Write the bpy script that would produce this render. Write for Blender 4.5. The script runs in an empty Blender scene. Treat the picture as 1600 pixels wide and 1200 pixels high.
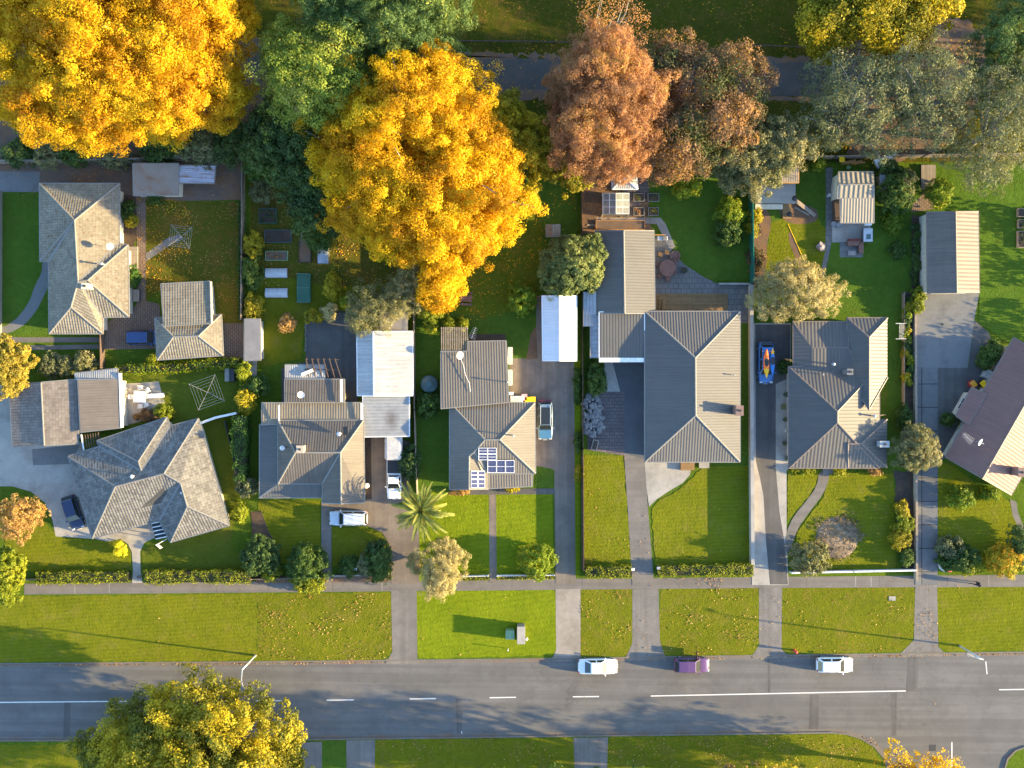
import bpy, bmesh, math, random
import numpy as np
from mathutils import Vector, Matrix
D = bpy.data
C = bpy.context.scene.collection
SC = bpy.context.scene
R = math.radians
random.seed(7)
RNG = np.random.default_rng(11)

# ---------------------------------------------------------------- camera, sky, sun, exposure
PX = 0.075            # metres per photograph pixel on the ground
HC = 118.0            # height of the drone
cam = D.cameras.new('camera'); cam.sensor_width = 36.0
cam.angle = 2 * math.atan(800 * PX / HC)
cam.clip_start = 1.0; cam.clip_end = 6000.0
camo = D.objects.new('camera', cam); C.objects.link(camo)
camo.location = (0, 0, HC)
SC.camera = camo
SUN_AZ, SUN_EL = R(-7.3), R(13.0)
w = D.worlds.new("World"); SC.world = w; w.use_nodes = True
nt = w.node_tree
bg = nt.nodes['Background']
sky = nt.nodes.new('ShaderNodeTexSky'); sky.sky_type = 'NISHITA'; sky.sun_disc = False
sky.sun_elevation = SUN_EL; sky.sun_rotation = math.pi / 2 - SUN_AZ
sky.altitude = 100; sky.air_density = 1.0; sky.dust_density = 0.7; sky.ozone_density = 3.0
nt.links.new(sky.outputs[0], bg.inputs[0]); bg.inputs[1].default_value = 0.15
sl = D.lights.new('sun', 'SUN'); sl.energy = 4.3; sl.angle = R(0.55); sl.color = (1.0, 0.77, 0.38)
so = D.objects.new('sun', sl); C.objects.link(so)
sv = Vector((math.cos(SUN_EL) * math.cos(SUN_AZ), math.cos(SUN_EL) * math.sin(SUN_AZ), math.sin(SUN_EL)))
so.rotation_euler = (-sv).to_track_quat('-Z', 'Y').to_euler(); so.location = sv * 300
SC.view_settings.view_transform = 'Standard'; SC.view_settings.look = 'None'
SC.view_settings.exposure = 2.40; SC.view_settings.gamma = 1.0
SC.view_settings.use_curve_mapping = False

def P(px, py, z=0.0):
    "the point at height z that the photograph shows at pixel (px, py)"
    k = PX * (1 - z / HC)
    return Vector(((px - 800) * k, (600 - py) * k, z))

# ---------------------------------------------------------------- materials
class NT:
    def __init__(s, name, rough=0.85, spec=0.3, metal=0.0):
        s.m = D.materials.new(name); s.m.use_nodes = True
        s.t = s.m.node_tree; s.b = s.t.nodes['Principled BSDF']
        s.b.inputs['Roughness'].default_value = rough
        s.b.inputs['Specular IOR Level'].default_value = spec
        s.b.inputs['Metallic'].default_value = metal
        s._p = None
    def n(s, typ, **kw):
        x = s.t.nodes.new(typ)
        for k, v in kw.items():
            if k in x.inputs: x.inputs[k].default_value = v
            else: setattr(x, k, v)
        return x
    def l(s, a, b): s.t.links.new(a, b)
    def pos(s):
        if s._p is None: s._p = s.n('ShaderNodeNewGeometry').outputs['Position']
        return s._p
    def uv(s): return s.n('ShaderNodeUVMap').outputs[0]
    def mapv(s, vec, scale=(1, 1, 1), rot=0.0):
        x = s.n('ShaderNodeMapping'); x.inputs['Scale'].default_value = scale
        x.inputs['Rotation'].default_value = (0, 0, rot); s.l(vec, x.inputs[0]); return x.outputs[0]
    def noise(s, scale, detail=3, vec=None, rough=0.6):
        x = s.n('ShaderNodeTexNoise'); x.inputs['Scale'].default_value = scale
        x.inputs['Detail'].default_value = detail; x.inputs['Roughness'].default_value = rough
        s.l(vec if vec is not None else s.pos(), x.inputs['Vector']); return x.outputs[0]
    def math(s, op, a, b=None, c=None):
        x = s.n('ShaderNodeMath', operation=op)
        for i, q in enumerate((a, b, c)):
            if q is None: continue
            if isinstance(q, (int, float)): x.inputs[i].default_value = q
            else: s.l(q, x.inputs[i])
        return x.outputs[0]
    def ramp(s, f, stops, interp='LINEAR'):
        x = s.n('ShaderNodeValToRGB'); e = x.color_ramp.elements; x.color_ramp.interpolation = interp
        while len(e) < len(stops): e.new(0.5)
        for i, (p, c) in enumerate(stops):
            e[i].position = p; e[i].color = (*c, 1) if not isinstance(c, (int, float)) else (c, c, c, 1)
        s.l(f, x.inputs[0]); return x.outputs[0]
    def mix(s, f, a, b, mode='MIX'):
        x = s.n('ShaderNodeMix', data_type='RGBA', blend_type=mode)
        for i, q in ((0, f), (6, a), (7, b)):
            if isinstance(q, (int, float)): x.inputs[i].default_value = q
            elif isinstance(q, tuple): x.inputs[i].default_value = (*q, 1)
            else: s.l(q, x.inputs[i])
        return x.outputs[2]
    def bump(s, h, dist=0.02, strength=1.0, chain=None):
        x = s.n('ShaderNodeBump'); x.inputs['Distance'].default_value = dist; x.inputs['Strength'].default_value = strength
        s.l(h, x.inputs['Height'])
        if chain is not None: s.l(chain, x.inputs['Normal'])
        return x.outputs[0]
    def out(s, col, nrm=None):
        if isinstance(col, tuple): s.b.inputs['Base Color'].default_value = (*col, 1)
        else: s.l(col, s.b.inputs['Base Color'])
        if nrm is not None: s.l(nrm, s.b.inputs['Normal'])
        return s.m

def mul(c, k): return tuple(x * k for x in c)

def M_plain(name, c, rough=0.6, spec=0.4, metal=0.0, var=0.18, scale=3.0):
    t = NT(name, rough, spec, metal)
    f = t.noise(scale, 4)
    return t.out(t.ramp(f, [(0.25, mul(c, 1 - var)), (0.75, mul(c, 1 + var))]))

def M_grass(name, dark, light, dry, dryamt=0.35, leaf=0.0, stripes=None, k=1.0):
    t = NT(name, 1.0, 0.0)
    big = t.noise(0.22, 4); mid = t.noise(1.4, 4); fine = t.noise(4.6, 4, rough=0.8)
    f = t.math('ADD', t.math('MULTIPLY', big, 0.45), t.math('MULTIPLY', mid, 0.35))
    f = t.math('ADD', f, t.math('MULTIPLY', fine, 0.42))
    if stripes:
        wv = t.n('ShaderNodeTexWave', Scale=stripes[1], Distortion=2.5, Detail=1.5); wv.inputs['Detail Scale'].default_value = 0.6
        t.l(t.mapv(t.pos(), rot=stripes[0]), wv.inputs[0])
        f = t.math('ADD', f, t.math('MULTIPLY', t.math('SUBTRACT', wv.outputs[1], 0.5), stripes[2]))
    col = t.ramp(f, [(0.40, mul(dark, k)), (0.76, mul(light, k))])
    dm = t.ramp(t.noise(0.5, 5, rough=0.7), [(0.62 - 0.25 * dryamt, 0.0), (0.80, dryamt * 1.6)])
    col = t.mix(dm, col, mul(dry, k))
    bare = t.ramp(t.noise(0.9, 6, rough=.8), [(.665, 0.0), (.74, .55)])
    col = t.mix(bare, col, (.13, .10, .055))
    weed = t.ramp(t.noise(2.6, 3, rough=.7), [(.62, 0.0), (.70, .5)])
    col = t.mix(weed, col, mul(dark, .8 * k))
    if leaf > 0:
        vo = t.n('ShaderNodeTexVoronoi', Scale=3.2); t.l(t.pos(), vo.inputs['Vector'])
        sp = t.ramp(vo.outputs['Distance'], [(0.0, 1.0), (0.22, 1.0), (0.30, 0.0)])
        sp = t.math('MULTIPLY', sp, t.ramp(t.noise(0.35, 4), [(0.62 - leaf * 0.4, 0.0), (0.72, 1.0)]))
        lc = t.ramp(t.n('ShaderNodeTexWhiteNoise').outputs[0], [(0, (.2, .1, .03)), (1, (.3, .16, .04))])
        lc = t.mix(t.noise(7.0, 1), (.20, .085, .02), (.36, .20, .05))
        col = t.mix(sp, col, lc)
    h = t.math('ADD', fine, t.math('MULTIPLY', mid, 0.8))
    return t.out(col, t.bump(h, 0.15, 0.85))

def M_hard(name, a, b, scale=0.6, grain=12.0, joints=None, bumpd=0.012, stain=None, rough=0.9, gcol=0.35, wear=None, crack=0.0):
    t = NT(name, rough, 0.25)
    big = t.noise(scale, 6, rough=0.65); g = t.noise(grain, 3, rough=0.8)
    f = t.math('ADD', t.math('MULTIPLY', big, 1 - gcol), t.math('MULTIPLY', g, gcol))
    col = t.ramp(f, [(0.32, a), (0.68, b)])
    if stain:
        col = t.mix(t.ramp(t.noise(0.35, 6, rough=0.7), [(0.48, 0.0), (0.66, stain[1])]), col, stain[0])
    if wear is not None:
        wp = t.noise(1.0, 3, t.mapv(t.mapv(t.pos(), (1, 1, 1), wear), (.025, 1.15, 1)), .6)
        col = t.mix(t.ramp(wp, [(.42, 0.0), (.60, .45)]), col, mul(a, .78))
        sp = t.ramp(t.noise(1.7, 4, rough=.8), [(.66, 0.0), (.72, .5)]); col = t.mix(sp, col, mul(a, .6))
    if crack:
        vo = t.n('ShaderNodeTexVoronoi', feature='DISTANCE_TO_EDGE', Scale=.16); jn = t.n('ShaderNodeTexNoise', Scale=.7); jn.inputs['Detail'].default_value = 4; t.l(t.pos(), jn.inputs[0])
        sc = t.n('ShaderNodeVectorMath', operation='MULTIPLY_ADD'); t.l(jn.outputs['Color'], sc.inputs[0]); sc.inputs[1].default_value = (3, 3, 0); t.l(t.pos(), sc.inputs[2]); t.l(sc.outputs[0], vo.inputs['Vector'])
        ck = t.math('MULTIPLY', t.ramp(vo.outputs['Distance'], [(0, 1.0), (.012, 0.0)]), t.ramp(t.noise(.12, 3), [(.45, 0.0), (.6, crack)]))
        col = t.mix(ck, col, mul(a, .4))
    h = g
    if joints:
        bw, bh, rot, ms, jc, off = joints
        br = t.n('ShaderNodeTexBrick', Scale=1.0, offset=off, offset_frequency=2)
        br.inputs['Mortar Size'].default_value = ms; br.inputs['Brick Width'].default_value = bw; br.inputs['Row Height'].default_value = bh
        br.inputs['Color1'].default_value = (1, 1, 1, 1); br.inputs['Color2'].default_value = (.78, .78, .78, 1); br.inputs['Mortar'].default_value = (0, 0, 0, 1)
        t.l(t.mapv(t.pos(), rot=rot), br.inputs[0])
        col = t.mix(br.outputs['Fac'], t.mix(0.8, col, br.outputs['Color'], 'MULTIPLY'), jc)
        h = t.math('SUBTRACT', t.math('MULTIPLY', g, 0.3), br.outputs['Fac'])
    return t.out(col, t.bump(h, bumpd, 0.8))

def M_corr(name, c, pitch=0.30, amp=0.035, rough=0.5, spec=0.35, streak=0.25, rust=None, metal=0.0, band=None, tray=False):
    t = NT(name, rough, spec, metal)
    uv = t.uv(); sx = t.n('ShaderNodeSeparateXYZ'); t.l(uv, sx.inputs[0])
    ph = t.math('MULTIPLY', sx.outputs[0], 2 * math.pi / pitch)
    s = t.math('MULTIPLY_ADD', t.math('SINE', ph), 0.5, 0.5)
    if tray: s = t.ramp(s, [(0.62, 0.0), (0.92, 1.0)])
    st = t.noise(1.0, 5, t.mapv(uv, (4.0, 0.22, 1)), 0.7); bl = t.noise(0.5, 6, rough=.7)
    streak = min(.45, streak * 1.35 + .05)
    f = t.math('ADD', t.math('MULTIPLY', st, 0.6), t.math('MULTIPLY', bl, 0.4))
    col = t.ramp(f, [(0.3, mul(c, 1 - streak)), (0.7, mul(c, 1 + streak))])
    sheet = t.noise(1.0, 0, t.mapv(uv, (1.3, 0.02, 1)))
    col = t.mix(t.math('MULTIPLY', sheet, 0.35), col, mul(c, 0.72))
    grime = t.ramp(t.noise(0.9, 6, rough=.75), [(.56, 0.0), (.74, .30)])
    col = t.mix(grime, col, (.10, .085, .06))
    if rust:
        rm = t.ramp(t.noise(1.0, 6, t.mapv(uv, (2.6, 0.5, 1)), 0.75), [(rust[1], 0.0), (rust[1] + 0.12, 0.85)])
        col = t.mix(rm, col, rust[0])
    if band:   # fixing lines across the sheets
        bb = t.math('FRACT', t.math('MULTIPLY', sx.outputs[1], 1.0 / band))
        col = t.mix(t.ramp(bb, [(0.0, 0.45), (0.06, 0.0)]), col, mul(c, 0.45))
    return t.out(col, t.bump(s, amp * .48, 1.0))

def M_tile(name, c, row=0.33, colw=0.30, spots=None, var=0.3, rough=0.8):
    t = NT(name, rough, 0.25)
    uv = t.uv(); sx = t.n('ShaderNodeSeparateXYZ'); t.l(uv, sx.inputs[0])
    v = t.math('MULTIPLY', sx.outputs[1], 1.0 / row); fv = t.math('FRACT', v)
    u = t.math('MULTIPLY', sx.outputs[0], 2 * math.pi / colw)
    su = t.math('MULTIPLY_ADD', t.math('SINE', u), 0.5, 0.5)
    h = t.math('ADD', t.math('MULTIPLY', t.math('SUBTRACT', 1.0, fv), 0.7), t.math('MULTIPLY', su, 0.6))
    br = t.n('ShaderNodeTexBrick', Scale=1.0, offset=0.0)
    br.inputs['Brick Width'].default_value = colw; br.inputs['Row Height'].default_value = row; br.inputs['Mortar Size'].default_value = 0.012
    br.inputs['Color1'].default_value = (1 - var, 1 - var, 1 - var, 1); br.inputs['Color2'].default_value = (1 + var, 1 + var, 1 + var, 1); br.inputs['Mortar'].default_value = (.35, .35, .35, 1)
    t.l(uv, br.inputs[0])
    bl = t.noise(0.7, 6, rough=0.7)
    col = t.ramp(bl, [(0.3, mul(c, 0.78)), (0.7, mul(c, 1.2))])
    col = t.mix(0.85, col, br.outputs['Color'], 'MULTIPLY')
    if spots:
        sm = t.ramp(t.noise(2.4, 5, rough=0.75), [(spots[1], 0.0), (spots[1] + 0.1, 0.85)])
        sm = t.math('MULTIPLY', sm, t.ramp(t.noise(0.16, 3), [(0.3, 0.35), (0.6, 1.0)]))
        col = t.mix(sm, col, spots[0])
    return t.out(col, t.bump(h, 0.042, 1.0))

def M_leaf(name, stops, trans=0.30, rough=0.6):
    t = NT(name, rough, 0.2)
    at = t.n('ShaderNodeAttribute', attribute_name='lv')
    col = t.ramp(at.outputs['Fac'], stops)
    t.l(col, t.b.inputs['Base Color'])
    tr = t.n('ShaderNodeBsdfTranslucent'); t.l(t.mix(1.0, col, (1.5, 1.4, 0.7), 'MULTIPLY'), tr.inputs[0])
    mx = t.n('ShaderNodeMixShader'); mx.inputs[0].default_value = trans
    t.l(t.b.outputs[0], mx.inputs[1]); t.l(tr.outputs[0], mx.inputs[2])
    t.l(mx.outputs[0], t.t.nodes['Material Output'].inputs[0])
    return t.m

def M_attr(name, stops, rough=0.9):
    t = NT(name, rough, 0.15)
    return t.out(t.ramp(t.n('ShaderNodeAttribute', attribute_name='lv').outputs['Fac'], stops))

def M_glass(name, c=(.015, .018, .02), rough=0.06):
    t = NT(name, rough, 0.6); return t.out(c)

def M_clear(name, c, a=0.55, rough=0.35):
    t = NT(name, rough, 0.4)
    t.b.inputs['Alpha'].default_value = a
    return t.out(t.ramp(t.noise(1.2, 4), [(0.3, mul(c, .8)), (0.7, mul(c, 1.2))]))

def M_paint(name, c, rough=0.25):
    t = NT(name, rough, 0.5); t.b.inputs['Coat Weight'].default_value = 0.7; t.b.inputs['Coat Roughness'].default_value = 0.06
    return t.out(t.ramp(t.noise(3.0, 3), [(0.3, mul(c, .93)), (0.7, mul(c, 1.05))]))

def M_bark(name, c):
    t = NT(name, 0.95, 0.15)
    f = t.noise(3.0, 5, t.mapv(t.pos(), (3, 3, 0.7)), 0.7)
    return t.out(t.ramp(f, [(0.3, mul(c, .55)), (0.7, mul(c, 1.35))]), t.bump(f, 0.04))

# ---------------------------------------------------------------- mesh building
OFF = {}
def props(o, label=None, cat=None, group=None, kind=None):
    for k, v in (('label', label), ('category', cat), ('group', group), ('kind', kind)):
        if v: o[k] = v
    return o
def thing(name, label, cat, loc=(0, 0, 0), group=None, rz=0.0, local=False):
    o = D.objects.new(name, None); C.objects.link(o); o.empty_display_size = 0.3
    o.location = loc; o.rotation_euler = (0, 0, rz)
    OFF[o.name] = Vector((0, 0, 0)) if local else Vector(loc)
    return props(o, label, cat, group)

class MB:
    def __init__(s): s.v = []; s.f = []; s.uvs = None
    def add(s, vs, fs):
        n = len(s.v); s.v += [Vector(q) for q in vs]; s.f += [tuple(i + n for i in f) for f in fs]; return s
    def box(s, c, d, rz=0.0, M=None):
        c = Vector(c); q = []
        for z in (-.5, .5):
            for x, y in ((-.5, -.5), (.5, -.5), (.5, .5), (-.5, .5)):
                p = Vector((x * d[0], y * d[1], z * d[2]))
                if M is not None: p = M @ p
                elif rz: p = Matrix.Rotation(rz, 3, 'Z') @ p
                q.append(c + p)
        return s.add(q, [(3, 2, 1, 0), (4, 5, 6, 7), (0, 1, 5, 4), (1, 2, 6, 5), (2, 3, 7, 6), (3, 0, 4, 7)])
    def beam(s, p, q, wd, ht):
        p = Vector(p); q = Vector(q); d = q - p; L = d.length
        if L < 1e-4: return s
        x = d / L; y = Vector((0, 0, 1)).cross(x)
        if y.length < 1e-3: y = Vector((0, 1, 0))
        y.normalize(); z = x.cross(y)
        M = Matrix((x, y, z)).transposed()
        return s.box((p + q) / 2, (L, wd, ht), M=M)
    def tube(s, p, q, r0, r1=None, n=6, caps=True):
        p = Vector(p); q = Vector(q); r1 = r0 if r1 is None else r1
        d = (q - p)
        if d.length < 1e-5: return s
        d.normalize(); a = d.orthogonal().normalized(); b = d.cross(a)
        vs = []
        for c, r in ((p, r0), (q, r1)):
            for i in range(n):
                t = 2 * math.pi * i / n; vs.append(c + (a * math.cos(t) + b * math.sin(t)) * r)
        fs = [(i, (i + 1) % n, n + (i + 1) % n, n + i) for i in range(n)]
        if caps: fs += [tuple(range(n - 1, -1, -1)), tuple(range(n, 2 * n))]
        return s.add(vs, fs)
    def lathe(s, c, prof, n=16, M=None):
        "prof: (radius, z) from the bottom up"
        c = Vector(c); vs = []; k = len(prof)
        for r, z in prof:
            for i in range(n):
                t = 2 * math.pi * i / n; p = Vector((r * math.cos(t), r * math.sin(t), z))
                vs.append(c + (M @ p if M is not None else p))
        fs = [(j * n + i, j * n + (i + 1) % n, (j + 1) * n + (i + 1) % n, (j + 1) * n + i) for j in range(k - 1) for i in range(n)]
        fs += [tuple(range(n - 1, -1, -1)), tuple((k - 1) * n + i for i in range(n))]
        return s.add(vs, fs)
    def poly(s, pts): return s.add(pts, [tuple(range(len(pts)))])
    def prism(s, pts, z0, z1):
        pts = [Vector((p[0], p[1], 0)) for p in pts]
        if area2(pts) < 0: pts = pts[::-1]
        n = len(pts)
        vs = [(p.x, p.y, z0) for p in pts] + [(p.x, p.y, z1) for p in pts]
        return s.add(vs, [tuple(range(n - 1, -1, -1)), tuple(range(n, 2 * n))] + [(i, (i + 1) % n, n + (i + 1) % n, n + i) for i in range(n)])
    def build(s, name, mat, parent=None, smooth=False, bevel=0.0, subsurf=0, uvs=None):
        off = Vector((0, 0, 0))
        if parent is not None:
            r = parent
            while r.parent is not None: r = r.parent
            off = OFF.get(r.name, off)
        me = D.meshes.new(name)
        me.from_pydata([tuple(q - off) for q in s.v], [], s.f)
        if isinstance(mat, (list, tuple)):
            for m in mat: me.materials.append(m)
        elif mat: me.materials.append(mat)
        if uvs is not None:
            ul = me.uv_layers.new(name='UVMap'); ul.data.foreach_set('uv', np.array(uvs, 'f').ravel())
        if smooth: me.polygons.foreach_set('use_smooth', [True] * len(me.polygons))
        me.update()
        o = D.objects.new(name, me); C.objects.link(o); o.parent = parent
        if bevel:
            b = o.modifiers.new('bevel', 'BEVEL'); b.width = bevel; b.segments = 2; b.limit_method = 'ANGLE'
        if subsurf:
            b = o.modifiers.new('sub', 'SUBSURF'); b.levels = b.render_levels = subsurf
        return o

def area2(pts):
    return sum(pts[i - 1][0] * pts[i][1] - pts[i][0] * pts[i - 1][1] for i in range(len(pts)))
def inset(pts, d):
    "pts: 2D/3D list, counter-clockwise; each vertex moved inwards by d"
    n = len(pts); out = []
    for i in range(n):
        a, b, c = Vector(pts[i - 1][:2]), Vector(pts[i][:2]), Vector(pts[(i + 1) % n][:2])
        e1 = (b - a).normalized(); e2 = (c - b).normalized()
        n1 = Vector((-e1.y, e1.x)); n2 = Vector((-e2.y, e2.x)); m = n1 + n2
        if m.length < 1e-3: m = n1
        m.normalize(); k = d / max(0.35, m.dot(n1))
        out.append(b + m * k)
    return out
def chaikin(pts, it=2):
    for _ in range(it):
        q = []
        for i in range(len(pts)):
            a = Vector(pts[i]); b = Vector(pts[(i + 1) % len(pts)])
            q += [a * .75 + b * .25, a * .25 + b * .75]
        pts = q
    return pts

NP = 0
def patch(name, mat, pts, layer=1, smooth=0, jit=0.0, z=None, kind='structure', label=None):
    "a sheet of ground traced as a polygon (pixels), lying 4 mm per layer above the land"
    pts = [Vector(p) for p in pts]
    if smooth: pts = chaikin(pts, smooth)
    global NP
    NP += 1
    zz = 0.004 * layer + 0.0003 * NP if z is None else z
    q = [P(p[0], p[1], 0) for p in pts]
    if jit:
        r = []
        for i in range(len(q)):
            a, b = q[i], q[(i + 1) % len(q)]; L = (b - a).length; k = max(1, int(L / 0.5))
            for j in range(k):
                p = a.lerp(b, j / k); r.append(p + Vector((random.gauss(0, jit), random.gauss(0, jit), 0)))
        q = r
    if area2(q) < 0: q = q[::-1]
    for p in q: p.z = zz
    o = MB().poly(q).build(name, mat)
    return props(o, kind=kind)

def quads(name, V, vals, mat, parent=None, kind=None):
    "V: (n,4,3) array of quads with one value each in attribute lv"
    n = len(V); off = np.zeros(3)
    if parent is not None:
        r = parent
        while r.parent is not None: r = r.parent
        off = np.array(OFF.get(r.name, (0, 0, 0)))
    me = D.meshes.new(name)
    me.vertices.add(4 * n); me.vertices.foreach_set('co', (V.reshape(-1, 3) - off).astype('f').ravel())
    me.loops.add(4 * n); me.loops.foreach_set('vertex_index', np.arange(4 * n, dtype='i'))
    me.polygons.add(n); me.polygons.foreach_set('loop_start', np.arange(0, 4 * n, 4, dtype='i'))
    a = me.attributes.new('lv', 'FLOAT', 'FACE'); a.data.foreach_set('value', np.clip(vals, 0, 1).astype('f'))
    me.materials.append(mat); me.update(calc_edges=True); me.validate()
    o = D.objects.new(name, me); C.objects.link(o); o.parent = parent
    if kind: o['kind'] = kind
    return o
# ---------------------------------------------------------------- foliage
def nrm(a): return a / np.maximum(1e-6, np.linalg.norm(a, axis=-1, keepdims=True))
def leaf_quads(Cn, N, size, aspect=0.6, rng=RNG):
    n = len(Cn); r = nrm(rng.normal(size=(n, 3))); t = nrm(np.cross(N, r)); b = np.cross(N, t)
    s = size[:, None]
    return np.stack([Cn - t * s, Cn - b * s * aspect, Cn + t * s, Cn + b * s * aspect], 1)

def lobes_px(lobes):
    "(px, py, rx, ry, ztop, zbot) -> world ellipsoids, sized so that they cover those pixels"
    L = []
    for px, py, rx, ry, zt, zb in lobes:
        zc = zb + 0.55 * (zt - zb); k = PX * (1 - zc / HC); p = P(px, py, zc)
        L.append((p.x, p.y, zc, rx * k, ry * k, (zt - zb) * 0.5))
    return np.array(L)

def clumps(L, spacing, rng, inner=0.6, bottom=-0.35, rough=0.16, gaps=0.0):
    out, nor, dep = [], [], []
    for i, (x, y, z, rx, ry, rz) in enumerate(L):
        area = 2 * math.pi * rx * ry + math.pi * (rx + ry) * rz
        for lay, (lo, hi, frac) in enumerate(((0.86, 1.04, 1.0), (0.45, 0.8, inner))):
            n = max(4, int(area / spacing ** 2 * frac))
            d = nrm(rng.normal(size=(3 * n, 3))); d = d[d[:, 2] > bottom][:n]; n = len(d)
            ph = rng.uniform(0, 6.3, 8); an = np.arctan2(d[:, 1], d[:, 0])
            k = 1 + rough * 1.25 * (np.sin(3 * an + ph[0]) * .4 + np.sin(5 * an + ph[1] + 2 * d[:, 2]) * .4 + np.sin(9 * an + ph[2] + 5 * d[:, 2]) * .35 + np.sin(7 * d[:, 2] + ph[3]) * .3 + (np.sin(13 * an + ph[4] + 3 * d[:, 2]) * .55 + np.sin(21 * an + ph[5]) * .4) * (1 - np.abs(d[:, 2])))
            p = np.array([x, y, z]) + d * np.array([rx, ry, rz]) * (rng.uniform(lo, hi, n) * k)[:, None]
            ok = np.ones(n, bool)
            for j, (x2, y2, z2, a, b, c) in enumerate(L):
                if j != i: ok &= (((p - (x2, y2, z2)) / (a, b, c)) ** 2).sum(1) > (0.62 if lay == 0 else 0.2)
            out.append(p[ok]); nor.append(nrm(d / np.array([rx, ry, rz]))[ok]); dep.append(np.full(ok.sum(), lay))
    out, nor, dep = np.concatenate(out), np.concatenate(nor), np.concatenate(dep)
    if gaps > 0:
        q = rng.uniform(0, 6.3, 6); R_ = L[:, 3:5].mean(); f = 2 * math.pi / max(1.2, min(5.0, R_ * .55))
        g = np.sin(out[:, 0] * f + q[0] + 1.3 * np.sin(out[:, 1] * f * .7 + q[1])) + np.sin(out[:, 1] * f * 1.2 + q[2] + 1.1 * np.sin(out[:, 0] * f * .8 + q[3])) + .8 * np.sin((out[:, 0] + out[:, 1]) * f * 2.1 + q[4]) + .5 * np.sin(out[:, 2] * f * 1.7 + q[5])
        keep = rng.uniform(0, 1, len(out)) > np.clip((g - .35) * gaps * .9, 0, .93)
        out, nor, dep = out[keep], nor[keep], dep[keep]
    return out, nor, dep

def foliage(Cc, Nc, spacing, per, leaf, aspect, rng, flat=0.75, tint=0.5, droop=0.0, clump=0.8):
    m = len(Cc); rc = spacing * clump * rng.uniform(0.65, 1.3, m); cv = np.clip(.5 + .28 * np.sin(Cc[:, 0] * .8 + 1.5 * np.sin(Cc[:, 1] * .5)) + .28 * np.sin(Cc[:, 1] * .9 + Cc[:, 0] * .3) + rng.normal(size=m) * .2, 0, 1)
    idx = np.repeat(np.arange(m), per); n = len(idx)
    d = nrm(Nc[idx] * 0.75 + rng.normal(size=(n, 3)))
    pos = Cc[idx] + d * (rc[idx] * rng.uniform(0.35, 1.05, n) ** 0.6)[:, None] * np.array([1, 1, flat])
    N = nrm(d + rng.normal(size=(n, 3)) * 0.45 + np.array([0, 0, 0.35 - droop]))
    sz = leaf * rng.uniform(0.5, 1.0, n) * np.where(rng.uniform(0, 1, n) < .2, 1.7, 1.15) * (.75 + .5 * rng.uniform(0, 1, m))[idx]
    V = leaf_quads(pos, N, sz, aspect, rng)
    val = cv[idx] * tint + rng.uniform(0, 1, n) * (1 - tint)
    V[..., 2] = np.maximum(V[..., 2], 0.03)
    return V, val

def limbs(mb, base, targets, r0, rng, hub=0.35, n=6):
    base = Vector(base)
    top = Vector(np.mean(targets, 0)); hubp = base.lerp(Vector((top.x, top.y, top.z)), hub)
    hubp.x += rng.normal() * .15; hubp.y += rng.normal() * .15
    mid = base.lerp(hubp, .5) + Vector((rng.normal() * .1, rng.normal() * .1, 0))
    mb.tube(base - Vector((0, 0, .1)), mid, r0 * 1.25, r0, n + 2); mb.tube(mid, hubp, r0, r0 * .85, n + 2)
    for t in targets:
        t = Vector(t); m = hubp.lerp(t, .5) + Vector((rng.normal(), rng.normal(), abs(rng.normal()))) * (t - hubp).length * .08
        mb.tube(hubp, m, r0 * .5, r0 * .3, n, False); mb.tube(m, t, r0 * .3, r0 * .08, n, False)

def tree(name, label, lobes, leafmat, barkmat, cat='tree', group=None, spacing=1.0, per=60, leaf=0.17, aspect=0.65,
         inner=0.6, seed=1, trunk=None, tint=0.5, rough=0.16, nl=14, flat=0.75, kind='trunk', clump=0.8, bottom=-0.35, droop=0.0, gaps=0.55):
    rng = np.random.default_rng(seed)
    L = lobes_px(lobes)
    wgt = L[:, 3] * L[:, 4]; cx, cy = (L[:, 0] * wgt).sum() / wgt.sum(), (L[:, 1] * wgt).sum() / wgt.sum()
    t = thing(name, label, cat, (cx, cy, 0), group)
    Cc, Nc, dep = clumps(L, spacing, rng, inner, bottom, rough, gaps)
    V, val = foliage(Cc, Nc, spacing, per, leaf, aspect, rng, flat, tint, droop, clump)
    mb = MB()
    r0 = trunk if trunk else 0.03 * float(L[:, 2].max()) + 0.05
    pick = rng.choice(len(Cc), min(nl, len(Cc)), replace=False)
    limbs(mb, (cx, cy, 0), [Cc[i] for i in pick] + [tuple(l[:3]) for l in L], r0, rng)
    mb.build('trunk' if kind == 'trunk' else 'stem', barkmat, t, smooth=True)
    quads('crown' if kind == 'trunk' else 'foliage', V, val, leafmat, t)
    return t

def shrub(label, px, py, rx, ry, h, mat, name='shrub', group=None, seed=None, leaf=0.09, per=34, spacing=0.42, cat='shrub', extra=(), **kw):
    lob = [(px, py, rx, ry, h, -0.25 * h)] + [(px + a, py + b, c, d, e, -0.2 * e) for a, b, c, d, e in extra]
    return tree(name, label, lob, mat, BARK, cat, group, spacing, per, leaf, seed=seed or int(px * 7 + py), trunk=0.05, nl=5, kind='stem', **kw)

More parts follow.
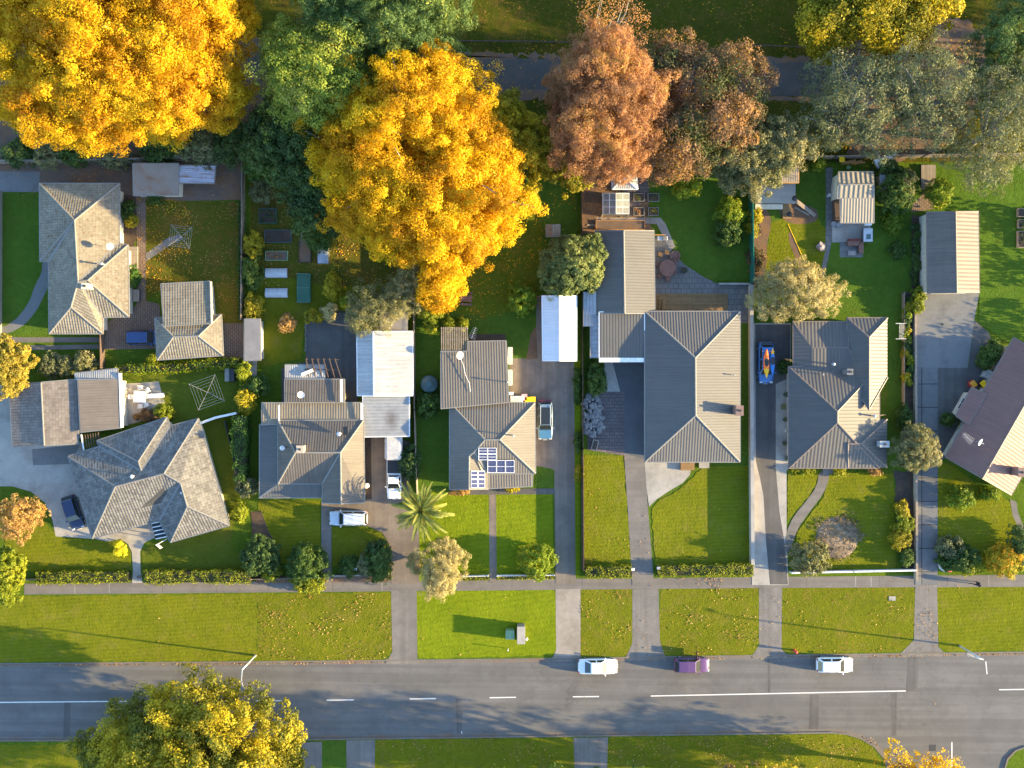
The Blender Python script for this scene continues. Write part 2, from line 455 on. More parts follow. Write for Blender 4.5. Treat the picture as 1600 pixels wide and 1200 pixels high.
def hedge(label, pts, wpx, h, mat, group=None, seed=3, leaf=0.075, dens=95, name='hedge', wob=0.06):
    "a clipped hedge along a line of pixels"
    rng = np.random.default_rng(seed)
    p0 = P(*pts[0]); t = thing(name, label, 'hedge', p0, group)
    Vs, vals = [], []; mb = MB()
    for a, b in zip(pts[:-1], pts[1:]):
        a, b = P(*a), P(*b); d = b - a; L = d.length; u = np.array(d / L); v = np.array([-u[1], u[0], 0]); hw = wpx * PX / 2
        n = int(L * (2 * h + 2 * hw) * dens)
        s = rng.uniform(0, L, n); q = rng.uniform(0, 2 * h + 2 * hw, n)
        yy = np.where(q < h, -hw, np.where(q < h + 2 * hw, q - h - hw, hw)); zz = np.where(q < h, q, np.where(q < h + 2 * hw, h, 2 * h + 2 * hw - q))
        N = np.where((q < h)[:, None], -v, np.where((q < h + 2 * hw)[:, None], np.array([0, 0, 1.0]), v))
        lump = 1 + 0.16 * np.sin(s * 2.1 + seed) * np.sin(yy * 4 + s) + .10 * np.sin(s * .55 + 2 * seed) + .07 * np.sin(s * 4.7)
        base = np.array(a)[None] + u[None] * s[:, None] + v[None] * (yy * lump)[:, None] + np.array([0, 0, 1])[None] * (zz * lump)[:, None]
        base = base + rng.normal(size=(n, 3)) * wob
        N = nrm(N + rng.normal(size=(n, 3)) * 0.55)
        base[:, 2] = np.maximum(base[:, 2], 0.05)
        Vs.append(leaf_quads(base, N, leaf * rng.uniform(.7, 1.4, n), .65, rng)); vals.append(rng.uniform(0, 1, n))
        mb.beam(Vector(a) + Vector((0, 0, h * .45)), Vector(b) + Vector((0, 0, h * .45)), hw * 1.7, h * .85)
    mb.build('branch_core', TWIG, t)
    quads('foliage', np.concatenate(Vs), np.concatenate(vals), mat, t)
    return t

def scatter(name, mat, polys, seed=5, size=0.075, z=0.03, label=None):
    "fallen leaves: (polygon in pixels, number per square metre) -> one object, leaves in drifts"
    rng = np.random.default_rng(seed); Vs = []; vals = []
    for poly, dens, z0 in polys:
        q = np.array([tuple(P(*p)[:2]) for p in poly]); lo, hi = q.min(0), q.max(0)
        n = int((hi - lo).prod() * dens * 1.8); p = rng.uniform(lo, hi, (n, 2))
        ins = np.zeros(n, bool); j = len(q) - 1
        for i in range(len(q)):
            c = ((q[i, 1] > p[:, 1]) != (q[j, 1] > p[:, 1])) & (p[:, 0] < (q[j, 0] - q[i, 0]) * (p[:, 1] - q[i, 1]) / (q[j, 1] - q[i, 1] + 1e-9) + q[i, 0]); ins ^= c; j = i
        f = 0.5 + 0.25 * np.sin(p[:, 0] * .9 + 2 * np.sin(p[:, 1] * .6)) + 0.25 * np.sin(p[:, 1] * 1.3 + 1.7 * np.sin(p[:, 0] * .5 + 1))
        p = p[ins & (rng.uniform(0, 1, n) < f * f * 1.6)]; n = len(p)
        c3 = np.column_stack([p, np.full(n, z + z0) + rng.uniform(0, .03, n)])
        N = nrm(rng.normal(size=(n, 3)) * .45 + (0, 0, 1))
        Vs.append(leaf_quads(c3, N, size * rng.uniform(.6, 1.4, n), .7, rng)); vals.append(rng.uniform(0, 1, n))
    return quads(name, np.concatenate(Vs), np.concatenate(vals), mat, kind='stuff')

# ---------------------------------------------------------------- buildings
class House:
    def __init__(s, name, label, cat, px, py, trim, wall, group=None, fit=True):
        s.o = thing(name, label, cat, P(px, py), group); s.trim = trim; s.wallm = wall; s.fit = fit
    def roof(s, vs, faces, mat, part='roof', th=0.16, walls=True, ins=0.5, gut=True, caps=True, ribdir=None, floor=0.0, gm=None):
        v3 = [P(*v) for v in vs]; mb = MB(); uvs = []; F = []
        for f in faces:
            f = list(f); pts = [v3[i] for i in f]
            if area2(pts) < 0: f = f[::-1]
            F.append(f)
        mb.v = list(v3); n = len(v3)
        ecount = {}
        for fi, f in enumerate(F):
            for a, b in zip(f, f[1:] + f[:1]): ecount.setdefault((min(a, b), max(a, b)), []).append((fi, a, b))
        def normal(f):
            nn = Vector((0, 0, 0))
            for i in range(len(f)):
                a, b = v3[f[i - 1]], v3[f[i]]; nn += a.cross(b)
            return nn.normalized()
        for f in F:
            nn = normal(f); u = Vector((0, 0, 1)).cross(nn)
            if u.length < 0.02: u = Vector((1, 0, 0))
            if ribdir is not None: u = Vector((math.cos(ribdir), math.sin(ribdir), 0))
            u.normalize(); vv = nn.cross(u).normalized()
            mb.f.append(tuple(f)); uvs += [(v3[i].dot(u), v3[i].dot(vv)) for i in f]
        dz = Vector((0, 0, -th)); mb.v += [q + dz for q in v3]
        for f in F:
            mb.f.append(tuple(i + n for i in f[::-1])); uvs += [(0, 0)] * len(f)
        bnd = {}
        for k, e in ecount.items():
            if len(e) == 1:
                fi, a, b = e[0]; bnd[a] = b
                mb.f.append((b, a, a + n, b + n)); uvs += [(0, 0)] * 4
        mb.build(part, mat, s.o, uvs=uvs)
        if caps:
            cb = MB()
            for k, e in ecount.items():
                if len(e) == 2:
                    a, b = v3[k[0]], v3[k[1]]; n0, n1 = normal(F[e[0][0]]), normal(F[e[1][0]])
                    m = (a + b) / 2; c1 = sum((v3[i] for i in F[e[1][0]]), Vector()) / len(F[e[1][0]])
                    if n0.dot(c1 - m) < -1e-3: cb.tube(a + Vector((0, 0, .0)), b + Vector((0, 0, .0)), .10, n=8)
                    elif n0.dot(c1 - m) > 1e-3: cb.beam(a + Vector((0, 0, .02)), b + Vector((0, 0, .02)), .22, .03)
            if cb.v: cb.build('ridge_cap', s.trim, s.o, smooth=False)
        loop = []
        if bnd:
            st = next(iter(bnd)); c = st
            while True:
                loop.append(c); c = bnd.get(c)
                if c is None or c == st or len(loop) > 60: break
        if gut and loop:
            gb = MB(); L2 = [v3[i] for i in loop]; o2 = inset(L2, -0.05)
            q = [Vector((o2[i].x, o2[i].y, L2[i].z - 0.075)) for i in range(len(L2))]
            for i in range(len(q)): gb.beam(q[i], q[(i + 1) % len(q)], .11, .13)
            gb.build('gutter', gm or s.trim, s.o)
        if walls and loop:
            L2 = [v3[i] for i in loop]; o2 = inset(L2, ins)
            s.walls([(o2[i].x, o2[i].y, L2[i].z - th * .9) for i in range(len(L2))], floor)
        return v3
    def walls(s, pts, z0=0.0):
        n = len(pts); mb = MB()
        mb.add([(p[0], p[1], z0 - .05) for p in pts] + [tuple(p) for p in pts], [(i, (i + 1) % n, n + (i + 1) % n, n + i) for i in range(n)])
        mb.build('wall', s.wallm, s.o)
        if not s.fit: return
        for i in range(n):
            a, b = Vector(pts[i]), Vector(pts[(i + 1) % n]); d = Vector((b.x - a.x, b.y - a.y, 0)); L = d.length
            zt = min(a.z, b.z)
            if L < 2.6 or zt < 2.0: continue
            d /= L; nn = Vector((d.y, -d.x, 0)); k = max(1, int(L / 4.2))
            for j in range(k):
                c = a + d * (L * (j + .5) / k); c.z = 1.45
                fr = MB(); M = Matrix((d, nn, Vector((0, 0, 1)))).transposed()
                for dx, dz, w_, h_ in ((-.72, 0, .07, 1.15), (.72, 0, .07, 1.15), (0, .55, 1.4, .07), (0, -.55, 1.4, .07), (0, 0, .05, 1.05)):
                    fr.box(c + d * dx + Vector((0, 0, dz)) + nn * .02, (w_, .08, h_), M=M)
                w = fr.build('window', WHITE, s.o)
                MB().box(c + nn * .01, (1.4, .03, 1.05), M=M).build('pane', GLASS, w)
    def hip(s, rect, ridge, mat, ze=2.6, zr=None, **kw):
        "rect: four corners TL TR BR BL; ridge: two points (top/left first); orientation from the ridge"
        if len(rect) == 2:
            (x0, y0), (x1, y1) = rect; rect = [(x0, y0), (x1, y0), (x1, y1), (x0, y1)]
        (ax, ay), (bx, by) = ridge; zr = zr or ze + 1.9
        vs = [(*p, ze) for p in rect] + [(ax, ay, zr), (bx, by, zr)]
        if abs(by - ay) >= abs(bx - ax): F = [(0, 1, 4), (1, 2, 5, 4), (2, 3, 5), (3, 0, 4, 5)]
        else: F = [(0, 1, 5, 4), (1, 2, 5), (2, 3, 4, 5), (3, 0, 4)]
        return s.roof(vs, F, mat, **kw)
    def gable(s, rect, ridge, mat, ze=2.6, zr=3.6, **kw):
        if len(rect) == 2:
            (x0, y0), (x1, y1) = rect; rect = [(x0, y0), (x1, y0), (x1, y1), (x0, y1)]
        (ax, ay), (bx, by) = ridge
        vs = [(*p, ze) for p in rect] + [(ax, ay, zr), (bx, by, zr)]
        if abs(by - ay) >= abs(bx - ax): F = [(0, 4, 5, 3), (4, 1, 2, 5)]
        else: F = [(0, 1, 5, 4), (4, 5, 2, 3)]
        return s.roof(vs, F, mat, **kw)
    def flat(s, pts, zs, mat, **kw):
        if isinstance(zs, (int, float)): zs = [zs] * len(pts)
        return s.roof([(*p, z) for p, z in zip(pts, zs)], [tuple(range(len(pts)))], mat, caps=False, **kw)
    def box(s, name, px, py, z, d, mat, rz=0.0, parent=None, bevel=0):
        c = P(px, py, z); return MB().box((c.x, c.y, z), d, rz).build(name, mat, parent or s.o, bevel=bevel)
    def chimney(s, px, py, z0, z1, d=(.7, .9), mat=None):
        c = P(px, py, z1); ch = MB().box((c.x, c.y, (z0 + z1) / 2), (d[0], d[1], z1 - z0)).box((c.x, c.y, z1 + .04), (d[0] + .14, d[1] + .14, .1)).build('chimney', mat or BRICK, s.o)
        MB().lathe((c.x, c.y, z1 + .09), [(.13, 0), (.11, .3), (.14, .32)], 10).build('chimney_pot', DKMETAL, ch)
    def flue(s, px, py, z0, z1, r=.09, mat=None):
        c = P(px, py, z1); MB().lathe((c.x, c.y, z0), [(r, 0), (r, z1 - z0), (r * 2, z1 - z0), (r * 2, z1 - z0 + .08), (r * .4, z1 - z0 + .2)], 10).build('flue_pipe', mat or STEEL, s.o)
    def dish(s, px, py, z, aim=(.6, -.5, .6), r=.42):
        c = P(px, py, z); a = Vector(aim).normalized(); M = a.to_track_quat('Z', 'Y').to_matrix()
        m = MB().lathe(c, [(.02, 0), (r * .5, .03), (r * .85, .1), (r, .17)], 16, M); m.f = m.f[:-1]
        o = m.build('satellite_dish', WHITE, s.o, smooth=True)
        q = MB().tube(c - Vector((0, 0, .8)), c, .03).tube(c - a * .05 + M @ Vector((0, -r, .1)), c + a * .5, .018); q.box(c + a * .5, (.09, .09, .12)); q.build('dish_arm', STEEL, o)
    def aerial(s, px, py, z0, z1, rz=0.3):
        c = P(px, py, z1); m = MB().tube((c.x, c.y, z0), (c.x, c.y, z1), .025)
        dx = Vector((math.cos(rz), math.sin(rz), 0)); dy = Vector((-dx.y, dx.x, 0)); m.tube(c - dx * .7, c + dx * .7, .015)
        for k in range(7):
            q = c + dx * (-.65 + k * .2); l = .45 - .03 * k; m.tube(q - dy * l, q + dy * l, .01)
        m.build('aerial', STEEL, s.o)

def panel_on(parent, name, v3, mat, t0, t1, t2, t3, lift=.06, frame=True):
    "a solar panel spanning four points that lie on a roof plane (pixels at the roof height)"
    pass

# ---------------------------------------------------------------- vehicles
def car(name, label, px, py, L, Wd, H, heading, paint, cab, boxy=0.0, group='cars parked along the kerb', cat='car', z=0.0, roofmat=None, roofbars=False, glasstop=None, ute=False, hood=None):
    """heading: degrees, 0 = nose to the right of the picture.  cab: windscreen foot, roof front, roof rear, rear screen foot as fractions of
    the length from the nose"""
    c = P(px, py, .8); t = thing(name, label, cat, (c.x, c.y, z), group, R(heading), local=True)
    hw = Wd / 2; zb = H * .60; zh = H * (.56 if hood is None else hood); X = lambda f: L * (.5 - f)
    st = [(0.0, .60, .42, .46), (.015, .80, .30, .62), (.06, .93, .24, .84), (.16, .985, .20, .95), (cab[0], 1.0, .2, 1.0), ((cab[0] + cab[3]) / 2, 1.0, .2, 1.03), (min(cab[3], .9), .99, .2, 1.02), (.95, .94, .24, .97), (.988, .84, .30, .86), (1.0, .68, .40, .6)]
    vs, fs = [], []
    for f, wf, zl, zt in st:
        x = X(f); a = hw * wf; zt = zh * zt if f < cab[0] + .01 else zb * zt
        ys = [(-a * .8, zl), (-a, zl + .12), (-a, zt * .72), (-a * .95, zt * .93), (-a * .78, zt), (0, zt + .035), (a * .78, zt), (a * .95, zt * .93), (a, zt * .72), (a, zl + .12), (a * .8, zl)]
        vs += [(x, y, q) for y, q in ys]
    m = len(ys); k = len(st)
    for i in range(k - 1):
        for j in range(m):
            a, b = i * m + j, i * m + (j + 1) % m; fs.append((a, a + m, b + m, b))
    fs += [tuple(range(m)), tuple((k - 1) * m + j for j in range(m - 1, -1, -1))]
    body = MB().add(vs, fs).build('body', paint, t, smooth=True, subsurf=1)
    # cabin: pillars and roof in body colour, glass set 1 cm proud
    def ring(f, wf, zz, bow=0.0): return [Vector((X(f) + bow * 0, s_ * hw * wf, zz)) for s_ in (-1, 1)]
    wb, wr = .90, .70 + .06 * boxy
    A, B_, Cc, Dd = ring(cab[0], wb, zb * .97), ring(cab[1], wr, H - .03), ring(cab[2], wr, H - .04), ring(cab[3], wb * .97, zb * 1.0)
    xm = (cab[1] + cab[2]) / 2; Mb = ring(xm, wr * 1.04, H)
    low = [Vector((q.x, q.y, zb * .8)) for q in (A[0], A[1], Dd[0], Dd[1])]
    vv = [*A, *B_, *Mb, *Cc, *Dd]
    ff = [(0, 1, 3, 2), (2, 3, 5, 4), (4, 5, 7, 6), (6, 7, 9, 8), (0, 2, 4, 6, 8), (1, 9, 7, 5, 3), (0, 8, 9, 1)]
    MB().add(vv, [f[::-1] for f in ff]).build('roof', roofmat or paint, t, bevel=.06)
    def pane(nm, quad, sh=.86, push=.012):
        q = [Vector(p) for p in quad]; c0 = sum(q, Vector()) / 4; n0 = (q[1] - q[0]).cross(q[3] - q[0]).normalized()
        if n0.dot(c0 - Vector((0, 0, H * .5))) < 0: n0 = -n0
        q = [c0 + (p - c0) * sh + n0 * push for p in q]; e = [p - n0 * .006 for p in q]
        MB().add(q + e, [(0, 1, 2, 3), (7, 6, 5, 4), (0, 4, 5, 1), (1, 5, 6, 2), (2, 6, 7, 3), (3, 7, 4, 0)]).build(nm, CARGLASS, t)
    pane('windscreen', [A[0], A[1], B_[1], B_[0]], .90, .014)
    pane('rear_window', [Dd[1], Dd[0], Cc[0], Cc[1]], .84, .014)
    for i in (0, 1):
        mid_b = A[i].lerp(Dd[i], .47)
        pane('side_window', [A[i].lerp(mid_b, .08), mid_b, Mb[i], B_[i]], .84)
        pane('side_window', [mid_b, Dd[i].lerp(mid_b, .1), Cc[i], Mb[i]], .84)
    for sx in (.16, .82):
        for sy in (-1, 1):
            M = Matrix.Rotation(R(90), 3, 'X'); wx = Vector((X(sx), sy * hw * .88, .32))
            ty = MB().lathe(wx + Vector((0, .1, 0)), [(.30, 0), (.32, .03), (.32, .17), (.30, .2)], 18, M).build('wheel', RUBBER, t, smooth=True)
            MB().lathe(wx + Vector((0, .115, 0)), [(.2, 0), (.2, .23)], 12, M).build('rim', STEEL, ty)
    for sy in (-1, 1):
        MB().box((X(cab[0] + .04), sy * hw * 1.06, zb * 1.02), (.14, .22, .15)).build('wing_mirror', paint, t, bevel=.03)
        MB().box((X(.035), sy * hw * .66, zh * .74), (.2, .34, .12)).build('headlight', LAMP, t, bevel=.04)
        MB().box((X(.978), sy * hw * .72, zb * .8), (.12, .26, .17)).build('tail_light', REDL, t, bevel=.03)
        if roofbars: MB().box((X(xm), sy * hw * wr * .92, H + .04), ((cab[2] - cab[1]) * L * .9, .05, .05)).build('roof_rail', STEEL, t, bevel=.015)
    MB().box((X(-.002), 0, .40), (.05, .5, .12)).build('number_plate', WHITE, t)
    MB().box((X(.012), 0, zh * .55), (.06, Wd * .5, .14)).build('grille', DKMETAL, t)
    MB().tube((X(cab[0] - .008), -hw * .55, zb + .02), (X(cab[0] - .012), hw * .1, zb + .03), .012).tube((X(cab[0] - .008), hw * .15, zb + .02), (X(cab[0] - .012), hw * .65, zb + .03), .012).build('wiper', DKMETAL, t)
    return t, X, hw, zb

def person(label, px, py, heading, z=0.0):
    c = P(px, py, z); t = thing('person', label, 'person', (c.x, c.y, z), None, R(heading), local=True)
    def skin(name, V, E, rad, mat, sub=1, root=0):
        me = D.meshes.new(name); me.from_pydata(V, E, []); me.materials.append(mat); o = D.objects.new(name, me); C.objects.link(o); o.parent = t
        m = o.modifiers.new('skin', 'SKIN'); m.use_smooth_shade = True
        for i, r in enumerate(rad):
            me.skin_vertices[0].data[i].radius = (r, r) if not isinstance(r, tuple) else r
            me.skin_vertices[0].data[i].use_root = (i == root)
        s_ = o.modifiers.new('sub', 'SUBSURF'); s_.levels = s_.render_levels = sub
        return o
    V = []; E = []; rad = []
    def a(p, r, par=None):
        V.append(p); rad.append(r)
        if par is not None: E.append((par, len(V) - 1))
        return len(V) - 1
    # x forward, mid-stride: left leg forward, right leg back; arms swing opposite
    pel = a((0, 0, .93), (.15, .12)); wa = a((.01, 0, 1.08), (.14, .11), pel); chst = a((.03, 0, 1.30), (.17, .12), wa); nb = a((.045, 0, 1.46), (.075, .07), chst)
    nk = a((.06, 0, 1.53), .055, nb); h1 = a((.08, 0, 1.60), (.07, .085), nk); h2 = a((.085, 0, 1.68), (.078, .095), h1); a((.08, 0, 1.75), (.055, .07), h2)
    for sy, fx, kx, zz in ((1, .33, .20, .0), (-1, -.34, -.06, .04)):
        hp = a((0, sy * .10, .88), .095, pel); kn = a((kx, sy * .10, .50 + zz * .3), .065, hp); an = a((fx - .03, sy * .10, .11 + zz), .045, kn); ft = a((fx + .07, sy * .10, .06 + zz * .4), .045, an); a((fx + .17, sy * .11, .045), .035, ft)
        sh = a((.03, sy * .19, 1.40), .065, chst); el = a((-fx * .35 - .02, sy * .25, 1.14), .047, sh); wr = a((-fx * .75 + .08, sy * .25, .92), .032, el)
        pm = a((-fx * .85 + .11, sy * .25, .845), (.022, .04), wr)
        for k, (dx, ln) in enumerate(((.030, .075), (.010, .085), (-.012, .08), (-.032, .062))):
            f1 = a((V[pm][0] + dx, sy * .252, .845 - ln * .55), .010, pm); a((V[pm][0] + dx + .012, sy * .238, .845 - ln), .009, f1)
        th = a((V[wr][0] + .05, sy * .235, .86), .012, wr); a((V[wr][0] + .065, sy * .228, .815), .010, th)
    skin('body', V, E, rad, SKINM)
    cl = lambda ids, grow: ([V[i] for i in ids], [tuple(q + grow if not isinstance(q, tuple) else 0 for q in (0,)) for i in ids])
    # jacket and trousers: looser skins over the same skeleton
    J = []; JE = []; JR = []
    def b(p, r, par=None):
        J.append(p); JR.append(r)
        if par is not None: JE.append((par, len(J) - 1))
        return len(J) - 1
    j0 = b((0, 0, .90), (.175, .15)); j1 = b((.01, 0, 1.10), (.165, .135), j0); j2 = b((.03, 0, 1.32), (.195, .145), j1); b((.045, 0, 1.475), (.09, .085), j2)
    for sy, fx in ((1, .33), (-1, -.34)):
        s1 = b((.03, sy * .2, 1.40), .085, j2); e1 = b((-fx * .35 - .02, sy * .25, 1.14), .066, s1); b((-fx * .72 + .07, sy * .25, .94), .052, e1)
    skin('jacket', J, JE, JR, DARKCLOTH)
    J, JE, JR = [], [], []
    q0 = b((0, 0, .92), (.165, .135))
    for sy, fx, kx, zz in ((1, .33, .20, 0), (-1, -.34, -.06, .04)):
        q1 = b((0, sy * .10, .86), .108, q0); q2 = b((kx, sy * .10, .50 + zz * .3), .082, q1); b((fx - .02, sy * .10, .15 + zz), .066, q2)
        sh = MB().lathe((fx + .05, sy * .105, .0), [(.055, 0), (.062, .03), (.055, .08), (.03, .11)], 10); sh.v = [Vector((fx + .05 + (v.x - fx - .05) * 2.3, v.y, v.z)) for v in sh.v]
        sh.build('shoe', RUBBER, t, smooth=True)
    skin('trousers', J, JE, JR, NAVYCLOTH)
    hb = MB().lathe((.07, 0, 1.655), [(.098, 0), (.107, .05), (.095, .1), (.06, .135), (.02, .148)], 14); hb.v = [Vector((.07 + (v.x - .07) * 1.12 - .012, v.y, v.z)) for v in hb.v]
    hb.build('hair', HAIRM, t, smooth=True, subsurf=1)
    fm = MB()
    for sy in (-1, 1): fm.lathe((.165, sy * .033, 1.655), [(.004, -.012), (.013, 0), (.004, .012)], 8)
    fm.build('eyes', DKMETAL, t)
    MB().add([(.165, -.014, 1.61), (.165, .014, 1.61), (.195, 0, 1.615), (.168, 0, 1.66)], [(0, 2, 1), (0, 3, 2), (1, 2, 3), (0, 1, 3)]).build('nose', SKINM, t, smooth=True)
    MB().box((.163, 0, 1.575), (.012, .05, .012)).build('mouth', REDL, t, bevel=.004)
    return t
# ---------------------------------------------------------------- palette
G_D, G_L, G_Y = (.046, .080, .010), (.096, .140, .014), (.14, .125, .025)
GRASS = M_grass('grass_base', G_D, G_L, G_Y, .35)
VERGE = M_grass('grass_mown_verge', (.086, .102, .008), (.152, .158, .011), (.18, .15, .035), .45, stripes=(R(86), .7, .10))
VIVID = M_grass('grass_vivid', (.090, .130, .007), (.170, .205, .011), (.20, .18, .02), .3, stripes=(R(82), .5, .07))
LEAFYG = M_grass('grass_with_leaves', (.080, .094, .008), (.145, .150, .011), (.17, .125, .035), .45, leaf=.3)
REARG = M_grass('grass_rear_lawn', (.042, .080, .011), (.084, .142, .018), (.12, .115, .025), .3)
BROWNG = M_grass('grass_leaf_strewn', (.055, .07, .006), (.10, .10, .016), (.15, .085, .018), .7, leaf=.75)
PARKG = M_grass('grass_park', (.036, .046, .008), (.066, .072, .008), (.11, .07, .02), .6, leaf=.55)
ASPH = M_hard('asphalt_road', (.108, .100, .092), (.160, .147, .134), .22, 9, None, .014, ((.085, .079, .073), .5), wear=.011, crack=.3)
ASPHD = M_hard('asphalt_drive', (.085, .078, .072), (.13, .118, .106), .4, 9, None, .012, ((.06, .055, .05), .5), wear=R(90), crack=.35)
ASPHB = M_hard('asphalt_brown', (.14, .11, .085), (.24, .19, .15), .5, 8, None, .012, ((.10, .088, .078), .6), wear=R(90), crack=.35)
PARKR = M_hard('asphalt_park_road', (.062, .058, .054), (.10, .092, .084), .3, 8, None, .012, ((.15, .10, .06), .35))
PATH = M_hard('footpath_asphalt', (.14, .122, .106), (.19, .166, .145), .5, 10, None, .01, ((.10, .09, .08), .5), wear=0.0, crack=.3)
CONC = M_hard('concrete_pale', (.27, .24, .205), (.38, .345, .295), .5, 7, None, .008, ((.15, .135, .12), .5))
CONCJ = M_hard('concrete_slabs', (.20, .185, .165), (.28, .26, .235), .5, 7, (3.4, 3.2, 0, .035, (.07, .065, .06), 0), .01, ((.13, .12, .11), .6))
CONCD = M_hard('concrete_dark', (.12, .118, .112), (.20, .195, .185), .35, 6, None, .008, ((.085, .082, .08), .7))
CONCDJ = M_hard('concrete_dark_slabs', (.12, .118, .112), (.20, .195, .185), .35, 6, (6.0, 2.75, 0, .05, (.04, .04, .04), 0), .01, ((.085, .082, .08), .7))
CROSS = M_hard('crossing_seal', (.14, .122, .106), (.21, .185, .163), .8, 9, None, .012, ((.10, .09, .08), .5), wear=R(90), crack=.35)
GRAVEL = M_hard('gravel_pale', (.20, .17, .14), (.33, .28, .23), .8, 7, None, .03, ((.16, .13, .10), .6), gcol=.5)
PAVER = M_hard('pavers_grey', (.12, .113, .105), (.21, .195, .175), .7, 9, (.62, .62, 0, .025, (.085, .08, .07), .5), .012, ((.15, .12, .09), .5))
PAVERR = M_hard('pavers_red', (.12, .085, .08), (.17, .13, .12), .8, 9, (.6, .4, 0, .03, (.05, .05, .05), .5), .012, ((.09, .085, .085), .7))
BRICKP = M_hard('path_brick', (.17, .115, .08), (.26, .19, .14), .8, 8, (.45, .25, R(90), .03, (.08, .06, .05), .5), .012, ((.25, .13, .05), .6))
SOIL = M_hard('garden_soil', (.035, .026, .02), (.085, .062, .045), 1.2, 6, None, .05, ((.15, .085, .04), .5), gcol=.5)
BARKM = M_hard('bark_mulch', (.09, .055, .035), (.17, .105, .065), .8, 7, None, .05, ((.22, .11, .04), .6), gcol=.5)
LITTER = M_hard('leaf_strewn_ground', (.10, .07, .055), (.18, .12, .085), .8, 7, None, .03, ((.23, .105, .035), .7), gcol=.5)
DECK = M_hard('deck_timber', (.24, .14, .06), (.36, .22, .10), .9, 6, (6.0, .15, 0, .02, (.06, .04, .02), .5), .01)
DECKG = M_hard('deck_grey', (.24, .20, .16), (.34, .29, .24), .9, 6, (6.0, .16, R(90), .02, (.08, .06, .05), .5), .01)
KERB = M_hard('kerb_concrete', (.12, .105, .09), (.18, .15, .125), .8, 8, None, .01, ((.20, .10, .05), .5))
LINE = M_hard('road_paint', (.50, .48, .44), (.66, .63, .58), 1.5, 14)

WHITE = M_plain('white_paint', (.72, .70, .66), .5)
CREAM = M_plain('cream_wall', (.55, .48, .36), .8)
GREYW = M_plain('grey_wall', (.30, .30, .29), .8)
TANW = M_plain('tan_wall', (.40, .33, .24), .8)
BRICK = M_hard('brick_wall', (.17, .09, .065), (.25, .14, .10), .9, 8, (.23, .08, 0, .012, (.25, .22, .2), .5), .008)
STEEL = M_plain('galvanised_steel', (.45, .45, .45), .4, .5, .6)
DKMETAL = M_plain('dark_metal', (.03, .03, .032), .5)
RUBBER = M_plain('rubber', (.018, .018, .018), .8)
TRIMG = M_plain('trim_grey', (.15, .145, .14), .5)
TRIMP = M_plain('trim_pale', (.20, .185, .16), .6)
TRIMB = M_plain('trim_brown', (.17, .125, .10), .5)
TIMBER = M_plain('weathered_timber', (.26, .20, .145), .85, .2, 0, .3)
TIMBERD = M_plain('dark_timber', (.09, .06, .045), .85, .2, 0, .3)
TIMBERO = M_plain('orange_timber', (.42, .21, .07), .7, .3, 0, .25)
WOODRED = M_plain('stained_timber', (.17, .085, .06), .6, .3, 0, .3)
GREENP = M_plain('green_plastic', (.03, .10, .055), .5)
TEALP = M_plain('tank_plastic', (.055, .10, .10), .5)
BOXG = M_plain('cabinet_green', (.20, .30, .15), .55)
YELP = M_plain('yellow_lid', (.85, .50, .01), .4)
REDP = M_plain('red_plastic', (.55, .06, .05), .5)
PINKP = M_plain('pink_plastic', (.75, .35, .36), .5)
REDL = M_plain('red_lens', (.30, .012, .010), .25)
LAMP = M_plain('lamp_lens', (.55, .55, .53), .15)
BLACKP = M_plain('black_plastic', (.025, .025, .027), .6)
ORANGEK = M_plain('orange_hull', (.85, .16, .012), .3)
YELLOWK = M_plain('yellow_hull', (.85, .42, .01), .3)
BLUEK = M_plain('blue_hull', (.03, .16, .42), .3)
GLASS = M_glass('window_glass')
CARGLASS = M_glass('car_glass', (.02, .024, .026), .04)
POLY = M_clear('polycarbonate', (.27, .27, .24), .62)
POLYB = M_clear('clear_roofing', (.35, .37, .40), .8, .3)
NETG = M_clear('green_netting', (.05, .17, .11), .6, .9)
FLEECE = M_plain('frost_cloth', (.42, .42, .42), .95, .1)
SHADEN = M_plain('shade_cloth_green', (.02, .12, .08), .9, .1)
SKINM = M_plain('skin', (.42, .25, .18), .6); HAIRM = M_plain('hair', (.03, .02, .015), .7)
DARKCLOTH = M_plain('black_cloth', (.022, .022, .026), .9, .1); NAVYCLOTH = M_plain('navy_cloth', (.03, .034, .05), .9, .1)
def solar(name):
    t = NT(name, .12, .55)
    br = t.n('ShaderNodeTexBrick', Scale=1.0, offset=0.0); br.inputs['Brick Width'].default_value = .168; br.inputs['Row Height'].default_value = .168; br.inputs['Mortar Size'].default_value = .008
    br.inputs['Color1'].default_value = (.028, .032, .085, 1); br.inputs['Color2'].default_value = (.035, .04, .10, 1); br.inputs['Mortar'].default_value = (.14, .15, .2, 1)
    t.l(t.uv(), br.inputs[0]); return t.out(br.outputs[0])
SOLAR = solar('solar_cells')
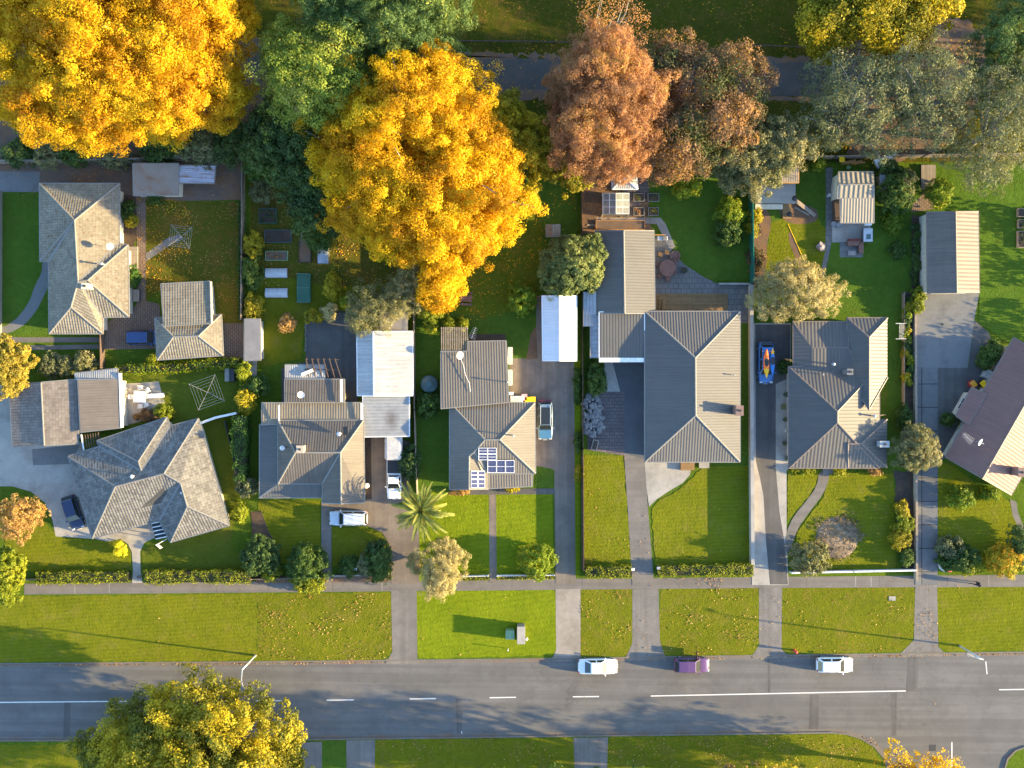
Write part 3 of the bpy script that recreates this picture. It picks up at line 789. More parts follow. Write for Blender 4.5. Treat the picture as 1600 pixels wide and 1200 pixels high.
# roofs
TILE_OLD = M_tile('roof_old_concrete_tile', (0.2175, 0.1856, 0.1344), .34, .30, ((.12, .07, .04), .53), .14)
TILE_GREY = M_tile('roof_grey_tile', (0.1452, 0.1335, 0.1181), .34, .32, ((.10, .09, .08), .62), .32)
TILE_TAUPE = M_tile('roof_taupe_tile', (0.1730, 0.1450, 0.1216), .34, .32, None, .2)
LONGG = M_corr('roof_longrun_grey', (0.1087, 0.0986, 0.0864), .32, .045, .5, .35, .10)
LONGF = M_corr('roof_flat_grey', (0.1033, 0.0950, 0.0830), .34, .03, .5, .35, .12)
CORR2 = M_corr('roof_corrugated_brown', (0.1151, 0.0948, 0.0760), .30, .035, .6, .3, .25)
CORRB = M_corr('roof_corrugated_beige', (0.2040, 0.1658, 0.1148), .30, .04, .6, .3, .35, ((.13, .09, .05), .58))
CORRT = M_corr('roof_corrugated_taupe', (0.1536, 0.1257, 0.0996), .30, .035, .6, .3, .2, ((.10, .08, .07), .66))
CORRS = M_corr('roof_subject', (0.1481, 0.1265, 0.1008), .30, .045, .55, .3, .16)
CORRG5 = M_corr('roof_slate_tray', (0.1007, 0.0894, 0.0778), .40, .045, .5, .3, .12)
CORRBR = M_corr('roof_brown_tray', (0.1983, 0.1019, 0.0794), .40, .035, .55, .3, .12)
CORRSH = M_corr('roof_shed_brown', (0.1500, 0.1162, 0.0938), .45, .05, .55, .3, .25, None, 0, .95)
ZINC = M_corr('roof_white_zinc', (.36, .345, .32), .5, .05, .45, .4, .25, ((.17, .10, .06), .60), .0)
WHITER = M_corr('roof_white_steel', (.62, .62, .62), .34, .04, .4, .4, .05)
CARPORT = M_corr('roof_carport', (.22, .22, .22), .38, .03, .5, .35, .12)
def stained_carport():
    t = NT('roof_carport_stained', .5, .35); sx = t.n('ShaderNodeSeparateXYZ'); t.l(t.uv(), sx.inputs[0])
    s = t.math('MULTIPLY_ADD', t.math('SINE', t.math('MULTIPLY', sx.outputs[0], 2 * math.pi / .38)), .5, .5)
    col = t.ramp(t.noise(1.2, 5), [(.3, (.20, .20, .20)), (.7, (.26, .26, .255))])
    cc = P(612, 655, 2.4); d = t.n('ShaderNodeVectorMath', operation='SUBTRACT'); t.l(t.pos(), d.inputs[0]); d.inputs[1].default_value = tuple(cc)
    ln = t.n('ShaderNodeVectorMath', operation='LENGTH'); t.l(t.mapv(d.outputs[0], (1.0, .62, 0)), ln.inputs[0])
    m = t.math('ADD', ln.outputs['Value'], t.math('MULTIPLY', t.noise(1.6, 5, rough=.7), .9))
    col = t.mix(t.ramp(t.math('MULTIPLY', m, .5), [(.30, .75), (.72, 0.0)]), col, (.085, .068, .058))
    return t.out(col, t.bump(s, .03))
CARPORT = stained_carport()
FIBRO = M_corr('roof_fibre_cement', (0.2400, 0.2120, 0.1680), .55, .12, .9, .15, .35, ((.14, .10, .075), .56))
CLEARR = M_corr('roof_translucent', (.33, .31, .28), .25, .04, .5, .3, .35, ((.16, .11, .08), .55))
FLATR = M_plain('roof_membrane', (.23, .205, .185), .8, .2, 0, .15, 1.2)
LEAFROOF = M_hard('roof_leaf_strewn', (.20, .16, .125), (.28, .24, .20), .7, 6, None, .02, ((.20, .085, .03), .8), gcol=.45)
# leaves and bark
BARK = M_bark('bark_brown', (.10, .075, .055)); BARKG = M_bark('bark_grey', (.28, .26, .23)); TWIG = M_plain('twigs', (.035, .035, .018), .95, .1)
L_YEL = M_leaf('leaf_yellow', [(0, (.34, .15, .004)), (.25, (.48, .27, .005)), (.6, (.60, .38, .007)), (.85, (.66, .47, .012)), (1, (.36, .34, .025))], .42)
L_YEL2 = M_leaf('leaf_golden', [(0, (.36, .15, .005)), (.3, (.50, .28, .006)), (.7, (.58, .385, .008)), (1, (.46, .37, .018))], .42)
L_YG = M_leaf('leaf_yellow_green', [(0, (.10, .11, .012)), (.35, (.24, .21, .014)), (.75, (.42, .33, .014)), (1, (.50, .36, .016))], .32)
L_ORB = M_leaf('leaf_russet', [(0, (.17, .10, .035)), (.3, (.30, .145, .065)), (.6, (.40, .20, .095)), (.85, (.44, .23, .055)), (1, (.17, .17, .035))], .36)
L_ORD = M_leaf('leaf_russet_dark', [(0, (.05, .085, .02)), (.3, (.09, .085, .03)), (.55, (.17, .095, .05)), (.8, (.25, .13, .06)), (1, (.34, .20, .03))], .28)
L_LIME = M_leaf('leaf_lime', [(0, (.08, .13, .015)), (.4, (.20, .26, .035)), (.8, (.33, .36, .05)), (1, (.28, .22, .09))], .30)
L_GRN = M_leaf('leaf_green', [(0, (.025, .055, .012)), (.5, (.055, .10, .018)), (1, (.11, .155, .025))], .25)
L_DGR = M_leaf('leaf_dark_green', [(0, (.025, .05, .015)), (.5, (.05, .09, .022)), (1, (.10, .145, .03))], .22)
L_CON = M_leaf('leaf_feathery_green', [(0, (.045, .085, .025)), (.5, (.09, .15, .04)), (.85, (.15, .20, .045)), (1, (.36, .36, .05))], .25)
L_OLV = M_leaf('leaf_olive', [(0, (.09, .10, .035)), (.5, (.19, .18, .07)), (1, (.32, .27, .12))], .25)
L_PALE = M_leaf('leaf_pale_straw', [(0, (.20, .17, .06)), (.5, (.36, .30, .12)), (1, (.52, .43, .20))], .28)
L_GREY = M_leaf('leaf_grey_green', [(0, (.07, .08, .035)), (.5, (.14, .15, .065)), (.85, (.20, .20, .09)), (1, (.30, .24, .06))], .25)
L_HEDGE = M_leaf('leaf_hedge', [(0, (.09, .12, .008)), (.5, (.19, .22, .012)), (1, (.32, .30, .016))], .28)
L_HEDGED = M_leaf('leaf_hedge_dark', [(0, (.03, .08, .012)), (.5, (.055, .12, .018)), (1, (.10, .17, .022))], .25)
L_CIT = M_leaf('leaf_citrus', [(0, (.06, .11, .01)), (.5, (.15, .21, .012)), (.93, (.27, .30, .016)), (1, (.6, .25, .01))], .28)
L_SUNSET = M_leaf('leaf_orange_mix', [(0, (.14, .16, .012)), (.45, (.40, .34, .02)), (.7, (.55, .28, .012)), (1, (.55, .17, .01))], .28)
L_PINK = M_leaf('leaf_peach', [(0, (.22, .13, .05)), (.5, (.42, .25, .08)), (1, (.55, .33, .06))], .3)
L_PALM = M_leaf('leaf_palm', [(0, (.10, .075, .03)), (.15, (.06, .09, .02)), (.5, (.13, .16, .03)), (1, (.36, .31, .05))], .2)
L_FALL = M_attr('leaf_fallen', [(0, (.16, .075, .03)), (.4, (.30, .15, .05)), (.75, (.42, .24, .09)), (1, (.50, .35, .14))])
L_FALLY = M_attr('leaf_fallen_yellow', [(0, (.34, .14, .012)), (.5, (.50, .25, .012)), (1, (.60, .36, .02))])

# ---------------------------------------------------------------- land, road, paths
KN = [(-3000, 1063), (0, 1036), (400, 1033), (800, 1029), (1200, 1023), (1600, 1018), (4600, 985)]        # kerb line of the north side
KS = [(-3000, 1185), (0, 1158.5), (460, 1157), (800, 1152.5), (1200, 1147.5), (1300, 1146)]                # south side, west of the side street
CORN = [(1322, 1148), (1345, 1155), (1366, 1168), (1380, 1185), (1386, 1203), (1386, 4600)]
CORE = [(1571, 4600), (1571, 1203), (1576, 1186), (1588, 1174), (1604, 1168), (4600, 1130)]
def big(name, mat, pts, z):
    q = [P(*p) for p in pts]
    if area2(q) < 0: q = q[::-1]
    return props(MB().poly([(p.x, p.y, z) for p in q]).build(name, mat), kind='structure')
props(MB().poly([(-2500, -2500, -.4), (2500, -2500, -.4), (2500, 2500, -.4), (-2500, 2500, -.4)]).build('ground', GRASS), kind='structure')
big('lawn_ground', GRASS, KN + [(4600, -3600), (-3000, -3600)], 0.0)
big('lawn_ground', GRASS, KS + CORN + [(-3000, 4600)], 0.0)
big('lawn_ground', GRASS, CORE + [(4600, 4600)], 0.0)
big('road', ASPH, [(-3000, 1040), (4600, 960), (4600, 1170), (1640, 1210), (1640, 4700), (1330, 4700), (1330, 1210), (-3000, 1215)], -0.12)
def kerb(pts, side):
    q = [P(*p) for p in pts]; n = len(q); a = []; b = []
    for i in range(n):
        d = (q[min(i + 1, n - 1)] - q[max(i - 1, 0)]).normalized(); nn = Vector((-d.y, d.x, 0)) * side
        a.append(q[i] + nn * .17); b.append(q[i] - nn * .0)
    mb = MB()
    for i in range(n - 1):
        mb.add([(*a[i][:2], .02), (*a[i + 1][:2], .02), (*b[i + 1][:2], .02), (*b[i][:2], .02), (*a[i][:2], -.15), (*a[i + 1][:2], -.15)], [(0, 1, 2, 3) if side < 0 else (3, 2, 1, 0), (0, 4, 5, 1) if side < 0 else (1, 5, 4, 0)])
    # gutter tray
    for i in range(n - 1):
        d0 = (a[i] - b[i]).normalized() * .32
        mb.add([(*(a[i])[:2], -.112), (*(a[i + 1])[:2], -.112), (*(a[i + 1] + d0)[:2], -.114), (*(a[i] + d0)[:2], -.114)], [(0, 1, 2, 3) if side > 0 else (3, 2, 1, 0)])
    props(mb.build('kerb', KERB), kind='structure')
kerb(KN, -1); kerb(KS + CORN, 1); kerb(CORE, 1)
def strip(name, mat, line, wpx, z, kind='structure'):
    q = [P(*p) for p in line]; a = []; b = []
    for i in range(len(q)):
        d = (q[min(i + 1, len(q) - 1)] - q[max(i - 1, 0)]).normalized(); nn = Vector((-d.y, d.x, 0)) * wpx * PX / 2
        a.append(q[i] + nn); b.append(q[i] - nn)
    pts = [(p.x, p.y, z) for p in b + a[::-1]]
    return props(MB().poly(pts).build(name, mat), kind=kind)
for ln in ([(-600, 1103), (0, 1098), (224, 1096)], [(400, 1095.7), (440, 1095.3)], [(510, 1094.6), (553, 1094)], [(640, 1092.6), (681, 1092)], [(765, 1090.7), (806, 1090)], [(895, 1089.2), (936, 1088.8)], [(1017, 1088), (1416, 1080)], [(1562, 1078.2), (1900, 1073)], [(1488, 1160), (1488.5, 1400)]):
    strip('road_line', LINE, ln, 1.7, -.116)
strip('road_mark', LINE, [(1541, 1034), (1542, 1044), (1543, 1054)], 1.6, -.116); strip('road_mark', LINE, [(1514, 1026), (1524, 1022)], 1.0, -.116)
strip('road_mark', LINE, [(721, 1143), (722, 1149)], 1.2, -.116)
# seams and patches in the road surface
for pts in ([(1419, 1025), (1436, 1025), (1434, 1080), (1416, 1081)], [(1266, 1086), (1280, 1086), (1279, 1143), (1264, 1143)], [(100, 1098), (110, 1098), (108, 1156), (98, 1156)], [(1392, 1083), (1402, 1083), (1401, 1150), (1394, 1150)], [(712, 1093), (722, 1093), (722, 1152), (714, 1152)], [(1200, 1024), (1204, 1024), (1204, 1085), (1200, 1085)]):
    patch('road_repair', ASPHD, pts, z=-.1175)
patch('manhole_cover', DKMETAL, [(1452, 1164), (1463, 1164), (1463, 1174), (1452, 1174)], z=-.115)

FP = lambda x: 912 - 0.009 * (x - 38)
patch('footpath', PATH, [(38, FP(38)), (400, FP(400)), (900, FP(900)), (1250, FP(1250)), (1900, FP(1900)), (1900, FP(1900) + 21), (1600, FP(1600) + 19), (1200, FP(1200) + 17), (38, FP(38) + 17)], 2)
for x in (117, 171, 254, 338, 420, 520, 597, 700, 800, 910, 1180, 1260, 1337, 1361, 1374, 1480, 1545): strip('path_joint', CONC if x % 2 else ASPHD, [(x, FP(x) + .5), (x, FP(x) + 16)], .8, .011)
# verges
patch('verge_lawn', VERGE, [(-300, 936), (36, 932), (402, 927), (402, 1032), (0, 1035), (-300, 1038)], 1, jit=.065)
patch('verge_lawn', LEAFYG, [(402, 927), (608, 925.5), (614, 932), (613, 1015), (608, 1026), (596, 1031), (402, 1032.5)], 1, jit=.065)
patch('verge_lawn', VIVID, [(648, 924), (866, 921), (869, 930), (869, 1015), (864, 1024), (656, 1029), (650, 1018)], 1, jit=.065)
patch('verge_lawn', LEAFYG, [(907, 921), (986, 920), (989, 926), (988, 1005), (984, 1020), (974, 1026), (907, 1027)], 1, jit=.065)
patch('verge_lawn', LEAFYG, [(1034, 920), (1182, 918), (1187, 924), (1186, 1008), (1180, 1020), (1170, 1023), (1044, 1025), (1034, 1018), (1031, 1000), (1029, 960)], 1, jit=.065)
patch('verge_lawn', LEAFYG, [(1222, 919), (1428, 915), (1431, 922), (1428, 1000), (1420, 1014), (1404, 1019), (1232, 1021), (1221, 1014)], 1, jit=.065)
patch('verge_lawn', VERGE, [(1464, 915), (1900, 909), (1900, 1012), (1600, 1016), (1480, 1018), (1466, 1010)], 1, jit=.065)
patch('verge_lawn', LEAFYG, [(-300, 1166), (120, 1163), (440, 1160), (470, 1160), (473, 1300), (-300, 1300)], 1, jit=.065)
patch('verge_lawn', REARG, [(506, 1158), (538, 1157), (542, 1164), (543, 1300), (503, 1300), (503, 1166)], 1, jit=.065)
patch('verge_lawn', LEAFYG, [(588, 1156), (884, 1153), (897, 1158), (902, 1300), (584, 1300), (584, 1162)], 1, jit=.065)
patch('verge_lawn', LEAFYG, [(958, 1152), (1310, 1147), (1340, 1154), (1362, 1168), (1376, 1188), (1380, 1300), (945, 1300), (948, 1160)], 1, jit=.065)
# crossings over the verge
def crossing(pts, mat):
    patch('driveway_crossing', mat, pts, 1.6)
for pts, m in (([(611, FP(611) + 16), (651, FP(651) + 16), (652, 1030), (606, 1031), (613, 1018)], CROSS), ([(868, FP(868) + 16), (907, FP(907) + 16), (907, 1028), (864, 1028), (869, 1015)], GRAVEL), ([(988, 921), (1029, 920), (1031, 1000), (1038, 1024), (978, 1027), (988, 1005)], CROSS), ([(1186, 919), (1222, 918), (1221, 1014), (1228, 1022), (1176, 1024), (1186, 1008)], CROSS), ([(1430, 915), (1464, 914), (1466, 1010), (1474, 1019), (1408, 1020), (1428, 1000)], CROSS), ([(472, 1160), (503, 1159), (503, 1300), (472, 1300)], CROSS), ([(541, 1157), (586, 1156), (584, 1300), (543, 1300)], CROSS), ([(896, 1153), (950, 1152), (946, 1300), (902, 1300)], CROSS)): crossing(pts, m)
for x0, x1 in ((603, 654), (862, 908), (978, 1040), (1176, 1230), (1408, 1474)):
    y = 1029 - (x0 - 800) * .0145
    q = [P(x0, y - 2), P(x1, y - 2.5), P(x1, y + 5.5), P(x0, y + 6)]
    props(MB().poly([(*q[3][:2], -.11), (*q[2][:2], -.11), (*q[1][:2], .03), (*q[0][:2], .03)]).build('crossing_ramp', CROSS), kind='structure')

# park north of the houses
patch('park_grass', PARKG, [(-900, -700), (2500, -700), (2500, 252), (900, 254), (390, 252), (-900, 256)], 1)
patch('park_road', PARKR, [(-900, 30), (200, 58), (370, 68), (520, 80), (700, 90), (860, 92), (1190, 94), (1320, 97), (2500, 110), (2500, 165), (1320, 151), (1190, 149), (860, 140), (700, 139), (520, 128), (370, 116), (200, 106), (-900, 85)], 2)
patch('leaf_strip', LITTER, [(-900, 85), (200, 106), (370, 115), (520, 127), (700, 138), (860, 139), (860, 156), (700, 160), (520, 160), (440, 175), (370, 240), (200, 250), (-900, 250)], 1.8, 0, .25)
patch('leaf_strip', LITTER, [(860, 140), (1190, 149), (1320, 151), (1320, 158), (1190, 158), (860, 150)], 1.8, 0, .15)
patch('leaf_strip', LITTER, [(-900, 12), (370, 56), (700, 82), (1000, 86), (1320, 90), (1320, 97), (700, 91), (370, 69), (-900, 31)], 1.8, 0, .2)
patch('leaf_strip', LITTER, [(1280, 60), (1480, 20), (1560, 60), (1500, 250), (1290, 250)], 1.4, 2, .3)

# property 1 (old tiled house)
patch('yard', LITTER, [(-200, 252), (383, 252), (383, 312), (240, 315), (215, 340), (190, 310), (100, 300), (-200, 300)], 2)
patch('yard', CONCD, [(-200, 268), (62, 268), (62, 300), (-200, 300)], 3)
patch('lawn', REARG, [(4, 300), (64, 300), (78, 420), (80, 524), (4, 524)], 2)
patch('path', CONCD, [(66, 408), (78, 408), (79, 440), (70, 460), (55, 490), (30, 515), (-10, 527), (-10, 515), (20, 505), (45, 475), (55, 445), (66, 425)], 3, 1)
patch('lawn', BROWNG, [(228, 312), (380, 316), (380, 505), (345, 505), (330, 450), (250, 450), (228, 470)], 2)
patch('path', BRICKP, [(212, 318), (228, 316), (228, 470), (248, 475), (248, 540), (165, 545), (165, 512), (205, 492), (215, 470), (215, 400)], 3)
patch('path', CONCD, [(228, 396), (262, 372), (282, 366), (286, 374), (268, 382), (229, 408)], 3)
patch('drive', BRICKP, [(165, 505), (205, 480), (250, 478), (250, 545), (165, 546)], 3.6)
patch('path', PATH, [(-20, 527), (165, 527), (165, 535), (-20, 535)], 3); patch('path', PATH, [(40, 540), (165, 538), (165, 545), (40, 547)], 3)
patch('garden_bed', SOIL, [(190, 305), (212, 305), (214, 370), (205, 395), (188, 378)], 2.6)
patch('yard', BRICKP, [(346, 505), (381, 505), (381, 560), (348, 560)], 2.6)
# property 2 (grey tiled house on the corner)
patch('drive', CONC, [(-200, 590), (16, 590), (22, 698), (128, 690), (134, 705), (112, 714), (147, 842), (87, 838), (82, 812), (70, 785), (48, 768), (20, 760), (-200, 757)], 2)
patch('drive_patch', CONCD, [(50, 702), (125, 695), (110, 725), (52, 727)], 3)
patch('patio', CONC, [(190, 600), (248, 596), (260, 640), (255, 650), (195, 665)], 2)
patch('path', CONC, [(148, 842), (205, 824), (238, 818), (242, 840), (226, 848), (219, 862), (220, 893), (223, 911), (206, 911), (208, 893), (206, 862), (200, 850), (188, 842), (168, 846)], 3)
patch('lawn', VERGE, [(24, 765), (60, 790), (82, 838), (150, 845), (190, 846), (204, 860), (206, 893), (40, 900), (10, 860), (0, 800)], 1.5, 1)
patch('lawn', M_grass('grass_corner_plot', (.06, .085, .006), (.105, .125, .018), (.14, .12, .025), .4), [(190, 590), (370, 570), (373, 640), (372, 760), (360, 850), (392, 888), (222, 893), (222, 862), (245, 842), (360, 822), (318, 660), (270, 665), (248, 650), (260, 640), (245, 598)], 1.5)  # duller green lawn round the grey tiled house
# property 3 (brown corrugated house)
patch('lawn', LEAFYG, [(390, 252), (645, 252), (645, 440), (560, 500), (478, 488), (470, 560), (404, 575), (390, 500)], 1.4)
patch('lawn', BROWNG, [(392, 290), (480, 300), (600, 360), (640, 440), (520, 450), (392, 420)], 1.8)
patch('yard', ASPHD, [(478, 492), (500, 485), (558, 487), (560, 690), (575, 690), (575, 720), (440, 700), (440, 575), (478, 565)], 2)
patch('drive', ASPHB, [(572, 680), (604, 680), (640, 690), (640, 780), (612, 790), (655, 800), (655, 912), (612, 912), (608, 850), (597, 832), (575, 822), (502, 820), (502, 784), (572, 782)], 2)
patch('path', PATH, [(502, 818), (518, 820), (518, 911), (502, 911)], 3)
patch('garden_bed', SOIL, [(570, 684), (580, 684), (581, 780), (571, 780)], 3)
patch('lawn', VERGE, [(404, 782), (500, 782), (500, 880), (430, 880), (400, 830)], 1.5); patch('lawn', LEAFYG, [(519, 824), (575, 824), (597, 834), (606, 856), (608, 880), (519, 885)], 1.5)
patch('garden_bed', SOIL, [(392, 800), (408, 798), (420, 830), (436, 860), (440, 900), (398, 906)], 2); patch('garden_bed', LITTER, [(400, 901), (610, 899), (610, 909), (400, 911)], 1.8)
# property 4 (house with solar panels)
patch('lawn', REARG, [(652, 254), (904, 254), (904, 360), (846, 470), (845, 560), (800, 562), (800, 630), (655, 640)], 1.4)
patch('lawn', M_grass('grass_rear_leafy', (.06, .09, .005), (.10, .13, .014), (.15, .12, .015), .6, leaf=.4), [(660, 400), (845, 300), (850, 440), (790, 500), (660, 480)], 1.8, 1)
patch('yard', ASPHB, [(796, 560), (900, 560), (900, 912), (868, 912), (866, 735), (837, 728), (836, 640), (796, 628)], 2)
DRIVEG = M_hard('gravel_drive', (.135, .112, .09), (.235, .195, .155), .5, 7, None, .02, ((.10, .085, .07), .5), wear=R(90), gcol=.45)
patch('drive', DRIVEG, [(866, 735), (868, 728), (880, 640), (897, 580), (899, 912), (868, 912)], 3)
patch('yard_path', ASPHB, [(838, 462), (848, 462), (848, 562), (838, 562)], 2)
patch('garden_bed', BARKM, [(830, 520), (838, 510), (840, 560), (822, 562)], 2.6)
patch('garden_strip', VIVID, [(897, 562), (907, 562), (906, 900), (899, 900)], 3)
patch('lawn', VIVID, [(655, 765), (863, 772), (865, 904), (655, 908)], 1.5); patch('lawn', REARG, [(838, 728), (864, 733), (864, 762), (836, 762)], 2.6); patch('lawn', REARG, [(653, 638), (704, 638), (704, 768), (653, 768)], 1.6)
patch('path', ASPHB, [(764, 762), (775, 762), (776, 910), (765, 910)], 3); patch('path', ASPHD, [(702, 764), (867, 763), (867, 772), (702, 773)], 3.6)
patch('garden_bed', SOIL, [(733, 522), (790, 522), (790, 535), (733, 535)], 2.6)
# property 5 (hip roofed longrun house)
patch('yard', BARKM, [(908, 262), (1014, 258), (1014, 345), (1022, 365), (908, 365)], 2)
patch('path', PAVERR, [(975, 258), (1014, 258), (1014, 300), (985, 340), (975, 340)], 2.6)
patch('path', GRAVEL, [(932, 340), (1032, 340), (1040, 350), (1055, 385), (1048, 392), (1026, 350), (932, 348)], 2.6)
patch('lawn', REARG, [(1014, 262), (1172, 262), (1172, 440), (1118, 440), (1072, 415), (1050, 392), (1034, 345), (1014, 300)], 1.5)
patch('patio', PAVER, [(1020, 370), (1040, 370), (1050, 395), (1072, 415), (1100, 433), (1118, 442), (1172, 446), (1172, 505), (1150, 505), (1150, 487), (1020, 487)], 2)
patch('lawn', REARG, [(1157, 500), (1170, 500), (1170, 735), (1157, 735)], 1.8)
patch('drive', M_hard('asphalt_shaded_court', (.07, .072, .075), (.11, .11, .112), .35, 8), [(944, 562), (1010, 562), (1010, 725), (976, 712), (944, 690)], 2)  # dark asphalt court, with the house's shade put into its tone
patch('patio', PAVERR, [(918, 612), (975, 612), (976, 712), (918, 703)], 2.6); patch('patio', CONC, [(944, 562), (956, 562), (969, 612), (944, 612)], 3.4)  # last patch: pale, with one slanted edge, laid over the court
patch('drive', PATH, [(975, 708), (1008, 718), (1012, 790), (1022, 914), (988, 914), (981, 800)], 3)
patch('patio', CONC, [(1007, 720), (1090, 720), (1080, 730), (1078, 742), (1066, 755), (1044, 768), (1026, 780), (1014, 792), (1010, 760)], 3.6, 0)
patch('lawn', VERGE, [(911, 711), (974, 711), (980, 800), (987, 884), (911, 886)], 2, jit=.06); patch('lawn', VERGE, [(1018, 796), (1030, 782), (1060, 765), (1082, 745), (1100, 728), (1170, 728), (1171, 884), (1024, 884)], 2, jit=.06)
patch('garden_strip', BARKM, [(908, 712), (912, 712), (913, 890), (909, 890)], 3)
# property 6 (slate roofed house)
patch('drive', CONC, [(1173, 505), (1236, 505), (1236, 730), (1229, 735), (1229, 830), (1232, 914), (1175, 914)], 2)
patch('drive', ASPHD, [(1180, 507), (1235, 507), (1234, 590), (1212, 600), (1212, 730), (1218, 800), (1226, 850), (1231, 913), (1203, 913), (1197, 850), (1193, 775), (1187, 745), (1181, 720)], 3)
patch('path', PATH, [(1280, 735), (1296, 735), (1294, 755), (1284, 775), (1262, 803), (1245, 828), (1234, 862), (1226, 862), (1228, 832), (1240, 806), (1262, 780), (1276, 760)], 3.6, 1)
patch('lawn', VERGE, [(1230, 735), (1278, 735), (1274, 758), (1258, 782), (1238, 805), (1230, 812)], 2.6, jit=.06)
patch('lawn', VERGE, [(1297, 735), (1396, 740), (1400, 890), (1234, 890), (1236, 866), (1247, 830), (1264, 805), (1286, 778)], 2.6, jit=.06)
patch('garden_bed', SOIL, [(1396, 738), (1427, 735), (1427, 890), (1408, 888), (1400, 800)], 3.2, jit=.1)
patch('lawn', REARG, [(1174, 262), (1428, 262), (1428, 505), (1174, 505)], 1.4); patch('lawn', VERGE, [(1205, 340), (1292, 330), (1290, 440), (1270, 470), (1240, 440), (1195, 470), (1196, 380)], 1.9, 1, .1)  # lighter second patch puts sunlight into the rear lawn's colour
patch('garden_bed', BARKM, [(1174, 322), (1200, 326), (1206, 350), (1198, 380), (1198, 420), (1186, 450), (1174, 450)], 2.4, 1); patch('dirt', BARKM, [(1214, 316), (1275, 322), (1280, 345), (1250, 352), (1222, 345)], 2.4, 1)
patch('dirt', BARKM, [(1236, 360), (1244, 380), (1254, 412), (1262, 425), (1254, 428), (1240, 398), (1230, 368)], 2.4, 1)
patch('path', PAVER, [(1290, 262), (1301, 262), (1300, 372), (1296, 395), (1288, 432), (1280, 432), (1290, 390)], 2.8)
patch('patio', CONC, [(1300, 345), (1345, 345), (1345, 378), (1300, 379)], 3); patch('patio', CONC, [(1344, 342), (1360, 342), (1360, 378), (1344, 378)], 3.6); patch('patio', CONCD, [(1312, 378), (1348, 378), (1348, 402), (1312, 402)], 3)
patch('lawn', REARG, [(1388, 495), (1410, 495), (1411, 735), (1388, 735)], 2)
patch('garden_bed', SOIL, [(1410, 458), (1426, 455), (1426, 690), (1410, 690)], 2.6); patch('garden_bed', SOIL, [(1424, 335), (1446, 340), (1442, 455), (1424, 458)], 2.6)
patch('path', BRICKP, [(1438, 262), (1460, 262), (1458, 300), (1470, 325), (1424, 332), (1426, 318), (1440, 305)], 2.4)
# property 7 (brown roofed house)
patch('drive', CONCD, [(1428, 458), (1530, 458), (1522, 500), (1512, 575), (1428, 574)], 3)
patch('drive', CONCDJ, [(1430, 574), (1465, 574), (1465, 914), (1430, 914)], 3)
patch('yard', ASPHD, [(1465, 574), (1513, 574), (1522, 500), (1545, 520), (1560, 560), (1500, 650), (1478, 715), (1465, 722)], 2.4)
patch('lawn', VERGE, [(1465, 725), (1480, 722), (1540, 765), (1585, 785), (1590, 820), (1600, 850), (1560, 880), (1466, 886)], 2, jit=.06)
patch('lawn', REARG, [(1430, 255), (1900, 255), (1900, 600), (1580, 540), (1530, 505), (1530, 460), (1530, 330), (1430, 330)], 1.5)
patch('path', PATH, [(1578, 780), (1588, 784), (1590, 800), (1602, 830), (1594, 832), (1582, 805)], 3)
# garden lawns to the east of the frame, so that the ground carries on
patch('drive', CONC, [(1640, 560), (1720, 560), (1720, 914), (1640, 914)], 2)
# ---------------------------------------------------------------- buildings
# 1: old tiled house, top left
h = House('tiled_house', 'old cream tiled house with lichen spots and many hips, top left', 'house', 130, 400, TRIMP, CREAM, 'houses along the street')
ze, zr = 2.7, 4.4
V = [(62, 287, ze), (186, 287, ze), (186, 380, ze), (199.5, 383, ze), (200.7, 494.5, ze), (160, 495.5, ze), (160, 521, ze), (77, 521, ze), (76, 408, ze), (62.5, 408, ze),
     (116.5, 344, zr + .1), (122, 440, zr), (137, 438, zr - .05), (111, 480, zr - .5)]
h.roof(V, [(0, 1, 10), (1, 2, 11, 10), (2, 3, 12, 11), (3, 4, 12), (4, 5, 11, 12), (5, 6, 13, 11), (6, 7, 13), (7, 8, 10, 11, 13), (8, 9, 10), (9, 0, 10)], TILE_OLD)
h.chimney(133, 447, 3.2, 5.3, (.7, .55), CREAM); h.dish(171, 384, 4.6); h.flue(159, 412, 3.9, 4.8)
h = House('tiled_garage', 'cream tiled garage with flat rear roof beside the blue car', 'garage', 295, 500, TRIMP, CREAM, fit=False)
h.hip([(242, 497), (345, 492), (348, 555), (246, 562)], [(271, 526), (310, 525)], TILE_OLD, 2.4, 3.4)
h.flat([(252, 444), (327, 440), (329, 505), (256, 509)], [2.6, 2.6, 3.35, 3.35], TILE_OLD, ins=.3)
MB().beam(P(329.5, 440, 2.7), P(331, 505, 3.4), .2, .14).build('gutter', CREAM, h.o)
h = House('garden_shed', 'leaf covered garden shed in the top left yard', 'shed', 243, 280, TRIMP, CREAM, fit=False)
h.flat([(208, 256), (278, 256), (278, 304), (209, 305)], [2.5, 2.5, 2.2, 2.2], LEAFROOF, ins=.15)
h = House('lean_to', 'lean-to with bluish translucent roof beside the leaf covered shed', 'lean-to', 305, 272, TRIMP, CREAM, fit=False)
h.flat([(279.5, 259), (336, 259), (334, 286), (279.5, 285)], [2.2, 2.0, 2.0, 2.2], M_corr('roof_blue_translucent', (.36, .37, .42), .25, .04, .5, .3, .3, ((.24, .11, .05), .5)), ins=.15, walls=False)
for x, y in ((334, 260), (332, 285)): MB().tube(P(x, y, 0), P(x, y, 2), .05).build('post', TIMBER, h.o)
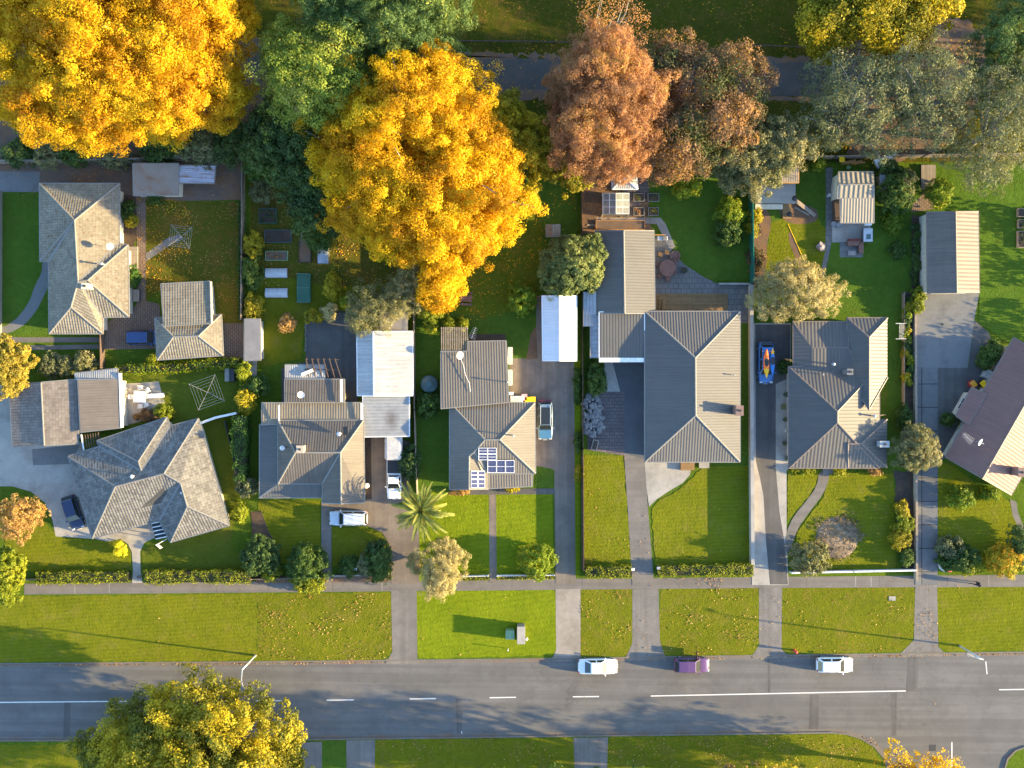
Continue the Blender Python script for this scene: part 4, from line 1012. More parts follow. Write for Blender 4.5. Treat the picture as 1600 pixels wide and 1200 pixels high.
# 2: corner tiled garage + lean-to + house
h = House('tiled_garage', 'grey tiled garage with corrugated lean-to on the pale concrete drive', 'garage', 70, 645, TRIMG, CREAM, fit=False)
h.gable([(15, 602), (121.5, 593), (121.5, 693), (20, 698)], [(64, 598), (69, 696)], TILE_TAUPE, 2.4, 3.2)
h.flat([(122, 594), (186, 593), (189, 668), (126, 675)], [2.9, 2.55, 2.55, 2.9], CORRT, ins=.15, part='lean_to_roof')
h.flat([(116.5, 583.5), (182.5, 576), (184.5, 592), (119, 594)], [2.25, 2.25, 2.5, 2.5], CLEARR, ins=.2, walls=False, part='porch_roof')
MB().beam(P(187.8, 583, 2.5), P(190.5, 668, 2.5), .3, .2).build('fascia', WHITE, h.o)
h = House('tiled_house', 'dark grey tiled house with angled wings beside the curved concrete drive', 'house', 230, 750, TRIMG, CREAM, 'houses along the street')
ze = 2.7
V = [(106.5, 713.5, ze), (151.5, 689, ze), (260, 652.5, ze), (265.5, 666, ze), (309.5, 654.5, ze), (357.5, 821, ze), (266.5, 847, ze), (249, 813, ze), (144, 841, ze),
     (216, 721, 4.5), (221, 736, 4.5), (180, 760, 5.0), (256, 740, 5.0), (282, 755, 4.6), (292.5, 791.5, 4.6), (155, 697.5, ze)]
h.roof(V, [(0, 15, 10, 3, 4, 12, 11), (1, 2, 9), (2, 3, 10, 9), (1, 9, 10, 15), (4, 5, 14, 13, 12), (5, 6, 14), (6, 7, 13, 14), (7, 8, 11, 12, 13), (8, 0, 11)], TILE_GREY)
h.flue(206, 744.5, 4.6, 5.2, .1, WHITE); h.flue(284, 770, 3.9, 4.4, .07, WHITE)
for i in range(4): pass
pg = thing('porch_pergola', 'white barred porch pergola over the front door of the grey tiled house', 'pergola', P(248, 830))
for i in range(5):
    a = P(237 + i * 1.6, 818 + i * 6, 2.3); b = P(257 + i * 1.5, 814 + i * 6, 2.3); MB().beam(a, b, .1, .12).build('rafter', WHITE, pg)
MB().poly([P(237, 818, 2.2), P(243.5, 843, 2.2), P(263, 838, 2.2), P(257, 814, 2.2)]).build('glass_roof', GLASS, pg)
for x, y in ((238, 818), (244, 842), (264, 839)): MB().tube(P(x, y, 0), P(x, y, 2.3), .05).build('post', WHITE, pg)
fl = thing('flag', 'small pale red and white flag on an angled pole by the porch', 'flag', P(250, 848))
a, b = P(261, 842, 2.4), P(243, 852, 2.9); MB().tube(a, b, .03).build('flag_pole', WHITE, fl)
fm = MB()
for i in range(6):
    x = i / 5; fm.v += [b.lerp(a, x * .25) + Vector((.05 * math.sin(i * 1.7), .05 * math.cos(i * 2), 0)), b.lerp(a, x * .25) + Vector((.25 + .08 * math.sin(i * 2), -.55, -.75))]
fm.f = [(2 * i, 2 * i + 1, 2 * i + 3, 2 * i + 2) for i in range(5)]; fm.build('cloth', M_plain('flag_cloth', (.6, .42, .38), .9), fl)
pt = thing('pergola_roof', 'small dark trellis roof joining the tiled garage and the grey house', 'pergola', P(140, 690))
for i in range(7): MB().beam(P(129 + i * 4, 679.5 - i * .6, 2.4), P(132 + i * 4, 702 - i * .6, 2.4), .08, .1).build('rafter', TIMBERD, pt)
MB().beam(P(127, 679, 2.48), P(131, 703, 2.48), .12, .14).build('bearer', WHITE, pt); MB().beam(P(154, 676, 2.3), P(157, 699, 2.3), .1, .12).build('bearer', TIMBERD, pt)
# 3: brown corrugated house
h = House('corrugated_house', 'brown corrugated house with lower verandah roofs beside the tall dark hedge', 'house', 500, 710, TRIMP, CREAM, 'houses along the street')
ze, zr = 3.0, 4.6
V = [(434.5, 657.5, ze), (567.5, 657, ze), (569, 784.5, ze), (533, 786.5, zr - .4), (504, 785, ze), (504, 755.5, ze), (434.5, 755.5, ze), (461.5, 707, zr), (532, 707, zr)]
h.roof(V, [(0, 1, 8, 7), (1, 2, 3, 8), (3, 4, 5, 8), (5, 6, 7, 8), (6, 0, 7)], CORR2, ins=.3)
h.flat([(406, 664), (434, 661), (434, 757), (406, 777.5)], [2.4, 2.85, 2.85, 2.4], LONGF, ins=.25, part='verandah_roof')
h.flat([(434, 757), (502.5, 757), (502.5, 777), (406, 777.5)], [2.85, 2.85, 2.4, 2.4], LONGF, ins=.25, part='verandah_roof')
h.flat([(409.5, 630), (565.5, 629.5), (565.5, 656.5), (409.5, 663.5)], [2.5, 2.5, 2.9, 2.9], CORRB, ins=.25, part='lean_to_roof')
h.flat([(445.5, 593), (537.5, 593), (537.5, 628.5), (445.5, 628.5)], [2.6, 2.6, 2.95, 2.95], CORR2, ins=.25, part='lean_to_roof')
h.flat([(446, 570.5), (507, 570), (507, 592), (446, 592)], [2.1, 2.1, 2.4, 2.4], CLEARR, ins=.1, walls=False, part='porch_roof')
MB().beam(P(436, 633, 3.0), P(436, 657, 3.1), .14, .1).build('flashing', WHITE, h.o); MB().beam(P(565, 630, 2.8), P(565, 656, 3.1), .2, .1).build('flashing', WHITE, h.o)
MB().beam(P(533.5, 593, 2.95), P(533.5, 628, 3.2), .3, .1).build('flashing', WHITE, h.o)
h.chimney(469, 702, 4.2, 5.6, (.7, .7), TANW); h.flue(441, 700, 3.4, 5.0, .14)
h.box('skylight', 540, 673, 4.15, (.55, .95, .25), GLASS, bevel=.03); h.flue(529.5, 678, 4.1, 5.4, .13)
h.dish(470, 618, 3.5, (.3, .4, .8)); h.box('roof_vent', 480, 582, 2.5, (1.4, .35, .2), WHITE, R(22))
pg = thing('pergola', 'dark beamed pergola behind the brown corrugated house', 'pergola', P(515, 570))
for i in range(6): MB().beam(P(478 + i * 9, 560, 2.3), P(484 + i * 10, 594, 2.3), .09, .14).build('rafter', TIMBERD, pg)
for y in (561, 577): MB().beam(P(476, y, 2.2), P(530, y + 1, 2.2), .1, .16).build('bearer', TIMBERD, pg)
for x, y in ((478, 561), (528, 562)): MB().tube(P(x, y, 0), P(x, y, 2.2), .06).build('post', TIMBERD, pg)
h = House('metal_garage', 'white zinc garage with rust streaks behind the brown corrugated house', 'garage', 600, 568, WHITE, CREAM, fit=False)
h.gable([(558, 518.5), (644, 518.5), (644.5, 617.5), (559, 617.5)], [(583, 518.5), (584, 617.5)], ZINC, 2.5, 3.1, ins=.2)
h = House('carport', 'grey steel carport with a dark stain in front of the zinc garage', 'carport', 603, 650, WHITE, CREAM, fit=False)
h.flat([(567.5, 619.5), (639, 619.5), (639, 681), (569, 682)], [2.45, 2.3, 2.3, 2.45], CARPORT, walls=False)
for x, y in ((571, 622), (636, 622), (571, 679), (636, 679)): MB().tube(P(x, y, 0), P(x, y, 2.3), .06).build('post', WHITE, h.o)
h = House('flat_shed', 'flat roofed lean-to at the back of the white zinc garage', 'shed', 615, 502, TRIMP, CREAM, fit=False)
h.flat([(595, 489), (635.5, 489), (635.5, 516), (595, 516)], [2.2, 2.2, 2.35, 2.35], FLATR, ins=.15)
h = House('flat_shed', 'long narrow pale roofed shed standing against the boundary fence', 'shed', 395, 530, TRIMP, GREYW, fit=False)
h.flat([(382.5, 499), (406, 499), (406.5, 562), (382, 563)], [2.1, 2.2, 2.2, 2.1], FLATR, ins=.12)
patch('path', CONC, [(383, 562), (402, 562), (401, 594), (386, 594)], 2.8)
# 4: house with solar panels
h = House('corrugated_house', 'taupe corrugated house with solar panels and long rear extension', 'house', 765, 690, TRIMP, CREAM, 'houses along the street')
ze, zr = 2.7, 4.5
V = [(703, 629.5, ze), (835.5, 629.5, ze), (836.5, 739.5, ze), (762.5, 740, ze), (762.5, 763.5, ze), (732.7, 764, 3.55), (703, 764.5, ze), (757.5, 687, zr), (781, 687, zr), (733, 712.5, 3.55), (741, 706, 3.85)]
h.roof(V, [(0, 1, 8, 7), (1, 2, 8), (2, 3, 10, 7, 8), (3, 4, 5, 9, 10), (5, 6, 0, 7, 10, 9)], CORRS, ins=.35)
h.flat([(762.5, 741), (832, 741), (831, 759.5), (762.5, 763)], [2.6, 2.6, 2.35, 2.35], CORRS, ins=.3, part='porch_roof', walls=False)
for x in (768, 800, 829): MB().tube(P(x, 758, 0), P(x, 758, 2.3), .06).build('porch_post', WHITE, h.o)
h.flat([(689.5, 549.5), (731, 549.5), (731, 534), (790.5, 533), (794.5, 628), (689.5, 638)], [2.7, 2.7, 2.6, 2.6, 3.3, 3.35], CORRS, ins=.2, part='extension_roof')
def solar_panel(px0, py0, px1, py1, zA, zB, rows=2, slopex=False, frame=WHITE):
    q = [P(px0, py0, zA), P(px1, py0, zB if slopex else zA), P(px1, py1, zB), P(px0, py1, zA if slopex else zB)]
    m = MB(); m.add(q + [p - Vector((0, 0, .05)) for p in q], [(3, 2, 1, 0), (4, 5, 6, 7), (0, 1, 5, 4), (1, 2, 6, 5), (2, 3, 7, 6), (3, 0, 4, 7)])
    uv = []
    for f in m.f: uv += [(m.v[i].x, m.v[i].y) for i in f]
    o = m.build('solar_panel', SOLAR, h.o, uvs=uv)
    f = MB(); up = Vector((0, 0, .02))
    for i in range(4): f.beam(q[i] + up, q[(i + 1) % 4] + up, .06, .05)
    f.beam(q[0].lerp(q[3], .5) + up, q[1].lerp(q[2], .5) + up, .05, .04); f.build('panel_frame', frame, o)
def zroof(y): return 4.5 - (y - 687) / 53 * 1.8 + .14
for a in ((748, 700, 761.5, 709), (762, 700, 775.5, 709), (748, 709.6, 761.5, 718.5), (762, 709.6, 775.5, 718.5), (762, 719.4, 775.5, 738.5), (776, 719.4, 789.5, 738.5), (790, 719.4, 803.5, 738.5)): solar_panel(*a, zroof(a[1]), zroof(a[3]))
def zwing(x): return 3.55 - (x - 732.7) / 30 * .85 + .14
for a in ((736, 736, 746.3, 748.5), (747, 736, 757.5, 748.5), (736, 749.2, 746.3, 762), (747, 749.2, 757.5, 762)): solar_panel(*a, zwing(a[0]), zwing(a[2]), slopex=True)
h.flue(802.5, 681, 3.9, 5.0, .07); h.dish(718, 555, 3.6, (.5, -.2, .8), .45); h.aerial(740, 520, 2.6, 4.2, 1.2); h.flue(793, 597, 2.7, 3.8, .06)
wr = MB(); pts = [P(x, y, 3.02 + (y - 540) / 90 * .3) for x, y in ((718, 556), (724, 570), (727, 585), (733, 598), (735, 612))]
for a, b in zip(pts[:-1], pts[1:]): wr.tube(a, b, .025)
wr.build('roof_cable', WHITE, h.o)
for y in (556, 590): h.box('window_hood', 797.5, y, 2.1, (.55, 2.0 if y < 570 else 1.7, .12), CREAM); h.box('bay_sill', 796.5, y, 1.0, (.5, 1.8, .9), WHITE)
pg = thing('slatted_pergola', 'slatted timber pergola at the back of the house with solar panels', 'pergola', P(710, 530))
for i in range(15): MB().beam(P(690 + i * 2.85, 511, 2.5), P(690 + i * 2.85, 548.5, 2.5), .1, .06).build('slat', TIMBER, pg)
for y in (513, 530, 547): MB().beam(P(688.5, y, 2.42), P(732, y, 2.42), .09, .12).build('bearer', TIMBER, pg)
for x, y in ((690, 513), (730, 513)): MB().tube(P(x, y, 0), P(x, y, 2.4), .06).build('post', TIMBER, pg)
h = House('metal_garage', 'long bright white steel garage at the head of the asphalt drive', 'garage', 874, 513, WHITE, WHITE, fit=False)
h.gable([(847.5, 463), (900.5, 463), (900.5, 563), (848.5, 563)], [(874, 463), (874, 563)], WHITER, 2.5, 3.2, ins=.2)
h = House('small_hut', 'tiny pale gabled playhouse on the leaf strewn back lawn', 'hut', 864, 359, TRIMP, TANW, fit=False)
h.gable([(854, 352), (874.5, 352), (874.5, 369), (854, 369)], [(864, 352), (864, 369)], CORRB, 1.3, 1.7, ins=.15)
# 5: hip roofed longrun house
h = House('longrun_house', 'large hip roofed house in grey longrun steel with brick chimney', 'house', 1082, 604, TRIMP, GREYW, 'houses along the street')
h.hip([(1008, 487), (1156, 487), (1156, 721.5), (1008, 721.5)], [(1086.5, 559), (1087, 649)], LONGG, 2.8, 4.55)
h.chimney(1155.5, 641.5, 0, 5.0, (.75, 1.0)); h.flue(1147, 586, 3.2, 3.6, .05)
h.box('front_step', 1074, 728, .2, (1.6, 1.0, .4), DECK); h.box('front_step', 1100, 726, .1, (1.2, .8, .2), CONC)
h = House('longrun_garage', 'gabled grey steel garage wing at the rear of the longrun house', 'garage', 975, 430, TRIMP, GREYW, fit=False)
h.gable([(931, 361), (1021.5, 361), (1023, 489), (927.5, 489)], [(974.5, 361), (976, 489)], LONGF, 2.5, 3.7)
h = House('flat_carport', 'mono-pitch steel carport between the garage wing and the longrun house', 'carport', 970, 525, WHITE, GREYW, fit=False)
h.flat([(937, 488), (1006.5, 488), (1006.5, 559), (937, 560)], [2.9, 2.9, 2.65, 2.65], LONGF, walls=False)
MB().beam(P(936, 562.5, 2.6), P(1007, 562.5, 2.6), .5, .2).build('fascia', WHITE, h.o)
for x in (939, 970, 1003): MB().tube(P(x, 557, 0), P(x, 557, 2.6), .07).build('post', WHITE, h.o)
pg = thing('glazed_pergola', 'glass roofed pergola along the left side of the steel carport', 'pergola', P(928, 510))
MB().poly([P(912, 456, 2.5), P(931, 456, 2.7), P(931, 492, 2.7), P(912, 492, 2.5)][::-1]).build('glass_roof', POLYB, pg)
MB().poly([P(923, 510, 2.3), P(937, 510, 2.5), P(937, 559, 2.5), P(923, 559, 2.3)][::-1]).build('glass_roof', POLYB, pg); MB().poly([P(912, 492, 2.4), P(937, 492, 2.6), P(937, 510, 2.6), P(912, 510, 2.4)][::-1]).build('glass_roof', POLYB, pg)
for i in range(8): MB().beam(P(922.5, 510 + i * 7, 2.36), P(937, 510 + i * 7, 2.56), .05, .06).build('rafter', TRIMP, pg)
for i in range(5): MB().beam(P(911.5 + i * 5, 456, 2.55 + i * .03), P(911.5 + i * 5, 510, 2.55 + i * .03), .05, .06).build('rafter', TRIMP, pg)
MB().beam(P(922.5, 509, 2.4), P(922.5, 560, 2.4), .12, .12).build('bearer', TRIMP, pg)
for x, y in ((912, 458), (912, 508), (923, 558)): MB().tube(P(x, y, 0), P(x, y, 2.3), .05).build('post', TRIMP, pg)
# 6: slate roofed house
h = House('slate_roof_house', 'slate grey tray roofed house with hipped wings beside the kayak car', 'house', 1310, 620, TRIMB, CREAM, 'houses along the street')
h.hip([(1232.5, 573), (1374, 573), (1374, 731), (1233, 731)], [(1308.5, 643), (1308.5, 660.5)], CORRG5, 2.8, 4.7)
h.hip([(1324, 497), (1386.5, 497), (1386.5, 590), (1324, 590)], [(1358, 527), (1358, 640)], CORRG5, 2.75, 3.95, gut=True)
h.hip([(1325, 655), (1386, 655), (1386, 730.6), (1325, 730.6)], [(1325, 693), (1346, 693)], CORRG5, 2.74, 3.9)
h.flat([(1240, 503), (1325, 503), (1325, 545), (1270, 544)], [2.6, 2.6, 3.0, 3.0], CORRBR if 0 else CORRG5, part='lean_to_roof'); h.flat([(1240, 503), (1270, 544), (1270, 575), (1240, 573)], [2.6, 3.0, 3.0, 2.6], CORRG5, part='lean_to_roof', walls=False)
h.flat([(1270, 544), (1326, 544), (1345, 590), (1270, 590)], [3.0, 3.0, 3.0, 3.0], CORRG5, part='lean_to_roof', walls=False)
h.chimney(1328, 581, 2.8, 4.9, (.55, .55), TRIMG); h.flue(1303, 569, 3.0, 4.0); h.flue(1286, 585, 3.2, 3.6, .05); h.flue(1367, 650, 3.2, 4.0); h.chimney(1382, 694, 2.6, 4.4, (.95, .6), GREYW)
h.box('entry_step', 1296, 735, .15, (1.6, .9, .3), CONCD)
# 7: brown roofed house at the right edge
h = House('brown_roof_house', 'brown tray roofed house set at an angle at the right edge', 'house', 1570, 660, TRIMB, CREAM, 'houses along the street')
u = Vector((.497, -.868)); v = Vector((.868, .497))
def Q(a, b, L0=(1478, 714)): p = Vector(L0) + u * a + v * b; return (p.x, p.y)
h.gable([Q(214, 0), Q(214, 118), Q(0, 118), Q(0, 0)], [Q(214, 66), Q(0, 66)], CORRBR, 2.7, 4.5, ins=.55)
h.flat([Q(64, -18), Q(114, -18), Q(116, 6), Q(62, 6)], [2.62, 2.62, 3.0, 3.0], CORRBR, part='bay_roof', ins=.4)
h.chimney(1597, 738, 2.6, 5.0, (.8, .9)); h.dish(1530, 690, 4.5, (.6, -.4, .6)); h.aerial(1512, 684, 3.6, 5.2, 2.4)
# sheds on the right
h = House('gabled_shed', 'brown steel shed with cream wall at the top of the concrete drive', 'shed', 1488, 395, TRIMB, CREAM, fit=False)
h.gable([(1449, 332), (1528.5, 331), (1530, 456), (1450, 457)], [(1493, 331.5), (1495, 456.5)], CORRSH, 2.7, 3.7, ins=.1)
h.box('roller_door', 1490, 457, 1.1, (3.2, .1, 2.2), WHITE)
h = House('corrugated_shed', 'small shed with pale corrugated fibre cement roof and cream gable wall', 'shed', 1336, 290, TRIMP, CREAM, fit=False)
h.gable([(1311, 269), (1364, 269), (1365, 309), (1309, 309)], [(1310.5, 288), (1365, 288)], FIBRO, 2.7, 3.1, ins=.1)
h = House('open_shelter', 'open shelter with taupe corrugated roof in front of the fibre cement shed', 'shelter', 1340, 330, TRIMP, TANW, fit=False)
h.flat([(1313.5, 310), (1365, 310), (1365, 347.5), (1314, 347.5)], [2.65, 2.65, 2.4, 2.4], M_corr('roof_shelter', (.27, .235, .185), .34, .06, .7, .2, .2), walls=False)
for x, y in ((1316, 345), (1363, 345), (1316, 312)): MB().tube(P(x, y, 0), P(x, y, 2.4), .06).build('post', TIMBERD, h.o)
MB().beam(P(1306, 312, .55), P(1308, 345, .55), .7, 1.1).build('bench', TIMBERD, h.o)
h = House('tan_shed', 'tan roofed garden shed with orange fascia half under the leafy tree', 'shed', 1232, 271, TIMBERO, TIMBERO, fit=False)
h.flat([(1206, 257), (1247.5, 257), (1247.5, 285), (1206, 285)], [2.3, 2.3, 2.2, 2.2], M_corr('roof_tan', (.30, .24, .17), .2, .03, .7, .2, .2), ins=.12, gut=True)
h = House('grey_lean_to', 'low grey sheet roof beside the back fence behind the small shed', 'shed', 1378, 252, TRIMP, GREYW, fit=False)
h.flat([(1366, 250), (1400, 240), (1394, 250), (1372, 262)], [1.9, 1.9, 1.8, 1.8], WHITER, ins=.1, walls=False)
for x, y in ((1370, 258), (1394, 246)): MB().tube(P(x, y, 0), P(x, y, 1.8), .05).build('post', TIMBER, h.o)
h = House('tent_roof', 'small pyramid shelter under the russet tree behind the greenhouse', 'shelter', 977, 286, WHITE, TANW, fit=False)
h.hip([(957, 270), (994, 270), (996, 295), (957, 295)], [(974, 278), (976, 278)], CLEARR, 1.9, 2.8, walls=False)
for x, y in ((959, 293), (993, 293)): MB().tube(P(x, y, 0), P(x, y, 1.9), .05).build('post', WHITE, h.o)
# ---------------------------------------------------------------- trees
GP = 'trees along the park edge'
tree('autumn_tree', 'huge bright yellow autumn tree filling the top left corner', [(60, 60, 85, 75, 15, 5), (160, 50, 105, 80, 18, 6), (280, 40, 85, 70, 17, 6), (345, 15, 45, 45, 14, 5), (110, 150, 90, 65, 15, 5), (220, 140, 95, 70, 16, 5), (310, 120, 62, 60, 13, 4), (155, 195, 62, 38, 11, 4), (345, 150, 42, 45, 9, 4), (40, 165, 35, 22, 9, 4), (250, 185, 50, 35, 9, 4), (85, 195, 25, 18, 8, 4), (40, -40, 90, 70, 16, 5), (250, -50, 120, 70, 17, 6)], L_YEL2, BARKG, group=GP, spacing=.9, per=150, leaf=.10, seed=3, inner=.55, nl=80, rough=.22, clump=1.05, tint=.6, gaps=1.0)
tree('autumn_tree', 'bright yellow autumn tree over the back lawn behind the solar panel house', [(640, 190, 95, 75, 15, 5), (560, 240, 62, 60, 12, 4), (660, 130, 62, 42, 14, 5), (705, 190, 72, 60, 14, 5), (600, 290, 78, 60, 12, 3), (710, 280, 105, 75, 13, 4), (690, 350, 70, 62, 11, 3), (760, 262, 40, 38, 10, 3), (690, 100, 24, 20, 12, 8), (620, 355, 48, 42, 9, 3), (690, 420, 32, 48, 7, 2), (560, 330, 40, 30, 9, 3), (520, 270, 30, 25, 9, 3), (745, 360, 38, 40, 9, 2), (690, 455, 25, 25, 5, 1.5)], L_YEL, BARKG, group=GP, spacing=.82, per=140, leaf=.094, seed=5, inner=.55, nl=70, rough=.27, clump=1.05, tint=.6, gaps=1.05)
tree('lime_tree', 'sunlit lime green tree standing left of the yellow back lawn tree', [(500, 115, 72, 62, 14, 6), (455, 85, 40, 38, 12, 5), (540, 80, 35, 40, 13, 6), (470, 160, 50, 45, 11, 4)], L_LIME, BARK, group=GP, spacing=.75, per=70, leaf=.12, aspect=.45, seed=8, rough=.3, clump=1.1)  # bright part of the conifer, its sunlight put into the lime leaves
tree('dark_tree', 'lower part of the sunlit lime conifer, shade put into dark green leaves', [(455, 205, 58, 62, 9, 2), (480, 270, 52, 45, 8, 2), (425, 225, 40, 40, 7, 1.5), (490, 330, 35, 32, 6, 1)], L_DGR, BARK, group=GP, spacing=.85, per=60, leaf=.13, seed=9)  # lower part of the same conifer; shade put into the leaf colour
tree('feathery_tree', 'large feathery grey green tree at the top edge', [(600, 40, 95, 65, 15, 5), (540, 20, 62, 50, 14, 5), (665, 30, 60, 70, 14, 5), (600, 105, 70, 40, 10, 3), (650, 90, 50, 40, 11, 3), (590, -40, 100, 60, 17, 6)], L_CON, BARK, group=GP, spacing=.85, per=85, leaf=.16, aspect=.22, seed=12, rough=.26, droop=.3)
tree('russet_tree', 'tall russet orange tree right of the boundary behind the greenhouse', [(945, 165, 82, 95, 14, 4), (945, 110, 65, 55, 14, 5), (960, 230, 62, 50, 11, 3), (905, 175, 42, 80, 10, 3), (985, 170, 42, 75, 11, 3)], L_ORB, BARKG, group=GP, spacing=.68, per=100, leaf=.088, aspect=.45, seed=15, inner=.9, rough=.2, clump=.95, tint=.55, gaps=.5)
tree('russet_tree', 'darker russet and green tree with clumped crown beside the orange one', [(1060, 215, 52, 48, 10, 3), (1110, 180, 62, 55, 11, 3), (1150, 135, 42, 55, 10, 3), (1080, 130, 62, 52, 10, 3), (1090, 235, 40, 32, 8, 2), (1040, 255, 28, 26, 6, 2), (1040, 110, 40, 50, 9, 3)], L_ORD, BARKG, group=GP, spacing=1.1, per=100, leaf=.11, seed=17, inner=.5, clump=.95, rough=.28, tint=.7, gaps=.8)
tree('bare_tree', 'thin purplish half bare tree at the top edge above the russet tree', [(960, 40, 50, 52, 11, 4), (935, 80, 35, 30, 9, 3)], L_ORB, BARKG, group=GP, spacing=1.5, per=30, leaf=.1, seed=19, nl=34)
tree('autumn_tree', 'golden and green tree at the top edge towards the right', [(1390, 20, 85, 42, 8.5, 3), (1300, 30, 45, 40, 7.5, 3), (1400, 60, 45, 38, 7, 2.5), (1360, -30, 100, 50, 9, 3), (1460, 5, 40, 25, 7, 3), (1290, 65, 25, 26, 5, 2)], L_YG, BARKG, group=GP, spacing=1.0, per=70, leaf=.135, seed=21, rough=.28, nl=30, clump=1.0, tint=.7)
for i, (lab, lo, sd) in enumerate((('sparse grey green tree with bare grey branches, left of its two neighbours', [(1340, 155, 72, 66, 11, 3), (1300, 170, 40, 50, 8, 2), (1375, 205, 42, 38, 8, 2)], 23), ('sparse grey green tree with a pale forked limb, in the middle of three', [(1450, 150, 66, 68, 11, 3), (1420, 120, 42, 40, 10, 3), (1470, 205, 42, 35, 7, 2)], 25), ('feathery grey green tree hanging over the far right back lawn', [(1560, 195, 58, 75, 11, 3), (1530, 240, 42, 45, 8, 2), (1585, 150, 42, 55, 10, 3), (1545, 270, 32, 24, 5, 1.5)], 27))):
    tree('sparse_tree', lab, lo, L_GREY, BARKG, group=GP, spacing=1.05, per=52, leaf=.13, aspect=.35, seed=sd, nl=60 if i < 2 else 26, inner=.5, rough=.22)
tree('dark_tree', 'blue green spreading tree at the top right corner', [(1575, 75, 52, 58, 8, 2), (1560, 125, 42, 40, 7, 2), (1610, 40, 55, 50, 8, 2)], L_CON, BARK, group=GP, spacing=.9, per=70, leaf=.14, aspect=.3, seed=29, rough=.24)
tree('green_tree', 'olive green garden tree over the tan roofed shed', [(1160, 225, 50, 38, 7, 2), (1225, 225, 46, 40, 7, 2), (1185, 270, 38, 30, 5, 1.5), (1140, 270, 26, 24, 4, 1)], L_OLV, BARK, spacing=.7, per=70, leaf=.10, seed=31, rough=.22, inner=.7)
tree('lime_tree', 'small yellow green tree right of the golden crown by the back fence', [(800, 228, 40, 40, 8.5, 3), (838, 218, 26, 32, 7, 2), (768, 185, 30, 26, 9, 4), (860, 262, 34, 22, 4, 1), (820, 310, 20, 20, 3.5, .6), (895, 275, 24, 22, 4, 1), (795, 168, 22, 22, 7, 3)], L_YG, BARK, spacing=.65, per=60, leaf=.10, seed=33, gaps=.8, rough=.28)
# row of shrubs behind the top left fence
for i, (x, y, rx, ry, hh, m, lab) in enumerate(((30, 240, 22, 18, 3, L_DGR, 'dark fir like shrub at the left end of the back fence'), (78, 238, 22, 20, 3, L_GREY, 'greyish shrub second along the back fence'), (120, 240, 24, 18, 3, L_GRN, 'green rounded shrub under the huge yellow tree'), (180, 246, 28, 14, 2.5, L_GREY, 'olive grey shrub next to the shed roof'), (250, 238, 26, 20, 3, L_GRN, 'green shrub between the yellow tree and the shed'), (318, 232, 30, 26, 4, L_GREY, 'brownish purple shrub near the end of the fence'), (362, 222, 26, 34, 4, L_DGR, 'dark shrub at the fence corner beside the deep shadow'), (402, 265, 16, 18, 2.5, L_HEDGED, 'vivid green bush at the corner of the vegetable garden'), (290, 222, 20, 16, 4, L_GRN, 'mid green bush beneath the right edge of the yellow tree'), (50, 200, 22, 26, 3, L_GREY, 'pale dry shrub at the edge of the leaf strewn bank'), (410, 300, 16, 16, 2, L_GREY, 'grey tinted bush north of the netted plot'), (500, 372, 16, 22, 2.2, L_GRN, 'broad leaved green bush beside the clear cold frame'))):
    shrub(lab, x, y, rx, ry, hh, m, group='shrubs along the back boundary', leaf=.10, spacing=.55)
# shrubs and small trees in the gardens
tree('leafy_tree', 'yellow green domed tree between the white garage and grey garage wing', [(898, 415, 34, 38, 5.2, 1.5), (924, 408, 20, 38, 4.5, 1.5), (868, 412, 22, 30, 4.2, 1), (892, 384, 24, 14, 4, 1), (870, 442, 24, 20, 3.5, 1)], M_leaf('leaf_sage', [(0, (.07, .10, .03)), (.5, (.15, .18, .05)), (1, (.27, .28, .08))], .25), BARK, spacing=.55, per=70, leaf=.09, seed=41, inner=.7)
shrub('round clipped bright green bush on the shaded back lawn', 815, 467, 20, 21, 2.2, L_CIT, 'bush')
tree('willowy_tree', 'wide pale straw coloured tree beside the concrete wall', [(1245, 457, 55, 40, 5, 1.2), (1210, 465, 35, 32, 4, 1), (1280, 460, 32, 30, 4, 1), (1240, 430, 38, 22, 4, 1)], L_PALE, BARKG, spacing=.6, per=62, leaf=.085, aspect=.4, seed=43, inner=.8, rough=.22, nl=24)
tree('round_tree', 'olive round headed tree in the strip beside the slab drive', [(1432, 702, 33, 33, 5, 1.5)], L_OLV, BARK, spacing=.45, per=70, leaf=.085, aspect=.4, seed=45, inner=.8, rough=.18)
tree('willowy_tree', 'pale feathery tree at the front boundary below the palm', [(692, 886, 31, 40, 5, 1.2), (683, 910, 22, 18, 3.5, 1), (702, 868, 20, 20, 4, 1), (648, 880, 10, 16, 2.2, .6)], L_PALE, BARK, spacing=.5, per=66, leaf=.085, aspect=.35, seed=47, inner=.8, rough=.24)
shrub('lemon tree with glossy lime leaves by the front fence', 838, 876, 26, 24, 2.6, L_CIT, 'citrus_tree', cat='tree')
tree('street_tree', 'large yellow green street tree at the bottom left edge', [(320, 1120, 72, 52, 9, 3), (390, 1150, 62, 62, 9, 3), (260, 1150, 62, 52, 9, 3), (200, 1175, 52, 50, 8, 2), (330, 1185, 90, 60, 11, 3), (430, 1185, 45, 45, 7, 2), (230, 1110, 40, 26, 6, 2), (155, 1170, 35, 28, 5, 2), (330, 1230, 120, 60, 11, 3), (345, 1090, 30, 25, 7, 3)], M_leaf('leaf_street_tree', [(0, (.07, .09, .014)), (.3, (.19, .18, .016)), (.7, (.40, .32, .016)), (1, (.50, .38, .02))], .32), BARK, spacing=.95, per=75, leaf=.13, seed=49, rough=.32, nl=60, clump=.95, tint=.7, gaps=.85)
tree('garden_tree', 'round yellow green tree cut by the left edge, upper of two', [(10, 572, 36, 44, 5, 1.2)], M_leaf('leaf_ochre', [(0, (.14, .13, .02)), (.5, (.32, .24, .03)), (1, (.46, .35, .06))], .3), BARK, spacing=.5, per=60, leaf=.09, seed=51)
